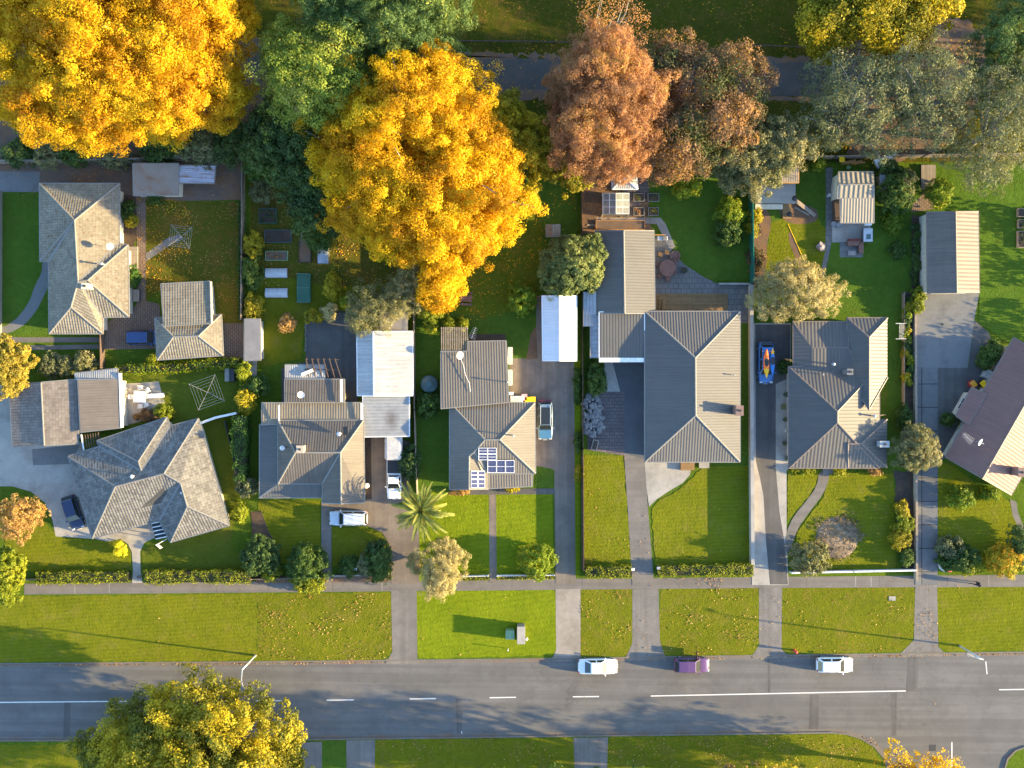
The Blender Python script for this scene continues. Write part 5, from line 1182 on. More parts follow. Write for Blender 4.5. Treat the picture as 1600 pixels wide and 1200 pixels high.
tree('garden_tree', 'bright lime tree cut by the left edge next to the footpath end', [(10, 898, 26, 42, 4.5, 1)], L_HEDGE, BARK, spacing=.5, per=60, leaf=.1, seed=53)
tree('garden_tree', 'peach and gold leaved small tree on the front lawn at far left', [(25, 810, 34, 30, 4, 1.2), (45, 800, 18, 18, 3, 1)], L_PINK, BARK, spacing=.55, per=44, leaf=.085, seed=55, rough=.26)
shrub('yellow leaved small bush beside the forked front path', 189, 857, 8, 10, 1.4, M_leaf('leaf_lemon', [(0, (.35, .35, .01)), (1, (.6, .52, .02))], .3), 'bush')
tree('willowy_tree', 'straw coloured feathery tree above the zinc garage roof', [(590, 480, 42, 34, 5, 1.5), (565, 500, 20, 22, 4, 1), (625, 465, 28, 28, 5, 1.5), (645, 435, 26, 22, 5, 2)], L_OLV, BARKG, spacing=.6, per=60, leaf=.09, aspect=.35, seed=57, rough=.25)
shrub('lime green climber at the corner behind the slatted pergola', 672, 482, 18, 22, 2.6, L_HEDGE, 'bush', extra=((-6, -28, 14, 20, 2.2), (2, 26, 8, 12, 1.6)))
for x, y, rx, ry, m, lab in ((396, 385, 12, 20, L_YG, 'golden leaved shrub against the fence beside the soil bed'), (394, 425, 14, 24, L_GRN, 'green shrub against the fence beside the covered beds'), (397, 480, 13, 18, L_YG, 'lime yellow shrub just above the long narrow shed'), (520, 448, 11, 20, L_YG, 'upright golden shrub beside the netted cage'), (512, 355, 14, 22, L_DGR, 'dark shrub under the golden crown edge'), (449, 504, 10, 12, L_PINK, 'rusty little shrub on the strip lawn'), (515, 488, 10, 12, L_PALE, 'pale ornamental grass clump in the gravel bed'), (490, 495, 12, 8, L_YG, 'lemon groundcover clump in the gravel bed'), (540, 473, 6, 8, L_CIT, 'tiny lime plant on the dark lawn')):
    shrub(lab, x, y, rx, ry, 1.9, m, group='shrubs in the vegetable garden')
for x, y, rx, ry, hh, m, lab in ((408, 868, 28, 28, 3, L_DGR, 'big blue green shrub at the front corner next to the tall hedge'), (424, 892, 14, 14, 1.4, L_HEDGE, 'spiky pale tuft at the footpath edge'), (480, 880, 30, 28, 3, L_GRN, 'large dark green shrub overhanging the footpath'), (484, 908, 24, 16, 1.6, L_HEDGE, 'lower half of the shrub over the footpath, sunlight put into lime leaves'), (546, 884, 14, 14, 1.5, L_GRN, 'small clipped ball bush, left of the gap'), (568, 884, 8, 14, 1.6, L_GREY, 'narrow grey green bush beside the letterbox gap'), (592, 868, 18, 22, 2.4, L_DGR, 'dark round bush at the bend of the drive'), (592, 890, 18, 18, 1.7, L_GRN, 'brown tinged low bush at the end of the front bed'), (385, 760, 14, 14, 2, L_GREY, 'grey tussock below the tall hedge'), (375, 800, 9, 16, 1.6, L_HEDGE, 'lime shrub on the boundary beside the grey tiled house'), (385, 625, 14, 18, 2.4, L_YG, 'yellow green bush at the top of the tall hedge'), (403, 602, 16, 14, 2, L_GRN, 'dark bush near the path end with pale flowers'), (383, 582, 9, 16, 2.4, L_HEDGE, 'climber covered post at the plot corner'), (668, 632, 15, 18, 2, L_GRN, 'variegated bush with bright yellow top by the tank'), (640, 722, 14, 24, 2, L_DGR, 'dark shrub beside the white ute')):  # lime lower half of the footpath shrub has sunlight in its colour
    shrub(lab, x, y, rx, ry, hh, m, group='shrubs around the brown house')
for x, y, rx, ry, hh, m, lab in ((1072, 293, 20, 15, 1.8, L_CIT, 'round yellow green shrub on the far lawn'), (1140, 332, 20, 20, 2.4, L_CIT, 'upper bush of the glossy pair beside the green mesh fence'), (1138, 362, 19, 22, 2.2, L_GRN, 'lower bush of the glossy pair beside the green mesh fence'), (1400, 300, 26, 32, 3.2, L_GRN, 'large green garden shrub right of the fibre cement shed'), (1412, 290, 14, 22, 3, L_OLV, 'olive shrub leaning over the brick path'), (1395, 350, 14, 16, 1.4, L_CIT, 'broad leaved lime plant in the vegetable patch'), (1403, 392, 12, 12, 1, L_GRN, 'small leafy vegetable plant alone on the lawn'), (1466, 302, 17, 20, 2.6, L_CIT, 'orange flecked citrus bush above the gabled shed'), (1384, 262, 16, 14, 2.4, L_DGR, 'dark bush below the grey sheet roof'), (1433, 470, 8, 20, 1.5, L_HEDGE, 'yellow flowering border bush at the top of the drive'), (1279, 257, 9, 8, 1.4, L_CIT, 'lime tuft at the back fence near the tan shed'), (1264, 872, 28, 24, 2.6, L_OLV, 'pale leaved shrub at the corner of the front wall'), (1409, 795, 9, 12, 1.3, L_YG, 'golden conifer like bush highest in the dark bed'), (1412, 818, 12, 14, 1.5, L_HEDGE, 'lime ball bush second in the dark bed'), (1405, 840, 15, 16, 1.7, L_YG, 'golden bush third in the dark bed'), (1416, 870, 10, 12, 1.2, L_GRN, 'ferny green plant lowest in the dark bed'), (1412, 652, 10, 18, 1.6, L_GRN, 'soft green shrub above the round headed tree'), (1500, 778, 18, 16, 2, L_CIT, 'small golden tree on the lawn by the brown roof'), (1484, 855, 20, 16, 1.7, L_GREY, 'purple grey shrub in the front bed beside the slab drive'), (1480, 880, 12, 12, 1.2, L_GRN, 'clipped green ball at the drive corner'), (1505, 872, 20, 20, 2, L_GRN, 'fresh green shrub in the middle of the front bed'), (1516, 884, 14, 12, 1.3, L_HEDGE, 'lime yellow shrub touching the footpath'), (1570, 876, 26, 25, 2.6, L_SUNSET, 'orange and lime shrub at the right edge of the footpath'), (1592, 850, 16, 28, 2.6, L_DGR, 'dark blue green shrub behind the orange one'), (1550, 548, 12, 14, 2, L_GRN, 'upper shrub beside the cream wall'), (1540, 562, 12, 14, 1.8, L_GRN, 'lower shrub beside the cream wall'), (1480, 655, 9, 8, 1.2, L_GRN, 'potted green plant in the porch corner'), (932, 592, 13, 24, 1.6, L_GRN, 'clipped rectangular bush beside the carport'), (1226, 572, 8, 8, 1.3, L_GRN, 'small bush at the corner of the slate roof house'), (1545, 772, 14, 8, 1.0, L_CIT, 'flowering low bush under the brown eave'), (1310, 738, 10, 5, .8, L_HEDGE, 'lime plant beside the entry step'), (1366, 736, 10, 5, .9, L_PINK, 'pink leaved plant under the front eave'), (1258, 736, 16, 5, .7, L_HEDGE, 'low flowering row under the front eave'), (1180, 338, 9, 10, 1.4, L_YG, 'golden spiky plant by the mesh fence'), (1176, 358, 8, 10, 1.2, L_YG, 'golden spiky plant below its twin'), (1180, 405, 12, 16, .9, L_ORD, 'russet groundcover in the bark bed')):
    shrub(lab, x, y, rx, ry, hh, m, group='shrubs in the right hand gardens')
for x, y, rx, ry, hh, m, lab in ((82, 570, 16, 18, 2, L_GREY, 'pale flowering shrub left in the row of three'), (103, 572, 12, 16, 1.9, L_OLV, 'silvery shrub in the middle of the row of three'), (134, 566, 17, 15, 2.1, L_OLV, 'rounded silvery shrub right in the row of three'), (208, 432, 9, 15, 1.6, L_HEDGED, 'bright green bush by the deck steps'), (200, 330, 10, 14, 1.3, L_GRN, 'low bed plant beside the tiled house'), (206, 345, 9, 10, 1.1, L_YG, 'yellowing low plant beside the tiled house'), (243, 310, 12, 7, .9, L_GRN, 'little bush under the leaf covered shed'), (240, 562, 7, 9, 1.2, L_HEDGE, 'lime bush at the corner of the tiled garage'), (256, 641, 13, 12, 1.5, L_HEDGE, 'sunlit ferny bush between patio and grey house'), (236, 650, 24, 8, .9, L_ORD, 'low dark bed plants along the grey tiled house'), (702, 507, 8, 9, 1.3, L_HEDGE, 'lime bush left behind the slatted pergola'), (722, 507, 8, 9, 1.3, L_HEDGE, 'lime bush right behind the slatted pergola'), (720, 768, 14, 4, .6, L_PINK, 'pink flowering edge under the small solar array'), (800, 764, 10, 4, .6, L_YG, 'yellow flowers along the front porch'), (904, 740, 4, 12, .8, L_YG, 'golden plant in the narrow drive border'), (903, 690, 4, 16, .8, L_GRN, 'green plant in the narrow drive border'), (902, 600, 4, 26, .9, L_GRN, 'leafy green upper end of the narrow drive border')):
    shrub(lab, x, y, rx, ry, hh, m, group='small garden plants', leaf=.075, spacing=.36)
for k in range(26):   # plants in the long trellis bed and the border beside the shed
    x, y = (1418 + random.uniform(-5, 5), 470 + k * 7.5) if k < 18 else (1434 + random.uniform(-6, 4), 355 + (k - 18) * 12)
    tree('border_plant', 'low leafy plant in the long narrow bed beside the trellis' if k < 18 else 'low dark plant in the bed along the gabled shed', [(x, y, random.uniform(3.5, 6), random.uniform(4, 7), random.uniform(.5, 1.1), 0)], (L_GRN, L_YG, L_HEDGE, L_CIT, L_DGR)[k % 5] if k < 18 else (L_DGR, L_GRN)[k % 2], TWIG, 'plant', 'plants in the trellis bed' if k < 18 else 'plants along the gabled shed', .3, 30, .07, seed=200 + k, trunk=.02, nl=2, kind='stem')
# hedges
hedge('sunlit lime hedge left of the forked front path', [(64, 900), (205, 899)], 17, 1.3, L_HEDGE)
hedge('sunlit lime hedge right of the forked front path', [(232, 899), (394, 898)], 19, 1.4, L_HEDGE, seed=7)
hedge('low clipped hedge between grey drive and red gravel drive', [(914, 892), (986, 891)], 17, 1.1, L_HEDGE, seed=9)
hedge('long low clipped hedge beside the wide front lawn', [(1026, 890), (1174, 888)], 17, 1.1, L_HEDGE, seed=11)
hedge('tall dense green hedge beside the brown corrugated house', [(382, 650), (381, 752)], 19, 2.4, L_HEDGED, seed=13)
hedge('leafy climbing hedge below the tiled garage', [(188, 578), (260, 576), (376, 566)], 12, 1.3, L_CIT, seed=15, wob=.14)
hedge('narrow dark green hedge at the edge of the leaf strewn lawn', [(379, 315), (378, 500)], 7, .9, L_HEDGED, seed=17)
hedge('low green strip along the front fence of the vivid lawn', [(724, 903), (763, 902)], 7, .3, L_HEDGE, seed=19); hedge('low green strip beside the front gate of the vivid lawn', [(778, 902), (866, 901)], 6, .3, L_HEDGE, seed=21)

# palm
def palm(label, px, py, rpx, h):
    rng = np.random.default_rng(77); c = P(px, py, h); t = thing('palm_tree', label, 'palm', (c.x, c.y, 0)); mb = MB()
    for k in range(8): mb.tube((c.x, c.y, h * .9 * k / 8), (c.x, c.y, h * .9 * (k + 1) / 8), .42 - .012 * k, .36 - .012 * k, 10)
    mb.build('trunk', BARK, t)
    Lr = rpx * PX * (1 - h / HC); Vs = []; vals = []
    for k in range(58):
        az = k * 2.39996; e0 = 1.35 - 1.5 * (k / 58) ** .8 + rng.normal() * .06; L = Lr * (1.12 if k > 12 else .8) * rng.uniform(.74, 1.10); n = 26; az += rng.normal() * .16; cv = rng.uniform(0, 1)
        p = np.array([c.x, c.y, h]); el = e0; st = L / n
        for i in range(n):
            d = np.array([math.cos(az) * math.cos(el), math.sin(az) * math.cos(el), math.sin(el)]); side = np.array([-math.sin(az), math.cos(az), 0]); up = np.cross(d, side) * -1
            q = p + d * st; f = i / n; ll = (.14 + .46 * math.sin(math.pi * min(1, f * .9 + .1)) ** .7) * (1 - f * .35)
            Vs.append([p - side * .03, q - side * .03, q + side * .03, p + side * .03]); vals.append(.9)
            if i > 2:
                for sgn in (-1, 1):
                    tip = p + d * ll * .75 + side * sgn * ll * .55 + np.array([0, 0, 1]) * ll * .22
                    Vs.append([p, p + (tip - p) * .5 + d * .075, tip, p + (tip - p) * .5 - d * .075]); vals.append(np.clip(.25 + cv * .5 + rng.normal() * .12, 0, 1))
            p = q; el -= (1.3 + .5 * cv) / n * (.5 + f); az += (cv - .5) * .012
    quads('crown', np.array(Vs), np.array(vals), L_PALM, t)
palm('feather palm with sunlit arching fronds over the boundary', 658, 797, 50, 4.6)

tree('street_tree', 'orange and yellow street tree peeking in at the bottom edge by the side street', [(1405, 1208, 34, 34, 7, 2.5), (1450, 1215, 34, 28, 7, 2.5), (1480, 1225, 40, 30, 7, 2.5), (1430, 1245, 60, 40, 8, 3)], L_YEL2, BARK, spacing=1.0, per=46, leaf=.12, seed=61, rough=.32, inner=.3, clump=.75, gaps=.9)
# off-frame trees whose shade falls into the picture
def shade_tree(px, py, r, h, mat, sd, name='street_tree'):
    tree(name, 'tree standing outside the frame', [(px, py, r, r * .9, h, h * .25), (px + r * .5, py + r * .3, r * .6, r * .6, h * .85, h * .25), (px - r * .4, py - r * .4, r * .55, r * .6, h * .8, h * .25)], mat, BARK, 'tree', 'trees outside the frame', 2.1, 34, .2, seed=sd, nl=14, inner=.25, clump=.62, rough=.35, gaps=1.0)
for k, (x, y, r, h) in enumerate(((770, 1266, 52, 12), (960, 1266, 56, 13.5), (1105, 1268, 58, 14), (1250, 1268, 58, 13.5), (880, 1264, 50, 14), (1180, 1264, 52, 14.5), (1760, -20, 60, 11), (1850, 170, 60, 12), (1990, 70, 70, 13), (1990, 760, 60, 8), (1690, 430, 28, 3.3), (1700, 520, 30, 3.5), (1685, 350, 22, 2.7), (1700, 600, 26, 3.0))):
    shade_tree(x, y, r, h, (L_YG, L_GRN, L_ORD)[k % 3], 300 + k)
# ---------------------------------------------------------------- fallen leaves and ground litter
Fp = lambda a, b, c, d: [(a, b), (c, b), (c, d), (a, d)]
scatter('fallen_leaves', L_FALL, [(Fp(404, 928, 612, 1030), 6.5, .03), (Fp(655, 925, 866, 1027), .35, .03), (Fp(908, 922, 988, 1026), 4.5, .03), (Fp(1032, 920, 1186, 1022), 4.8, .03), (Fp(1222, 920, 1430, 1018), 1.6, .03), (Fp(1466, 915, 1640, 1015), .3, .03), (Fp(0, 935, 402, 1030), .12, .03),
    (Fp(584, 1158, 900, 1230), 3.0, .03), (Fp(946, 1152, 1376, 1230), 5.0, .03), (Fp(912, 712, 986, 884), 1.4, .03), (Fp(1020, 780, 1170, 884), .5, .03), (Fp(400, 901, 612, 911), 12, .04), (Fp(1060, 902, 1130, 922), 10, .04), (Fp(1430, 918, 1465, 1018), 4, .05), (Fp(1440, 914, 1455, 960), 12, .05),
    (Fp(1186, 920, 1222, 1020), 2, .05), (Fp(1300, 700, 1420, 890), .2, .03), (Fp(990, 800, 1022, 1020), 1.2, .05), (Fp(228, 312, 380, 505), 5, .03), (Fp(0, 255, 383, 312), 4, .03), (Fp(390, 290, 640, 450), 5, .03), (Fp(908, 262, 1014, 365), 7, .05)], 5, .068)
scatter('kerb_leaves', L_FALL, [([(0, 1036), (400, 1033), (614, 1031), (614, 1037), (400, 1039), (0, 1042)], 24, -.13), ([(910, 1028), (1430, 1021), (1600, 1018), (1600, 1023), (1430, 1027), (910, 1033)], 18, -.13), ([(1400, 1020), (1600, 1017), (1600, 1023), (1400, 1026)], 30, -.13), ([(850, 1148), (1310, 1143), (1360, 1155), (1385, 1185), (1392, 1200), (1376, 1190), (1340, 1160), (1300, 1149), (850, 1154)], 12, -.13), ([(0, 1050), (1600, 1035), (1600, 1140), (0, 1150)], .05, -.13)], 6, .07)
scatter('fallen_leaves', L_FALLY, [(Fp(655, 280, 900, 500), 5, .03), (Fp(215, 310, 300, 470), 9, .03), (Fp(520, 380, 650, 500), 4, .03), (Fp(330, 60, 860, 160), 2, .03), (Fp(860, 0, 1320, 92), 1.2, .03), (Fp(1280, 20, 1560, 240), 6, .03)], 7, .08)

# ---------------------------------------------------------------- fences and walls
def fence(label, pts, h, mat, th=.06, post=2.4, pr=.06, name='fence', cat='fence', cap=None, postmat=None):
    q = [P(*p) for p in pts]; t = thing(name, label, cat, q[0])
    for a, b in zip(q[:-1], q[1:]):
        MB().beam(a + Vector((0, 0, h / 2)), b + Vector((0, 0, h / 2)), th, h).build('panel' if name == 'fence' else 'wall_body', mat, t)
        if cap: MB().beam(a + Vector((0, 0, h + .03)), b + Vector((0, 0, h + .03)), th + .08, .06).build('capping', cap, t)
        if post:
            L = (b - a).length; n = max(1, int(L / post))
            for i in range(n + 1): MB().box(a.lerp(b, i / n) + Vector((0, 0, h / 2 + .04)), (pr * 2, pr * 2, h + .08)).build('post', postmat or mat, t)
    return t
fence('grey board fence along the back of the leaf strewn yard', [(-60, 256), (120, 255), (383, 249)], 1.7, TIMBER, cap=TRIMP)
fence('timber boundary fence beside the vegetable garden', [(383, 249), (382, 400), (381, 500)], 1.5, TIMBER)
fence('low wire and post fence at the left lawn edge', [(4, 300), (3, 525)], .9, TRIMP, .03, 3.5, .04)
fence('grey timber fence between the brown house garden and the solar panel plot', [(647, 300), (649, 640), (653, 770)], 1.5, TIMBER)
fence('thin boundary fence along the right side of the asphalt drive', [(908, 262), (909, 460), (910, 700), (911, 888)], 1.3, TIMBERD, .05)
fence('green mesh covered fence beside the far lawn', [(1170, 290), (1172, 443)], 2.0, SHADEN, .12, 2.2, .06, postmat=TIMBERD)
fence('pale block wall between the longrun house and kayak car drive', [(1171, 446), (1171, 560), (1172, 740), (1173, 880)], 1.1, TANW, .34, 0, name='block_wall', cat='wall', cap=CONC)
fence('low white block wall above the paved patio', [(1122, 444), (1172, 444)], .6, CONC, .2, 0, name='block_wall', cat='wall')
fence('trellis fence along the narrow bed beside the slab drive', [(1409, 458), (1409, 690)], .9, TIMBER, .04, 2.0, .04)
fence('concrete garden wall beside the slab drive', [(1427, 462), (1428, 700), (1429, 905)], .7, TANW, .18, 0, name='block_wall', cat='wall', cap=TIMBER)
fence('pale timber fence across the back of the slate roofed house', [(1172, 250), (1300, 248), (1440, 246), (1640, 243)], 1.6, TIMBER)
fence('white rail fence along the front of the slate roofed house', [(1234, 893), (1330, 891), (1426, 889)], .9, WHITE, .10, 2.3, .06, cap=WHITE)
fence('white low fence at the front of the vivid lawn', [(722, 899), (763, 898)], .8, WHITE, .06, 1.6, .05)
fence('white low fence right of the front gate on the vivid lawn', [(777, 898), (866, 897)], .8, WHITE, .06, 1.6, .05)
fence('dark paling fence behind the front shrubs of the brown house', [(395, 903), (502, 901)], .9, TIMBER, .06); fence('low pale wall in front of the small bushes', [(519, 899), (608, 897)], .5, CONC, .15, 0, name='block_wall', cat='wall')
fence('angled white garden wall joining the grey tiled house', [(312, 663), (342, 652), (374, 645)], 1.4, CREAM, .18, 0, name='block_wall', cat='wall', cap=WHITE)
fence('thin wire fence dividing the narrow side lawn', [(353, 658), (364, 700), (372, 745)], .8, TRIMG, .02, 2.5, .03)
fence('timber rail behind the lean-to', [(36, 905), (64, 904)], .7, TIMBER, .06)
fence('boundary fence between the tiled garage and the kept lawn', [(163, 495), (164, 575)], 1.4, TIMBERD, .05)
fence('low timber retaining edge at the left of the far garden', [(1174, 322), (1174, 440)], .4, TIMBER, .1, 0)
fence('curved white kerb wall at the drive corner', [(1466, 880), (1468, 888), (1476, 893)], .6, WHITE, .15, 0, name='block_wall', cat='wall')
fence('garden wall below the concrete yard', [(1427, 462), (1440, 456), (1452, 459)], .6, CONC, .15, 0, name='block_wall', cat='wall')
def rail(label, pts, h=.55):
    t = thing('rail_barrier', label, 'barrier', P(*pts[0]))
    for a, b in zip(pts[:-1], pts[1:]):
        a, b = P(*a), P(*b); n = max(1, int((b - a).length / 2.4))
        MB().beam(a + Vector((0, 0, h)), b + Vector((0, 0, h)), .12, .12).build('rail', TIMBERD, t)
        for i in range(n + 1): MB().box(a.lerp(b, i / n) + Vector((0, 0, h / 2)), (.14, .14, h)).build('post', TIMBERD, t)
rail('low timber rail beside the park road, right hand stretch', [(1140, 72), (1280, 76), (1400, 82)]); rail('low timber rail beside the park road, left hand stretch', [(700, 66), (900, 68)])

# ---------------------------------------------------------------- vehicles
silver = M_paint('paint_silver', (.50, .52, .55)); whitep = M_paint('paint_white', (.74, .74, .73)); navy = M_paint('paint_navy', (.012, .022, .065)); blue = M_paint('paint_blue', (.016, .04, .12)); brightb = M_paint('paint_bright_blue', (.025, .13, .34)); purple = M_paint('paint_purple', (.10, .043, .115)); steelb = M_paint('paint_steel_blue', (.06, .16, .27)); slv2 = M_paint('paint_silver_blue', (.15, .21, .27))
HATCH = (.26, .42, .88, .985); SEDAN = (.28, .42, .68, .84); WAGON = (.27, .40, .93, .99); SUVC = (.25, .36, .92, .99)
KG, DG = 'cars parked along the kerb', 'cars on the driveways'
car('parked_car', 'white sedan parked at the kerb, leftmost of three on the street', 934.5, 1042.5, 4.65, 1.82, 1.45, 0, whitep, SEDAN, group=KG, z=-.12)
t, X, hw, zb = car('parked_car', 'purple hatchback at the kerb with its kerbside front door open', 1081.5, 1040.5, 4.15, 1.75, 1.5, 0, purple, HATCH, group=KG, z=-.12)
MB().box((X(.36), hw + .36, .78), (.12, .85, .62)).box((X(.36) - .02, hw + .30, 1.2), (.06, .7, .3)).build('open_door', M_paint('door_trim_red', (.09, .02, .025)), t, bevel=.04)
car('parked_car', 'white hatchback parked at the kerb, rightmost of three on the street', 1305.5, 1040, 4.3, 1.8, 1.55, 0, whitep, HATCH, group=KG, z=-.12, roofbars=True)
car('parked_car', 'dark blue car nosed in under the tiled garage eave', 226, 527.5, 4.4, 1.72, 1.45, 0, blue, WAGON, group=DG)
car('parked_car', 'navy hatchback on the pale concrete drive beside the grey house', 113, 801, 4.1, 1.72, 1.45, -72, navy, HATCH, group=DG)
car('parked_car', 'silver wagon parked across the drive with red tail lamps', 544, 810, 4.5, 1.78, 1.5, 180, silver, WAGON, group=DG)
t, X, hw, zb = car('parked_car', 'silver blue roof railed car beside the solar panel house', 852, 657.5, 4.45, 1.8, 1.6, -90, slv2, WAGON, group=DG, roofbars=True)
MB().box((X(.155), 0, 1.6 * .575), (1.05, 1.4, .02)).build('bonnet', steelb, t, bevel=.008)
for f in (.52, .74): MB().box((X(f), 0, 1.62), (1.0, 1.0, .025)).build('roof_window', CARGLASS, t, bevel=.008)
MB().box((X(1.03), 0, .55), (.25, 1.5, .25)).build('rear_bumper', M_paint('bumper_maroon', (.10, .015, .02)), t, bevel=.05)
t, X, hw, zb = car('parked_pickup', 'bright blue pickup carrying kayaks on the dark drive', 1197.5, 566, 5.0, 1.82, 1.62, -90, brightb, (.22, .34, .84, .9), group=DG, cat='pickup')
MB().box((X(.93), 0, 1.0), (.55, 1.4, .1)).build('tray_cover', CARGLASS, t, bevel=.02)
for f in (.4, .75): MB().box((X(f), 0, 1.66), (.05, 1.5, .05)).build('roof_bar', STEEL, t)
def kayak(label, px, py, L, w_, ca, cb, z, sp):
    c = P(px, py, z); t = thing('kayak', label, 'kayak', (c.x, c.y, z), 'kayaks on the blue pickup', R(-90), local=True)
    def hull(x0, x1, mat, nm):
        vs = []; n = 16; m = 10
        for i in range(n + 1):
            x = x0 + (x1 - x0) * i / n; f = abs(x) / (L / 2); r = w_ / 2 * max(.02, (1 - f ** 2.2)) ; lift = .12 * f ** 3
            for j in range(m): a = 2 * math.pi * j / m; vs.append((x, math.cos(a) * r, lift + .17 + math.sin(a) * .16 * (.35 + .65 * max(.05, 1 - f * f))))
        fs = [(i * m + j, i * m + (j + 1) % m, (i + 1) * m + (j + 1) % m, (i + 1) * m + j) for i in range(n) for j in range(m)] + [tuple(range(m - 1, -1, -1)), tuple(n * m + j for j in range(m))]
        return MB().add(vs, [f[::-1] for f in fs]).build(nm, mat, t, smooth=True)
    hull(-L / 2, sp, ca, 'stern'); hull(sp, L / 2, cb, 'bow')
    ck = MB().lathe((-.15, 0, .30), [(.30, 0), (.33, .03), (.28, .05)], 18); ck.v = [Vector((-.15 + (v.x + .15) * 1.5, v.y * .8, v.z)) for v in ck.v]; ck.build('cockpit_rim', BLACKP, t)
kayak('red orange kayak with yellow nose on the blue pickup roof', 1197, 568, 3.4, .72, ORANGEK, YELLOWK, 1.7, .6)
kayak('blue kayak with yellow tail beside the red orange one', 1206.5, 566, 3.3, .55, YELLOWK, BLUEK, 1.7, -.95)
# white ute
c = P(615.5, 748, .8); t, X, hw, zb = car('parked_pickup', 'white utility pickup with dark canvas tray cover beside the palm', 615.5, 748, 4.9, 1.75, 1.55, -90, whitep, (.27, .40, .55, .59), group=DG, cat='pickup')
MB().box((X(.80), 0, 1.0), (1.75, 1.62, .14)).build('tray', whitep, t, bevel=.03); MB().box((X(.80), 0, 1.09), (1.6, 1.46, .06)).build('tray_cover', BLACKP, t, bevel=.02)
# covered caravan
c = P(614.5, 697, 1.6); t = thing('covered_caravan', 'small caravan under a pale grey fitted cover below the carport', 'caravan', (c.x, c.y, 0), None, 0, local=True)
MB().box((0, 0, 1.15), (2.0, 3.3, 1.5)).build('body', M_plain('caravan_cover', (.40, .39, .37), .9, .1), t, bevel=.3)
for y in (-.2,):
    for s_ in (-1, 1): MB().lathe((s_ * .9, y, .33), [(.3, -.1), (.33, -.06), (.33, .06), (.3, .1)], 16, Matrix.Rotation(R(90), 3, 'Y')).build('wheel', RUBBER, t)
MB().beam((-.7, -1.6, .45), (0, -2.6, .45), .08, .08).beam((.7, -1.6, .45), (0, -2.6, .45), .08, .08).build('drawbar', DKMETAL, t)

person('walker in dark clothes mid-stride on the footpath', 1522.5, 910.5, 178)

# ---------------------------------------------------------------- garden and street things
def street_lamp(label, px, py, h, ends):
    b = P(px, py); t = thing('street_lamp', label, 'street lamp', b, 'street lamps on the verge'); top = b + Vector((0, 0, h))
    MB().lathe(b, [(.14, 0), (.14, .5), (.10, .55), (.07, h)], 12).build('pole', STEEL, t, smooth=True)
    e = P(*ends, h + .5); MB().tube(top, top.lerp(e, .5) + Vector((0, 0, .3)), .055, .05, 8).tube(top.lerp(e, .5) + Vector((0, 0, .3)), e, .05, .045, 8).build('arm', STEEL, t)
    d = (e - top); d.z = 0; d.normalize(); M = Matrix((d, Vector((-d.y, d.x, 0)), Vector((0, 0, 1)))).transposed()
    hd = MB().box(e + d * .3, (.85, .3, .16), M=M).build('lamp_head', TRIMP, t, bevel=.06); MB().box(e + d * .35 - Vector((0, 0, .09)), (.5, .22, .05), M=M).build('lens', LAMP, hd)
street_lamp('grey street lamp reaching over the road, left of two', 399.5, 1024, 5.9, (378.5, 1072)); street_lamp('thin grey street lamp on the right hand verge', 1499, 1009, 5.9, (1519, 1025))
def clothesline(label, px, py, r, rz, h=1.9):
    b = P(px, py, h); b.z = 0; t = thing('clothesline', label, 'clothesline', b, 'rotary clotheslines'); MB().tube(b, b + Vector((0, 0, h + .2)), .035, n=8).build('post', STEEL, t)
    hub = b + Vector((0, 0, h)); E = []
    for k in range(4):
        a = rz + k * math.pi / 2; e = hub + Vector((math.cos(a) * r, math.sin(a) * r, .25)); E.append(e); MB().beam(hub, e, .05, .04).build('arm', TRIMP, t)
    m = MB()
    for f in (.4, .6, .8, .98):
        for k in range(4): m.tube(hub.lerp(E[k], f), hub.lerp(E[(k + 1) % 4], f), .009, n=4)
    m.build('wire_lines', STEEL, t)
clothesline('rotary clothesline on the leaf strewn lawn at the path end', 283, 370, 1.75, R(-52)); clothesline('larger rotary clothesline on the green lawn behind the grey house', 324, 613, 2.3, R(65))
b = P(310, 617); MB().lathe(b + Vector((0, 0, .9)), [(.1, 0), (.16, .2), (.16, .35)], 12).tube(b, b + Vector((0, 0, .95)), .02); 
def chair(label, px, py, rz, mat, group):
    c = P(px, py); t = thing('garden_chair', label, 'chair', c, group, R(rz), local=True)
    MB().box((0, 0, .44), (.46, .46, .05)).build('seat', mat, t, bevel=.02)
    bk = MB(); [bk.box((-.22 - .03, y, .72), (.03, .06, .5)) for y in (-.18, -.06, .06, .18)]; bk.box((-.255, 0, .97), (.05, .48, .07)); bk.build('backrest', mat, t)
    for x in (-.2, .2):
        for y in (-.2, .2): MB().tube((x, y, 0), (x, y, .44), .022).build('leg', mat, t)
    for y in (-.23, .23): MB().box((.0, y, .64), (.46, .05, .03)).build('armrest', mat, t)
def table(label, px, py, r, mat, rect=None, rz=0):
    c = P(px, py); t = thing('garden_table', label, 'table', c, None, R(rz), local=True)
    if rect: MB().box((0, 0, .73), (*rect, .05)).build('tabletop', mat, t, bevel=.02); L = [(x * rect[0] * .42, y * rect[1] * .42) for x in (-1, 1) for y in (-1, 1)]
    else: MB().lathe((0, 0, .70), [(r, 0), (r, .05)], 28).build('tabletop', mat, t, bevel=.01); L = [(x * r * .5, y * r * .5) for x in (-1, 1) for y in (-1, 1)]
    for x, y in L: MB().tube((x, y, 0), (x * .9, y * .9, .72), .035).build('leg', mat, t)
table('white rectangular table on the pale patio', 222, 620, 0, WHITE, (1.45, 1.35), -5)
for i, (x, y, a) in enumerate(((209, 620, 0), (222, 606, -90), (233, 610, -150), (222, 634, 90), (231, 632, 110))): chair(('white chair left of the patio table, nearest the lean-to', 'white chair at the top of the patio table', 'white chair at the upper right corner of the patio table', 'white chair below the patio table', 'white chair at the lower right corner of the patio table')[i], x, y, a, WHITE, 'white chairs on the patio')
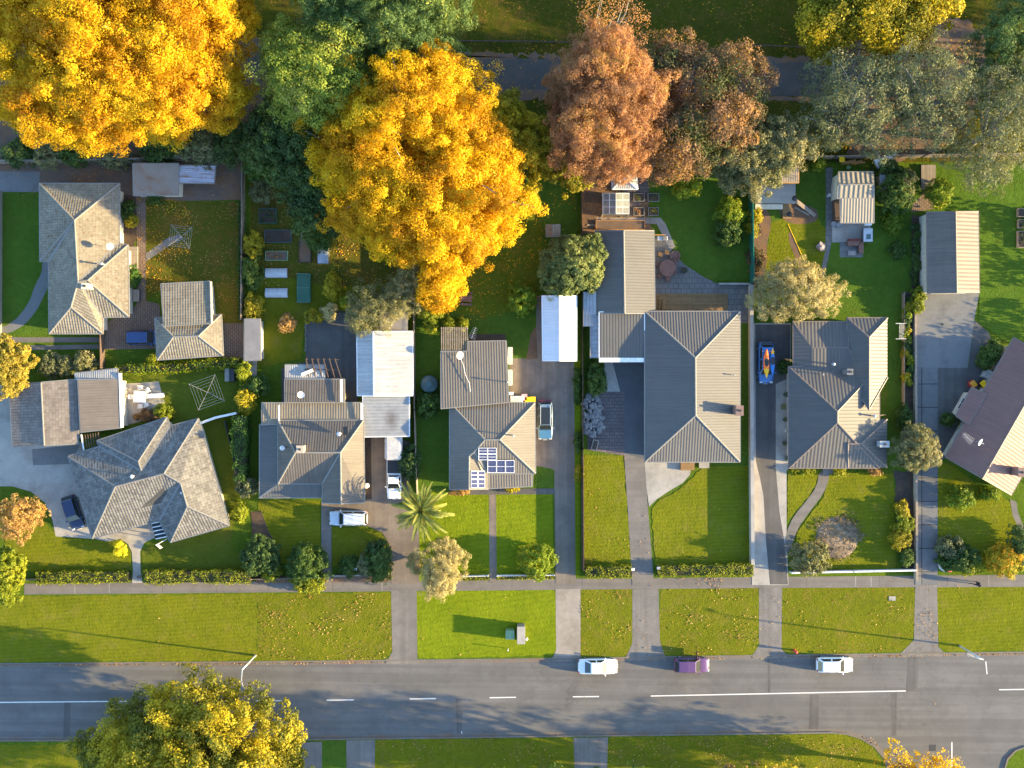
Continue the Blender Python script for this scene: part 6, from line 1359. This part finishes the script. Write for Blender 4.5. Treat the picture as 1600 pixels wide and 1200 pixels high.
t = thing('lounger', 'white sun lounger right of the patio table', 'lounger', P(248, 618), None, R(4), local=True); MB().box((0, 0, .32), (1.5, .5, .07)).build('seat', WHITE, t, bevel=.02); MB().box((-.9, 0, .45), (.6, .5, .06), M=Matrix.Rotation(R(25), 3, 'Y')).build('backrest', WHITE, t)
for x in (-.6, .6):
    for y in (-.2, .2): MB().tube((x, y, 0), (x, y, .3), .025).build('leg', WHITE, t)
table('round stained timber table on the grey pavers', 1042, 420, .98, WOODRED)
for i, (x, y, a) in enumerate(((1027, 413, -20), (1030, 432, 40), (1043, 436, 90), (1055, 408, -140), (1051, 426, 160))): chair(('stained chair tucked against the left of the round table', 'stained chair at the lower left of the round table', 'stained chair directly below the round table', 'stained chair at the upper right of the round table', 'stained chair at the lower right of the round table')[i], x, y, a, WOODRED, 'stained chairs round the timber table')
for i, (x, y, a) in enumerate(((1031, 398, 70), (1041, 395, 80))): chair(('orange timber chair nearest the grey garage wall', 'orange timber chair second from the grey garage wall')[i], x, y, a, TIMBERO, 'orange timber chairs on the patio')
c = P(1054, 400); t = thing('fire_bowl', 'dark round bowl with rusty rim on the pavers', 'fire bowl', c); MB().lathe(c, [(.2, 0), (.5, .3), (.62, .42), (.55, .42), (.4, .28)], 18).build('bowl', WOODRED, t); MB().tube(c, c + Vector((0, 0, .1)), .3).build('foot', DKMETAL, t)
c = P(1068, 423); t = thing('planter', 'dark pot with reddish plant standing on the pavers', 'planter', c); MB().lathe(c, [(.25, 0), (.36, .5), (.3, .5)], 14).build('pot', DKMETAL, t); q, vv = foliage(np.array([[c.x, c.y, .6]]), np.array([[0, 0, 1.]]), .5, 60, .08, .5, np.random.default_rng(4)); quads('foliage', q, vv, L_ORD, t)
t = thing('barbecue', 'grey barbecue trolley against the garage wing', 'barbecue', P(1033, 374)); c = P(1033, 374); MB().box(c + Vector((0, 0, .85)), (1.2, .5, .25)).build('grill_body', STEEL, t, bevel=.04); MB().box(c + Vector((.3, 0, 1.02)), (.5, .48, .12)).build('lid', TRIMG, t, bevel=.04)
for x in (-.5, .5):
    for y in (-.2, .2): MB().tube(c + Vector((x, y, 0)), c + Vector((x, y, .75)), .025).build('leg', DKMETAL, t)
# raised pergola frame over the barbecue, deck
t = thing('timber_screen', 'pale timber screen frame beside the barbecue', 'screen', P(1030, 367)); MB().beam(P(1021, 367, 1.9), P(1040, 367, 1.9), .09, .12).build('rail', TIMBERO, t); MB().tube(P(1039, 367, 0), P(1039, 367, 1.9), .05).build('post', TIMBERO, t)
t = thing('deck', 'stepped honey coloured timber deck behind the longrun house', 'deck', P(1080, 473))
for i, (x0, y0, x1, y1, z) in enumerate(((1024, 459, 1137, 487, .18), (1029, 463, 1133, 487, .34), (1034, 467, 1128, 487, .5))):
    a, b = P(x0, y0), P(x1, y1); MB().box(((a.x + b.x) / 2, (a.y + b.y) / 2, z - .09), (b.x - a.x, a.y - b.y, .17)).build('step' if i < 2 else 'platform', DECK, t, bevel=.01)
t = thing('deck', 'small pale slatted deck beside the old cream house', 'deck', P(208, 403)); a, b = P(201, 386), P(217, 420); MB().box(((a.x + b.x) / 2, (a.y + b.y) / 2, .3), (b.x - a.x, a.y - b.y, .2)).build('platform', DECKG, t); MB().box(P(212.5, 462) + Vector((0, 0, .2)), (1.1, 1.4, .4)).build('step', DECKG, t)
t = thing('deck', 'grey timber deck by the brick path at the top right', 'deck', P(1450, 275)); MB().box(P(1449, 277) + Vector((0, 0, .15)), (1.7, 2.8, .3)).build('platform', DECKG, t)
t = thing('concrete_pad', 'raised grey slab with low wall below the tan shed', 'slab', P(1210, 305)); a, b = P(1179, 288), P(1241, 319); MB().box(((a.x + b.x) / 2, (a.y + b.y) / 2, .3), (b.x - a.x, a.y - b.y, .5)).build('slab', CONC, t); MB().box(P(1200, 324) + Vector((0, 0, .25)), (3.2, .55, .5)).build('low_wall', CREAM, t); MB().box(P(1229, 329) + Vector((0, 0, .12)), (1.0, 2.0, .24)).build('step', DECK, t)
t = thing('plank_ramp', 'long grey plank ramp leaning off the raised slab', 'ramp', P(1258, 326)); MB().beam(P(1243, 313, .5), P(1274, 337, .08), .45, .06).build('plank', TIMBER, t); MB().beam(P(1243, 313, .44), P(1274, 337, .02), .1, .06).build('bearer', TIMBERD, t)
for i, (x, y, lab) in enumerate(((1237, 313, 'black pot plant stand at the corner of the raised slab'), (1230, 337, 'black barbecue kettle on the timber step'))):
    c = P(x, y); t = thing('kettle_grill', lab, 'grill', c); z = .55 if i == 0 else .24; MB().lathe(c + Vector((0, 0, z + .45)), [(.1, 0), (.28, .12), (.31, .28), (.22, .42), (.06, .48)], 16).build('bowl', BLACKP, t, smooth=True)
    for k in range(3): MB().tube(c + Vector((.3 * math.cos(k * 2.1), .3 * math.sin(k * 2.1), z - .3)), c + Vector((.1 * math.cos(k * 2.1), .1 * math.sin(k * 2.1), z + .5)), .02).build('leg', STEEL, t)
# hose, boulder, misc
MB().tube(P(1231, 348, .03), P(1248, 385, .03), .03).tube(P(1248, 385, .03), P(1262, 420, .03), .03)
ho = MB(); L = [P(1231, 350, .05), P(1238, 366, .05), P(1247, 386, .05), P(1254, 402, .05), P(1263, 420, .05)]
for a, b in zip(L[:-1], L[1:]): ho.tube(a, b, .035, n=6)
props(ho.build('garden_hose', YELP), 'yellow hose lying across the sunlit lawn to the step', 'hose')
def rockmesh(r, sd, sq=.7):
    bm = bmesh.new(); bmesh.ops.create_icosphere(bm, subdivisions=2, radius=r); rg = np.random.default_rng(sd); k = rg.normal(size=(5, 3))
    for v in bm.verts:
        d = v.co.normalized(); v.co *= 1 + .16 * sum(math.sin(2.2 * d.dot(Vector(q)) + i) for i, q in enumerate(k)) / 2; v.co.z *= sq
    me = D.meshes.new('rock'); bm.to_mesh(me); bm.free(); me.update(); return me
STONE = M_hard('stone_grey', (.12, .11, .105), (.26, .245, .23), 1.8, 9, None, .02); STONEP = M_hard('stone_pink', (.26, .20, .175), (.36, .29, .26), 1.2, 8)
me = rockmesh(.55, 3); me.materials.append(STONEP); o = D.objects.new('boulder', me); C.objects.link(o); o.location = P(1282, 386) + Vector((0, 0, .25)); props(o, 'pale pink boulder on the lawn beside the paver path', 'boulder')
rv = []
for k in range(5):
    me = rockmesh(.24, 20 + k, .75); me.materials.append(STONE); rv.append(me)
n = 0
for k in range(900):
    x, y = random.uniform(911, 943), random.uniform(614, 684)
    e = ((x - 924) / (17 + 5 * (y > 645))) ** 2 + ((y - 648) / 34) ** 2
    if e > 1 or n >= 240: continue
    o = D.objects.new('rock', rv[k % 5]); C.objects.link(o); o.location = P(x, y) + Vector((0, 0, .1 + .35 * (1 - e) * random.random())); o.rotation_euler = (random.random() * 6, random.random() * 6, random.random() * 6); s_ = random.uniform(.6, 1.35); o.scale = (s_, s_, s_)
    props(o, 'grey rock in the heap beside the red paver court', 'rock', 'rocks in the heap'); n += 1
t = thing('mulch_mound', 'brown heap of dry cuttings on the front lawn of the slate roofed house', 'mound', P(1308, 840)); q = lobes_px([(1308, 838, 37, 34, .3, -.3), (1292, 852, 20, 18, .26, -.2), (1322, 830, 22, 24, .34, -.2)]); Cc, Nc, dp = clumps(q, .22, np.random.default_rng(8), .2, 0.0, .3)
MB().lathe(P(1308, 840), [(2.6, 0), (2.3, .10), (1.6, .2), (.6, .26), (.05, .27)], 20).build('heap_core', M_hard('dry_heap', (.15, .105, .065), (.32, .235, .155), 1.1, 6, None, .06, ((.10, .07, .045), .6), gcol=.5), t); V, vv = foliage(Cc[::2], Nc[::2], .22, 7, .10, .2, np.random.default_rng(9), .3, clump=.6); quads('cuttings', V, vv, M_attr('dry_cuttings', [(0, (.10, .07, .035)), (.5, (.22, .16, .085)), (1, (.38, .28, .16))]), t)
# vegetable garden beds
def bed(label, x0, y0, x1, y1, h, frame, fill=None, cover=None, rz=0, grp='raised beds in the vegetable garden', hoops=False, plants=None):
    a, b = P(x0, y0), P(x1, y1); w_, d_ = b.x - a.x, a.y - b.y; c = P((x0 + x1) / 2, (y0 + y1) / 2); t = thing('raised_bed', label, 'raised bed', c, grp, R(rz), local=True)
    for sx in (-1, 1): MB().box((sx * w_ / 2, 0, h / 2), (.06, d_ + .06, h)).build('side_board', frame, t)
    for sy in (-1, 1): MB().box((0, sy * d_ / 2, h / 2), (w_ - .07, .06, h)).build('end_board', frame, t)
    MB().box((0, 0, h * .38), (w_ - .07, d_ - .07, h * .7)).build('soil', fill or SOIL, t)
    if cover:
        n = 10; m = MB()
        for i in range(n + 1):
            for j in range(7):
                u = i / n - .5; v_ = j / 6 - .5; m.v.append(Vector((u * w_ * 1.02, v_ * d_ * 1.02, h + .05 + .28 * (1 - 4 * v_ * v_) * (1 - .3 * abs(2 * u) ** 4) + .03 * math.sin(i * 2.1 + j))))
        m.f = [(i * 7 + j, (i + 1) * 7 + j, (i + 1) * 7 + j + 1, i * 7 + j + 1) for i in range(n) for j in range(6)]; m.build('cover', cover, t, smooth=True)
    if hoops:
        for k in range(3): MB().tube((-w_ / 2, (k / 2 - .5) * d_, h), (-w_ / 2, (k / 2 - .5) * d_, h + .6), .02).tube((w_ / 2, (k / 2 - .5) * d_, h), (w_ / 2, (k / 2 - .5) * d_, h + .6), .02).tube((-w_ / 2, (k / 2 - .5) * d_, h + .6), (w_ / 2, (k / 2 - .5) * d_, h + .6), .02).build('hoop', TRIMP, t)
    if plants:
        rg = np.random.default_rng(int(x0)); n = int(w_ * d_ * 5); Cc = np.column_stack([rg.uniform(-w_ * .42, w_ * .42, n), rg.uniform(-d_ * .42, d_ * .42, n), np.full(n, h)]); V, vv = foliage(Cc, np.tile([0, 0, 1.], (n, 1)), .25, 14, .07, .5, rg); quads('planting', V, vv, plants, t)
bed('wide bed under dark green netting, topmost in the vegetable garden', 406, 326, 433, 349, .4, GREENP, SOIL, None, plants=L_GRN)
bed('dark soil bed with green rimmed frame below the netted one', 414.5, 360, 456, 379, .35, TEALP, SOIL); bed('green framed bed full of fallen leaves, between soil and frost cloth', 416, 393, 450, 407, .35, BOXG, LITTER, plants=L_ORB)
bed('upper of two beds covered by white frost cloth', 416, 420, 449.5, 434, .3, TIMBER, SOIL, FLEECE); bed('lower of two beds covered by white frost cloth', 416, 451, 450, 465, .3, TIMBER, SOIL, FLEECE)
bed('tall green netted cage over a long narrow bed', 466, 429, 486, 473, .5, GREENP, SOIL, NETG, hoops=True); bed('rough brown compost bed with broken timber edge', 468, 374, 486, 410, .35, TIMBERD, LITTER)
bed('clear topped cold frame beside the compost bed', 498, 381, 514, 412, .45, TRIMP, SOIL, POLYB)
for i, (x0, y0, x1, y1, pl, lab) in enumerate(((990, 303, 1006, 315, L_GRN, 'dark edged bed next to the greenhouse, upper left of four'), (1012, 303, 1029, 315, L_GRN, 'dark edged bed at the upper right of four'), (990, 325, 1006, 337, L_ORB, 'dark edged bed of reddish plants, lower left of four'), (1013, 325, 1028, 337, L_YG, 'dark edged bed with yellow flowers, lower right of four'))): bed(lab, x0, y0, x1, y1, .3, TRIMP, SOIL, plants=pl, grp='four beds beside the greenhouse')
bed('long bed of fallen leaves behind the garage wing', 931, 345, 1007, 359, .25, TIMBERO, LITTER, grp='four beds beside the greenhouse')
bed('pale timber bed at the right edge, lower one with white frame', 1588, 362, 1612, 387, .4, TIMBER, SOIL, grp='beds at the right edge', plants=L_DGR); bed('pale timber bed at the right edge, upper one', 1588, 327, 1612, 339, .4, TIMBER, SOIL, grp='beds at the right edge', plants=L_GRN)
bed('small planter bed with lime bush at the right edge', 1589, 344, 1612, 357, .4, TIMBER, SOIL, grp='beds at the right edge', plants=L_CIT)
# greenhouse
t = thing('greenhouse', 'glazed greenhouse with white bars in the bark garden', 'greenhouse', P(962, 318)); g = [(942, 302), (983, 302), (983, 334), (942, 334)]; ze, zr = 1.7, 2.3; e = [P(x, y, ze) for x, y in g]; r0, r1 = P(962.5, 302, zr), P(962.5, 334, zr)
MB().poly([e[0], e[3], r1, r0]).build('roof_glass', POLY, t); MB().poly([r0, r1, e[2], e[1]]).build('roof_glass', POLY, t)
for i in range(4): a, b = e[i], e[(i + 1) % 4]; MB().poly([(a.x, a.y, 0), (b.x, b.y, 0), b, a]).build('side_glass', POLY, t)
fr = MB()
for k in range(4):
    f = k / 3
    for A, B in ((e[0], e[3]),): pass
    fr.beam(e[0].lerp(e[3], f), r0.lerp(r1, f), .04, .05).beam(r0.lerp(r1, f), e[1].lerp(e[2], f), .04, .05)
for A, B in ((e[0], e[3]), (r0, r1), (e[1], e[2]), (e[0].lerp(r0, .5), e[3].lerp(r1, .5)), (e[1].lerp(r0, .5), e[2].lerp(r1, .5)), (e[0], r0), (e[3], r1)): fr.beam(A, B, .05, .05)
for q in e: fr.beam((q.x, q.y, 0), q, .05, .05)
fr.build('frame', WHITE, t); MB().box(P(962, 318) + Vector((.6, .3, .5)), (.6, 1.2, .9)).build('staging', BOXG, t)
# bins, tank, boxes
def bin_(label, px, py, body, lid, grp, rz=0):
    c = P(px, py); t = thing('wheelie_bin', label, 'bin', c, grp, R(rz), local=True); m = MB()
    m.add([(-.24, -.27, 0), (.24, -.27, 0), (.24, .27, 0), (-.24, .27, 0), (-.29, -.33, 1.0), (.29, -.33, 1.0), (.29, .36, 1.0), (-.29, .36, 1.0)], [(3, 2, 1, 0), (4, 5, 6, 7), (0, 1, 5, 4), (1, 2, 6, 5), (2, 3, 7, 6), (3, 0, 4, 7)]); m.build('body', body, t, bevel=.03)
    MB().box((0, .0, 1.04), (.64, .76, .07)).build('lid', lid, t, bevel=.03); MB().tube((-.25, .4, .97), (.25, .4, .97), .025).build('handle', body, t)
    for s_ in (-1, 1): MB().lathe((s_ * .24, .3, .1), [(.1, -.03), (.1, .03)], 10, Matrix.Rotation(R(90), 3, 'Y')).build('wheel', RUBBER, t)
BG = 'wheelie bins beside the houses'
bin_('yellow lidded bin at the house corner, nearest the silver blue car', 832, 624.5, DKMETAL, YELP, BG); bin_('yellow lidded bin squeezed next to the white locker', 824, 625, DKMETAL, YELP, BG); bin_('red topped bin behind the white locker', 819, 620.5, DKMETAL, PINKP, BG)
bin_('yellow lidded bin beneath the back fence of the far garden', 1311, 251, DKMETAL, YELP, BG, 8); bin_('dark bin with orange lid by the brown roofed house', 1530.5, 600, DKMETAL, YELP, BG, 40); bin_('orange bin tight under the brown eave', 1515, 600, REDP, M_plain('orange_lid', (.7, .28, .02), .5), BG, 40)
t = thing('storage_locker', 'white ribbed storage locker beside the yellow lidded bins', 'locker', P(807, 624)); c = P(807, 624); MB().box(c + Vector((0, 0, .6)), (1.45, .8, 1.2)).build('body', WHITE, t, bevel=.02); m = MB(); [m.box(c + Vector((-.6 + k * .2, 0, 1.22)), (.1, .82, .05)) for k in range(7)]; m.build('lid', WHITE, t)
c = P(798, 615); t = thing('heat_pump', 'white heat pump unit standing by the rear extension', 'heat pump', c); MB().box(c + Vector((0, 0, .45)), (.65, .4, .8)).build('casing', WHITE, t, bevel=.04); MB().lathe(c + Vector((0, -.21, .45)), [(.25, 0), (.25, .03)], 16, Matrix.Rotation(R(90), 3, 'X')).build('fan_guard', DKMETAL, t)
c = P(672, 600); t = thing('water_tank', 'squat teal rainwater tank in the shade of the extension', 'tank', c); MB().lathe(c, [(.95, 0), (1.0, .1), (1.0, 1.4), (.85, 1.6), (.3, 1.72), (.28, 1.78)], 28).build('body', TEALP, t, smooth=True); MB().lathe(c + Vector((0, 0, 1.76)), [(.3, 0), (.3, .06)], 16).build('lid', TEALP, t)
c = P(797, 988); t = thing('service_cabinet', 'pale green electrical cabinet on the vivid verge', 'cabinet', c); MB().box(c + Vector((0, 0, .62)), (.95, .95, 1.25)).build('body', BOXG, t, bevel=.02); MB().box(c + Vector((0, 0, 1.27)), (1.02, 1.02, .06)).build('lid', BOXG, t, bevel=.02); MB().box(c + Vector((0, -.49, .6)), (.8, .03, 1.0)).build('door', BOXG, t)
c = P(814, 987); t = thing('service_cabinet', 'tall pale concrete kiosk standing right of the green cabinet', 'cabinet', c); MB().box(c + Vector((0, 0, .85)), (.85, 1.95, 1.7)).build('body', GRAVEL, t, bevel=.02); MB().box(c + Vector((0, 0, 1.73)), (.93, 2.03, .07)).build('lid', CONC, t, bevel=.02)
c = P(823, 997); o = MB().lathe(c, [(.1, 0), (.1, .5), (.16, .55), (.12, .7)], 12); props(o.build('marker_post', WHITE), 'little white marker post by the concrete kiosk', 'post')
c = P(794, 1013); props(MB().tube(c, c + Vector((0, 0, .9)), .04).box(c + Vector((0, 0, .93)), (.12, .12, .1)).build('marker_post', WHITE), 'thin white marker post on the verge below the green cabinet', 'post')
c = P(1241, 1016); t = thing('fire_hydrant', 'red hydrant marker on the verge corner near the rightmost car', 'hydrant', c); MB().lathe(c, [(.16, 0), (.16, .1), (.11, .15), (.11, .75), (.17, .8), (.17, .95), (.05, 1.05)], 14).build('body', REDP, t, smooth=True); MB().box(c + Vector((0, 0, .6)), (.5, .12, .12)).build('outlet', REDP, t)
for i, (x, y, m, lab) in enumerate(((987, 887, WHITE, 'white letterbox at the end of the short low hedge'), (1027, 885, GREYW, 'grey letterbox at the end of the long low hedge'), (1478, 889, REDP, 'red and white letterbox at the drive corner'), (222, 899, DKMETAL, 'dark letterbox at the forked path gate'), (557, 887, WHITE, 'white letterbox between the clipped bushes'))):
    c = P(x, y); t = thing('letterbox', lab, 'letterbox', c); MB().box(c + Vector((0, 0, 1.0)), (.4, .3, .28)).build('box', m, t, bevel=.03); MB().tube(c, c + Vector((0, 0, .9)), .05).build('post', TIMBER, t)
c = P(729, 467); t = thing('garden_bench', 'brown timber picnic bench alone on the back lawn', 'bench', c, None, R(-3), local=True); m = MB(); [m.box((0, -.3 + k * .15, .72), (1.35, .13, .04)) for k in range(5)]; m.build('tabletop', WOODRED, t)
for sy in (-1, 1): MB().box((0, sy * .68, .43), (1.35, .24, .04)).build('seat', WOODRED, t)
for sx in (-1, 1): MB().beam((sx * .5, -.6, 0), (sx * .5, .15, .7), .06, .08).beam((sx * .5, .6, 0), (sx * .5, -.15, .7), .06, .08).box((sx * .5, 0, .38), (.06, 1.4, .08)).build('leg_frame', WOODRED, t)
c = P(1333, 388); t = thing('garden_sofa', 'maroon cushioned sofa on the small terrace', 'sofa', c, None, 0, local=True); MB().box((-.1, .55, .4), (1.5, .6, .4)).build('seat', WOODRED, t, bevel=.06); MB().box((.75, 0, .4), (.6, 1.3, .4)).build('side_seat', WOODRED, t, bevel=.06); MB().box((-.1, .9, .7), (1.5, .18, .4)).build('backrest', M_plain('maroon_cushion', (.14, .03, .025), .9), t, bevel=.06)
c = P(1329, 396); t = thing('low_table', 'pale low table in front of the maroon sofa', 'table', c); MB().box(c + Vector((0, 0, .4)), (.9, .55, .06)).build('tabletop', FLATR, t, bevel=.02); [MB().tube(c + Vector((x, y, 0)), c + Vector((x, y, .4)), .03).build('leg', TIMBERD, t) for x in (-.35, .35) for y in (-.2, .2)]
c = P(1352, 369); t = thing('outdoor_sink', 'steel outdoor bench with basin beside the shelter', 'bench', c); MB().box(c + Vector((0, 0, .45)), (1.0, 1.5, .9)).build('cabinet', TRIMG, t); MB().box(c + Vector((0, 0, .92)), (1.06, 1.56, .05)).build('benchtop', STEEL, t); MB().box(c + Vector((.05, -.2, .95)), (.5, .6, .02)).build('basin', TEALP, t)
c = P(1352, 350); t = thing('washing_tub', 'white tub on a stand below the shelter corner', 'tub', c); MB().box(c + Vector((0, 0, .85)), (.9, .6, .3)).build('tub', WHITE, t, bevel=.05); [MB().tube(c + Vector((x, y, 0)), c + Vector((x, y, .75)), .03).build('leg', STEEL, t) for x in (-.35, .35) for y in (-.2, .2)]
for i, (x, y, r, m, lab) in enumerate(((1294, 306, .22, LAMP, 'white round pot on the paver path'), (1301, 351, .3, STEEL, 'silver rubbish can at the path corner'), (1310, 353, .35, GREYW, 'grey weathered tub beside the silver can'), (1324, 267 - 4, .25, BOXG, 'green tub behind the fibre cement shed'), (1182, 444, .5, DKMETAL, 'black round basin at the end of the block wall'))):
    c = P(x, y); props(MB().lathe(c, [(r * .8, 0), (r, .5), (r * .95, .52), (r * .8, .4)], 16).build('tub', m), lab, 'tub')
c = P(1367, 288); t = thing('lean_cabinet', 'narrow clear fronted cabinet leaning by the green shrub', 'cabinet', P(1374, 287)); c = P(1374, 287); MB().box(c + Vector((0, 0, .7)), (.85, 1.8, 1.4)).build('body', TANW, t, bevel=.03); MB().box(c + Vector((0, 0, 1.43)), (.95, 1.9, .05)).build('lid', POLYB, t)
c = P(1404, 518); t = thing('airing_rack', 'white fold-out airing rack on the side lawn', 'airing rack', c); m = MB(); [m.tube(c + Vector((-.25 + k * .1, -.9, .9)), c + Vector((-.25 + k * .1, .9, .9)), .012) for k in range(6)]; m.build('rails', WHITE, t)
for y in (-.9, .9): MB().tube(c + Vector((-.7, y, .95)), c + Vector((.6, y, .85)), .025).tube(c + Vector((-.3, y, 0)), c + Vector((.3, y, .9)), .02).build('frame', WHITE, t)
c = P(1512, 555); t = thing('drain_grate', 'tiny square drain grate in the concrete drive', 'grate', P(1472, 507)); MB().box(P(1472, 507) + Vector((0, 0, .035)), (.3, .3, .03)).build('grate', DKMETAL, t)
t = thing('garden_cupboard', 'pale grey low cupboard standing at the wall of the brown roofed house', 'cupboard', P(1537, 585)); c = P(1537, 585); MB().box(c + Vector((0, 0, .6)), (.9, .6, 1.2), R(60)).build('body', GREYW, t, bevel=.03); MB().box(c + Vector((0, 0, 1.22)), (1.0, .7, .05), R(60)).build('lid', STEEL, t)
c = P(574, 758); t = thing('gas_bottle', 'white cylinder standing by the brown house wall', 'gas bottle', c); MB().lathe(c, [(.25, 0), (.3, .1), (.3, .9), (.2, 1.1), (.08, 1.15)], 16).build('body', WHITE, t, smooth=True); MB().tube(c + Vector((0, 0, 1.15)), c + Vector((0, 0, 1.3)), .05).build('valve', DKMETAL, t)
c = P(1361, 931); props(MB().box(P(1394, 935) + Vector((0, 0, .03)), (.8, .5, .05)).build('meter_lid', CONC), 'grey rectangular meter lid set in the verge', 'meter lid')
c = P(929, 695); t = thing('planter', 'pale tapered planter trough below the rock heap', 'planter', c); MB().box(c + Vector((0, 0, .3)), (.7, 1.2, .6), R(-14)).build('trough', CONC, t, bevel=.04); MB().box(c + Vector((0, 0, .58)), (.55, 1.05, .06), R(-14)).build('soil', SOIL, t)
c = P(1365, 640)
c = P(362, 586); t = thing('compost_bin', 'dark compost bin with pale lid behind the rotary clothesline', 'compost bin', c); MB().box(c + Vector((0, 0, .45)), (1.1, 1.5, .9)).build('body', DKMETAL, t, bevel=.03); MB().box(c + Vector((-.3, 0, .92)), (.5, 1.5, .05)).build('lid', TRIMP, t)

# more small things seen beside the houses
c = P(193, 604); t = thing('outdoor_cupboard', 'white cupboard against the white edge of the lean-to', 'cupboard', c); MB().box(c + Vector((0, 0, .55)), (.6, 1.1, 1.1)).build('body', WHITE, t, bevel=.03); MB().box(c + Vector((0, 0, 1.12)), (.68, 1.18, .05)).build('lid', WHITE, t)
c = P(195, 643); t = thing('outdoor_bench', 'low white bench near the lower end of the lean-to', 'bench', c); MB().box(c + Vector((0, 0, .42)), (.45, .9, .06)).build('seat', WHITE, t, bevel=.02)
for y in (-.35, .35): MB().box(c + Vector((0, y, .2)), (.4, .06, .4)).build('leg', WHITE, t)
for i, (x, y, m, lm) in enumerate(((1226, 616, TRIMP, L_GRN), (1223, 636, BRICK, L_CIT), (1225, 655, TRIMP, L_GRN), (1227, 672, WHITE, L_PALE), (1224, 692, BRICK, L_DGR), (1228, 715, TRIMG, L_GRN))):
    c = P(x, y); t = thing('potted_plant', 'pot plant in the row along the shaded wall of the slate roofed house', 'pot plant', c, 'pots along the shaded wall'); MB().lathe(c, [(.16, 0), (.24, .4), (.26, .42), (.21, .38)], 14).build('pot', m, t)
    V, vv = foliage(np.array([[c.x, c.y, .55]]), np.array([[0, 0, 1.]]), .45, 70, .07, .55, np.random.default_rng(500 + i)); quads('foliage', V, vv, lm, t)
lg = D.meshes.new('log'); bm = bmesh.new(); bmesh.ops.create_cone(bm, cap_ends=True, segments=10, radius1=.12, radius2=.11, depth=1.3); bm.to_mesh(lg); bm.free(); lg.materials.append(TIMBERO)
for k in range(9):
    o = D.objects.new('log', lg); C.objects.link(o); o.location = P(1322 + (k % 5) * 5.2, 254 + random.uniform(-1, 1)) + Vector((0, 0, .12 + .2 * (k // 5))); o.rotation_euler = (R(90), 0, R(random.uniform(70, 110))); props(o, 'orange split log lying in the stack by the back fence', 'log', 'logs by the back fence')
for k in range(34):
    a = k / 33; x, y = ((478 + random.uniform(-.8, .8), 548 - 92 * a) if a < .6 else (478 + (a - .6) * 190, 491 + random.uniform(-.8, .8)))
    o = D.objects.new('rock', rv[k % 5]); C.objects.link(o); o.location = P(x, y) + Vector((0, 0, .1)); o.rotation_euler = (k, k * 2, k * 3); o.scale = (.45, .45, .4); props(o, 'small grey edging stone round the dark gravel bed', 'rock', 'edging stones of the gravel bed')
for i, (x, y, dx, dy, m, lab) in enumerate(((1253, 330, 22, 12, TIMBER, 'loose grey board lying on the dirt below the ramp'), (1187, 352, 6, 24, TIMBERD, 'dark board lying in the bark bed'), (472, 378, 2, 30, TIMBER, 'broken board along the compost bed edge'), (930, 352, 26, 1, TIMBER, 'timber edging in front of the long leaf bed'))):
    a, b = P(x - dx / 2, y - dy / 2, .06), P(x + dx / 2, y + dy / 2, .06); props(MB().beam(a, b, .2, .05).build('board', m), lab, 'board')
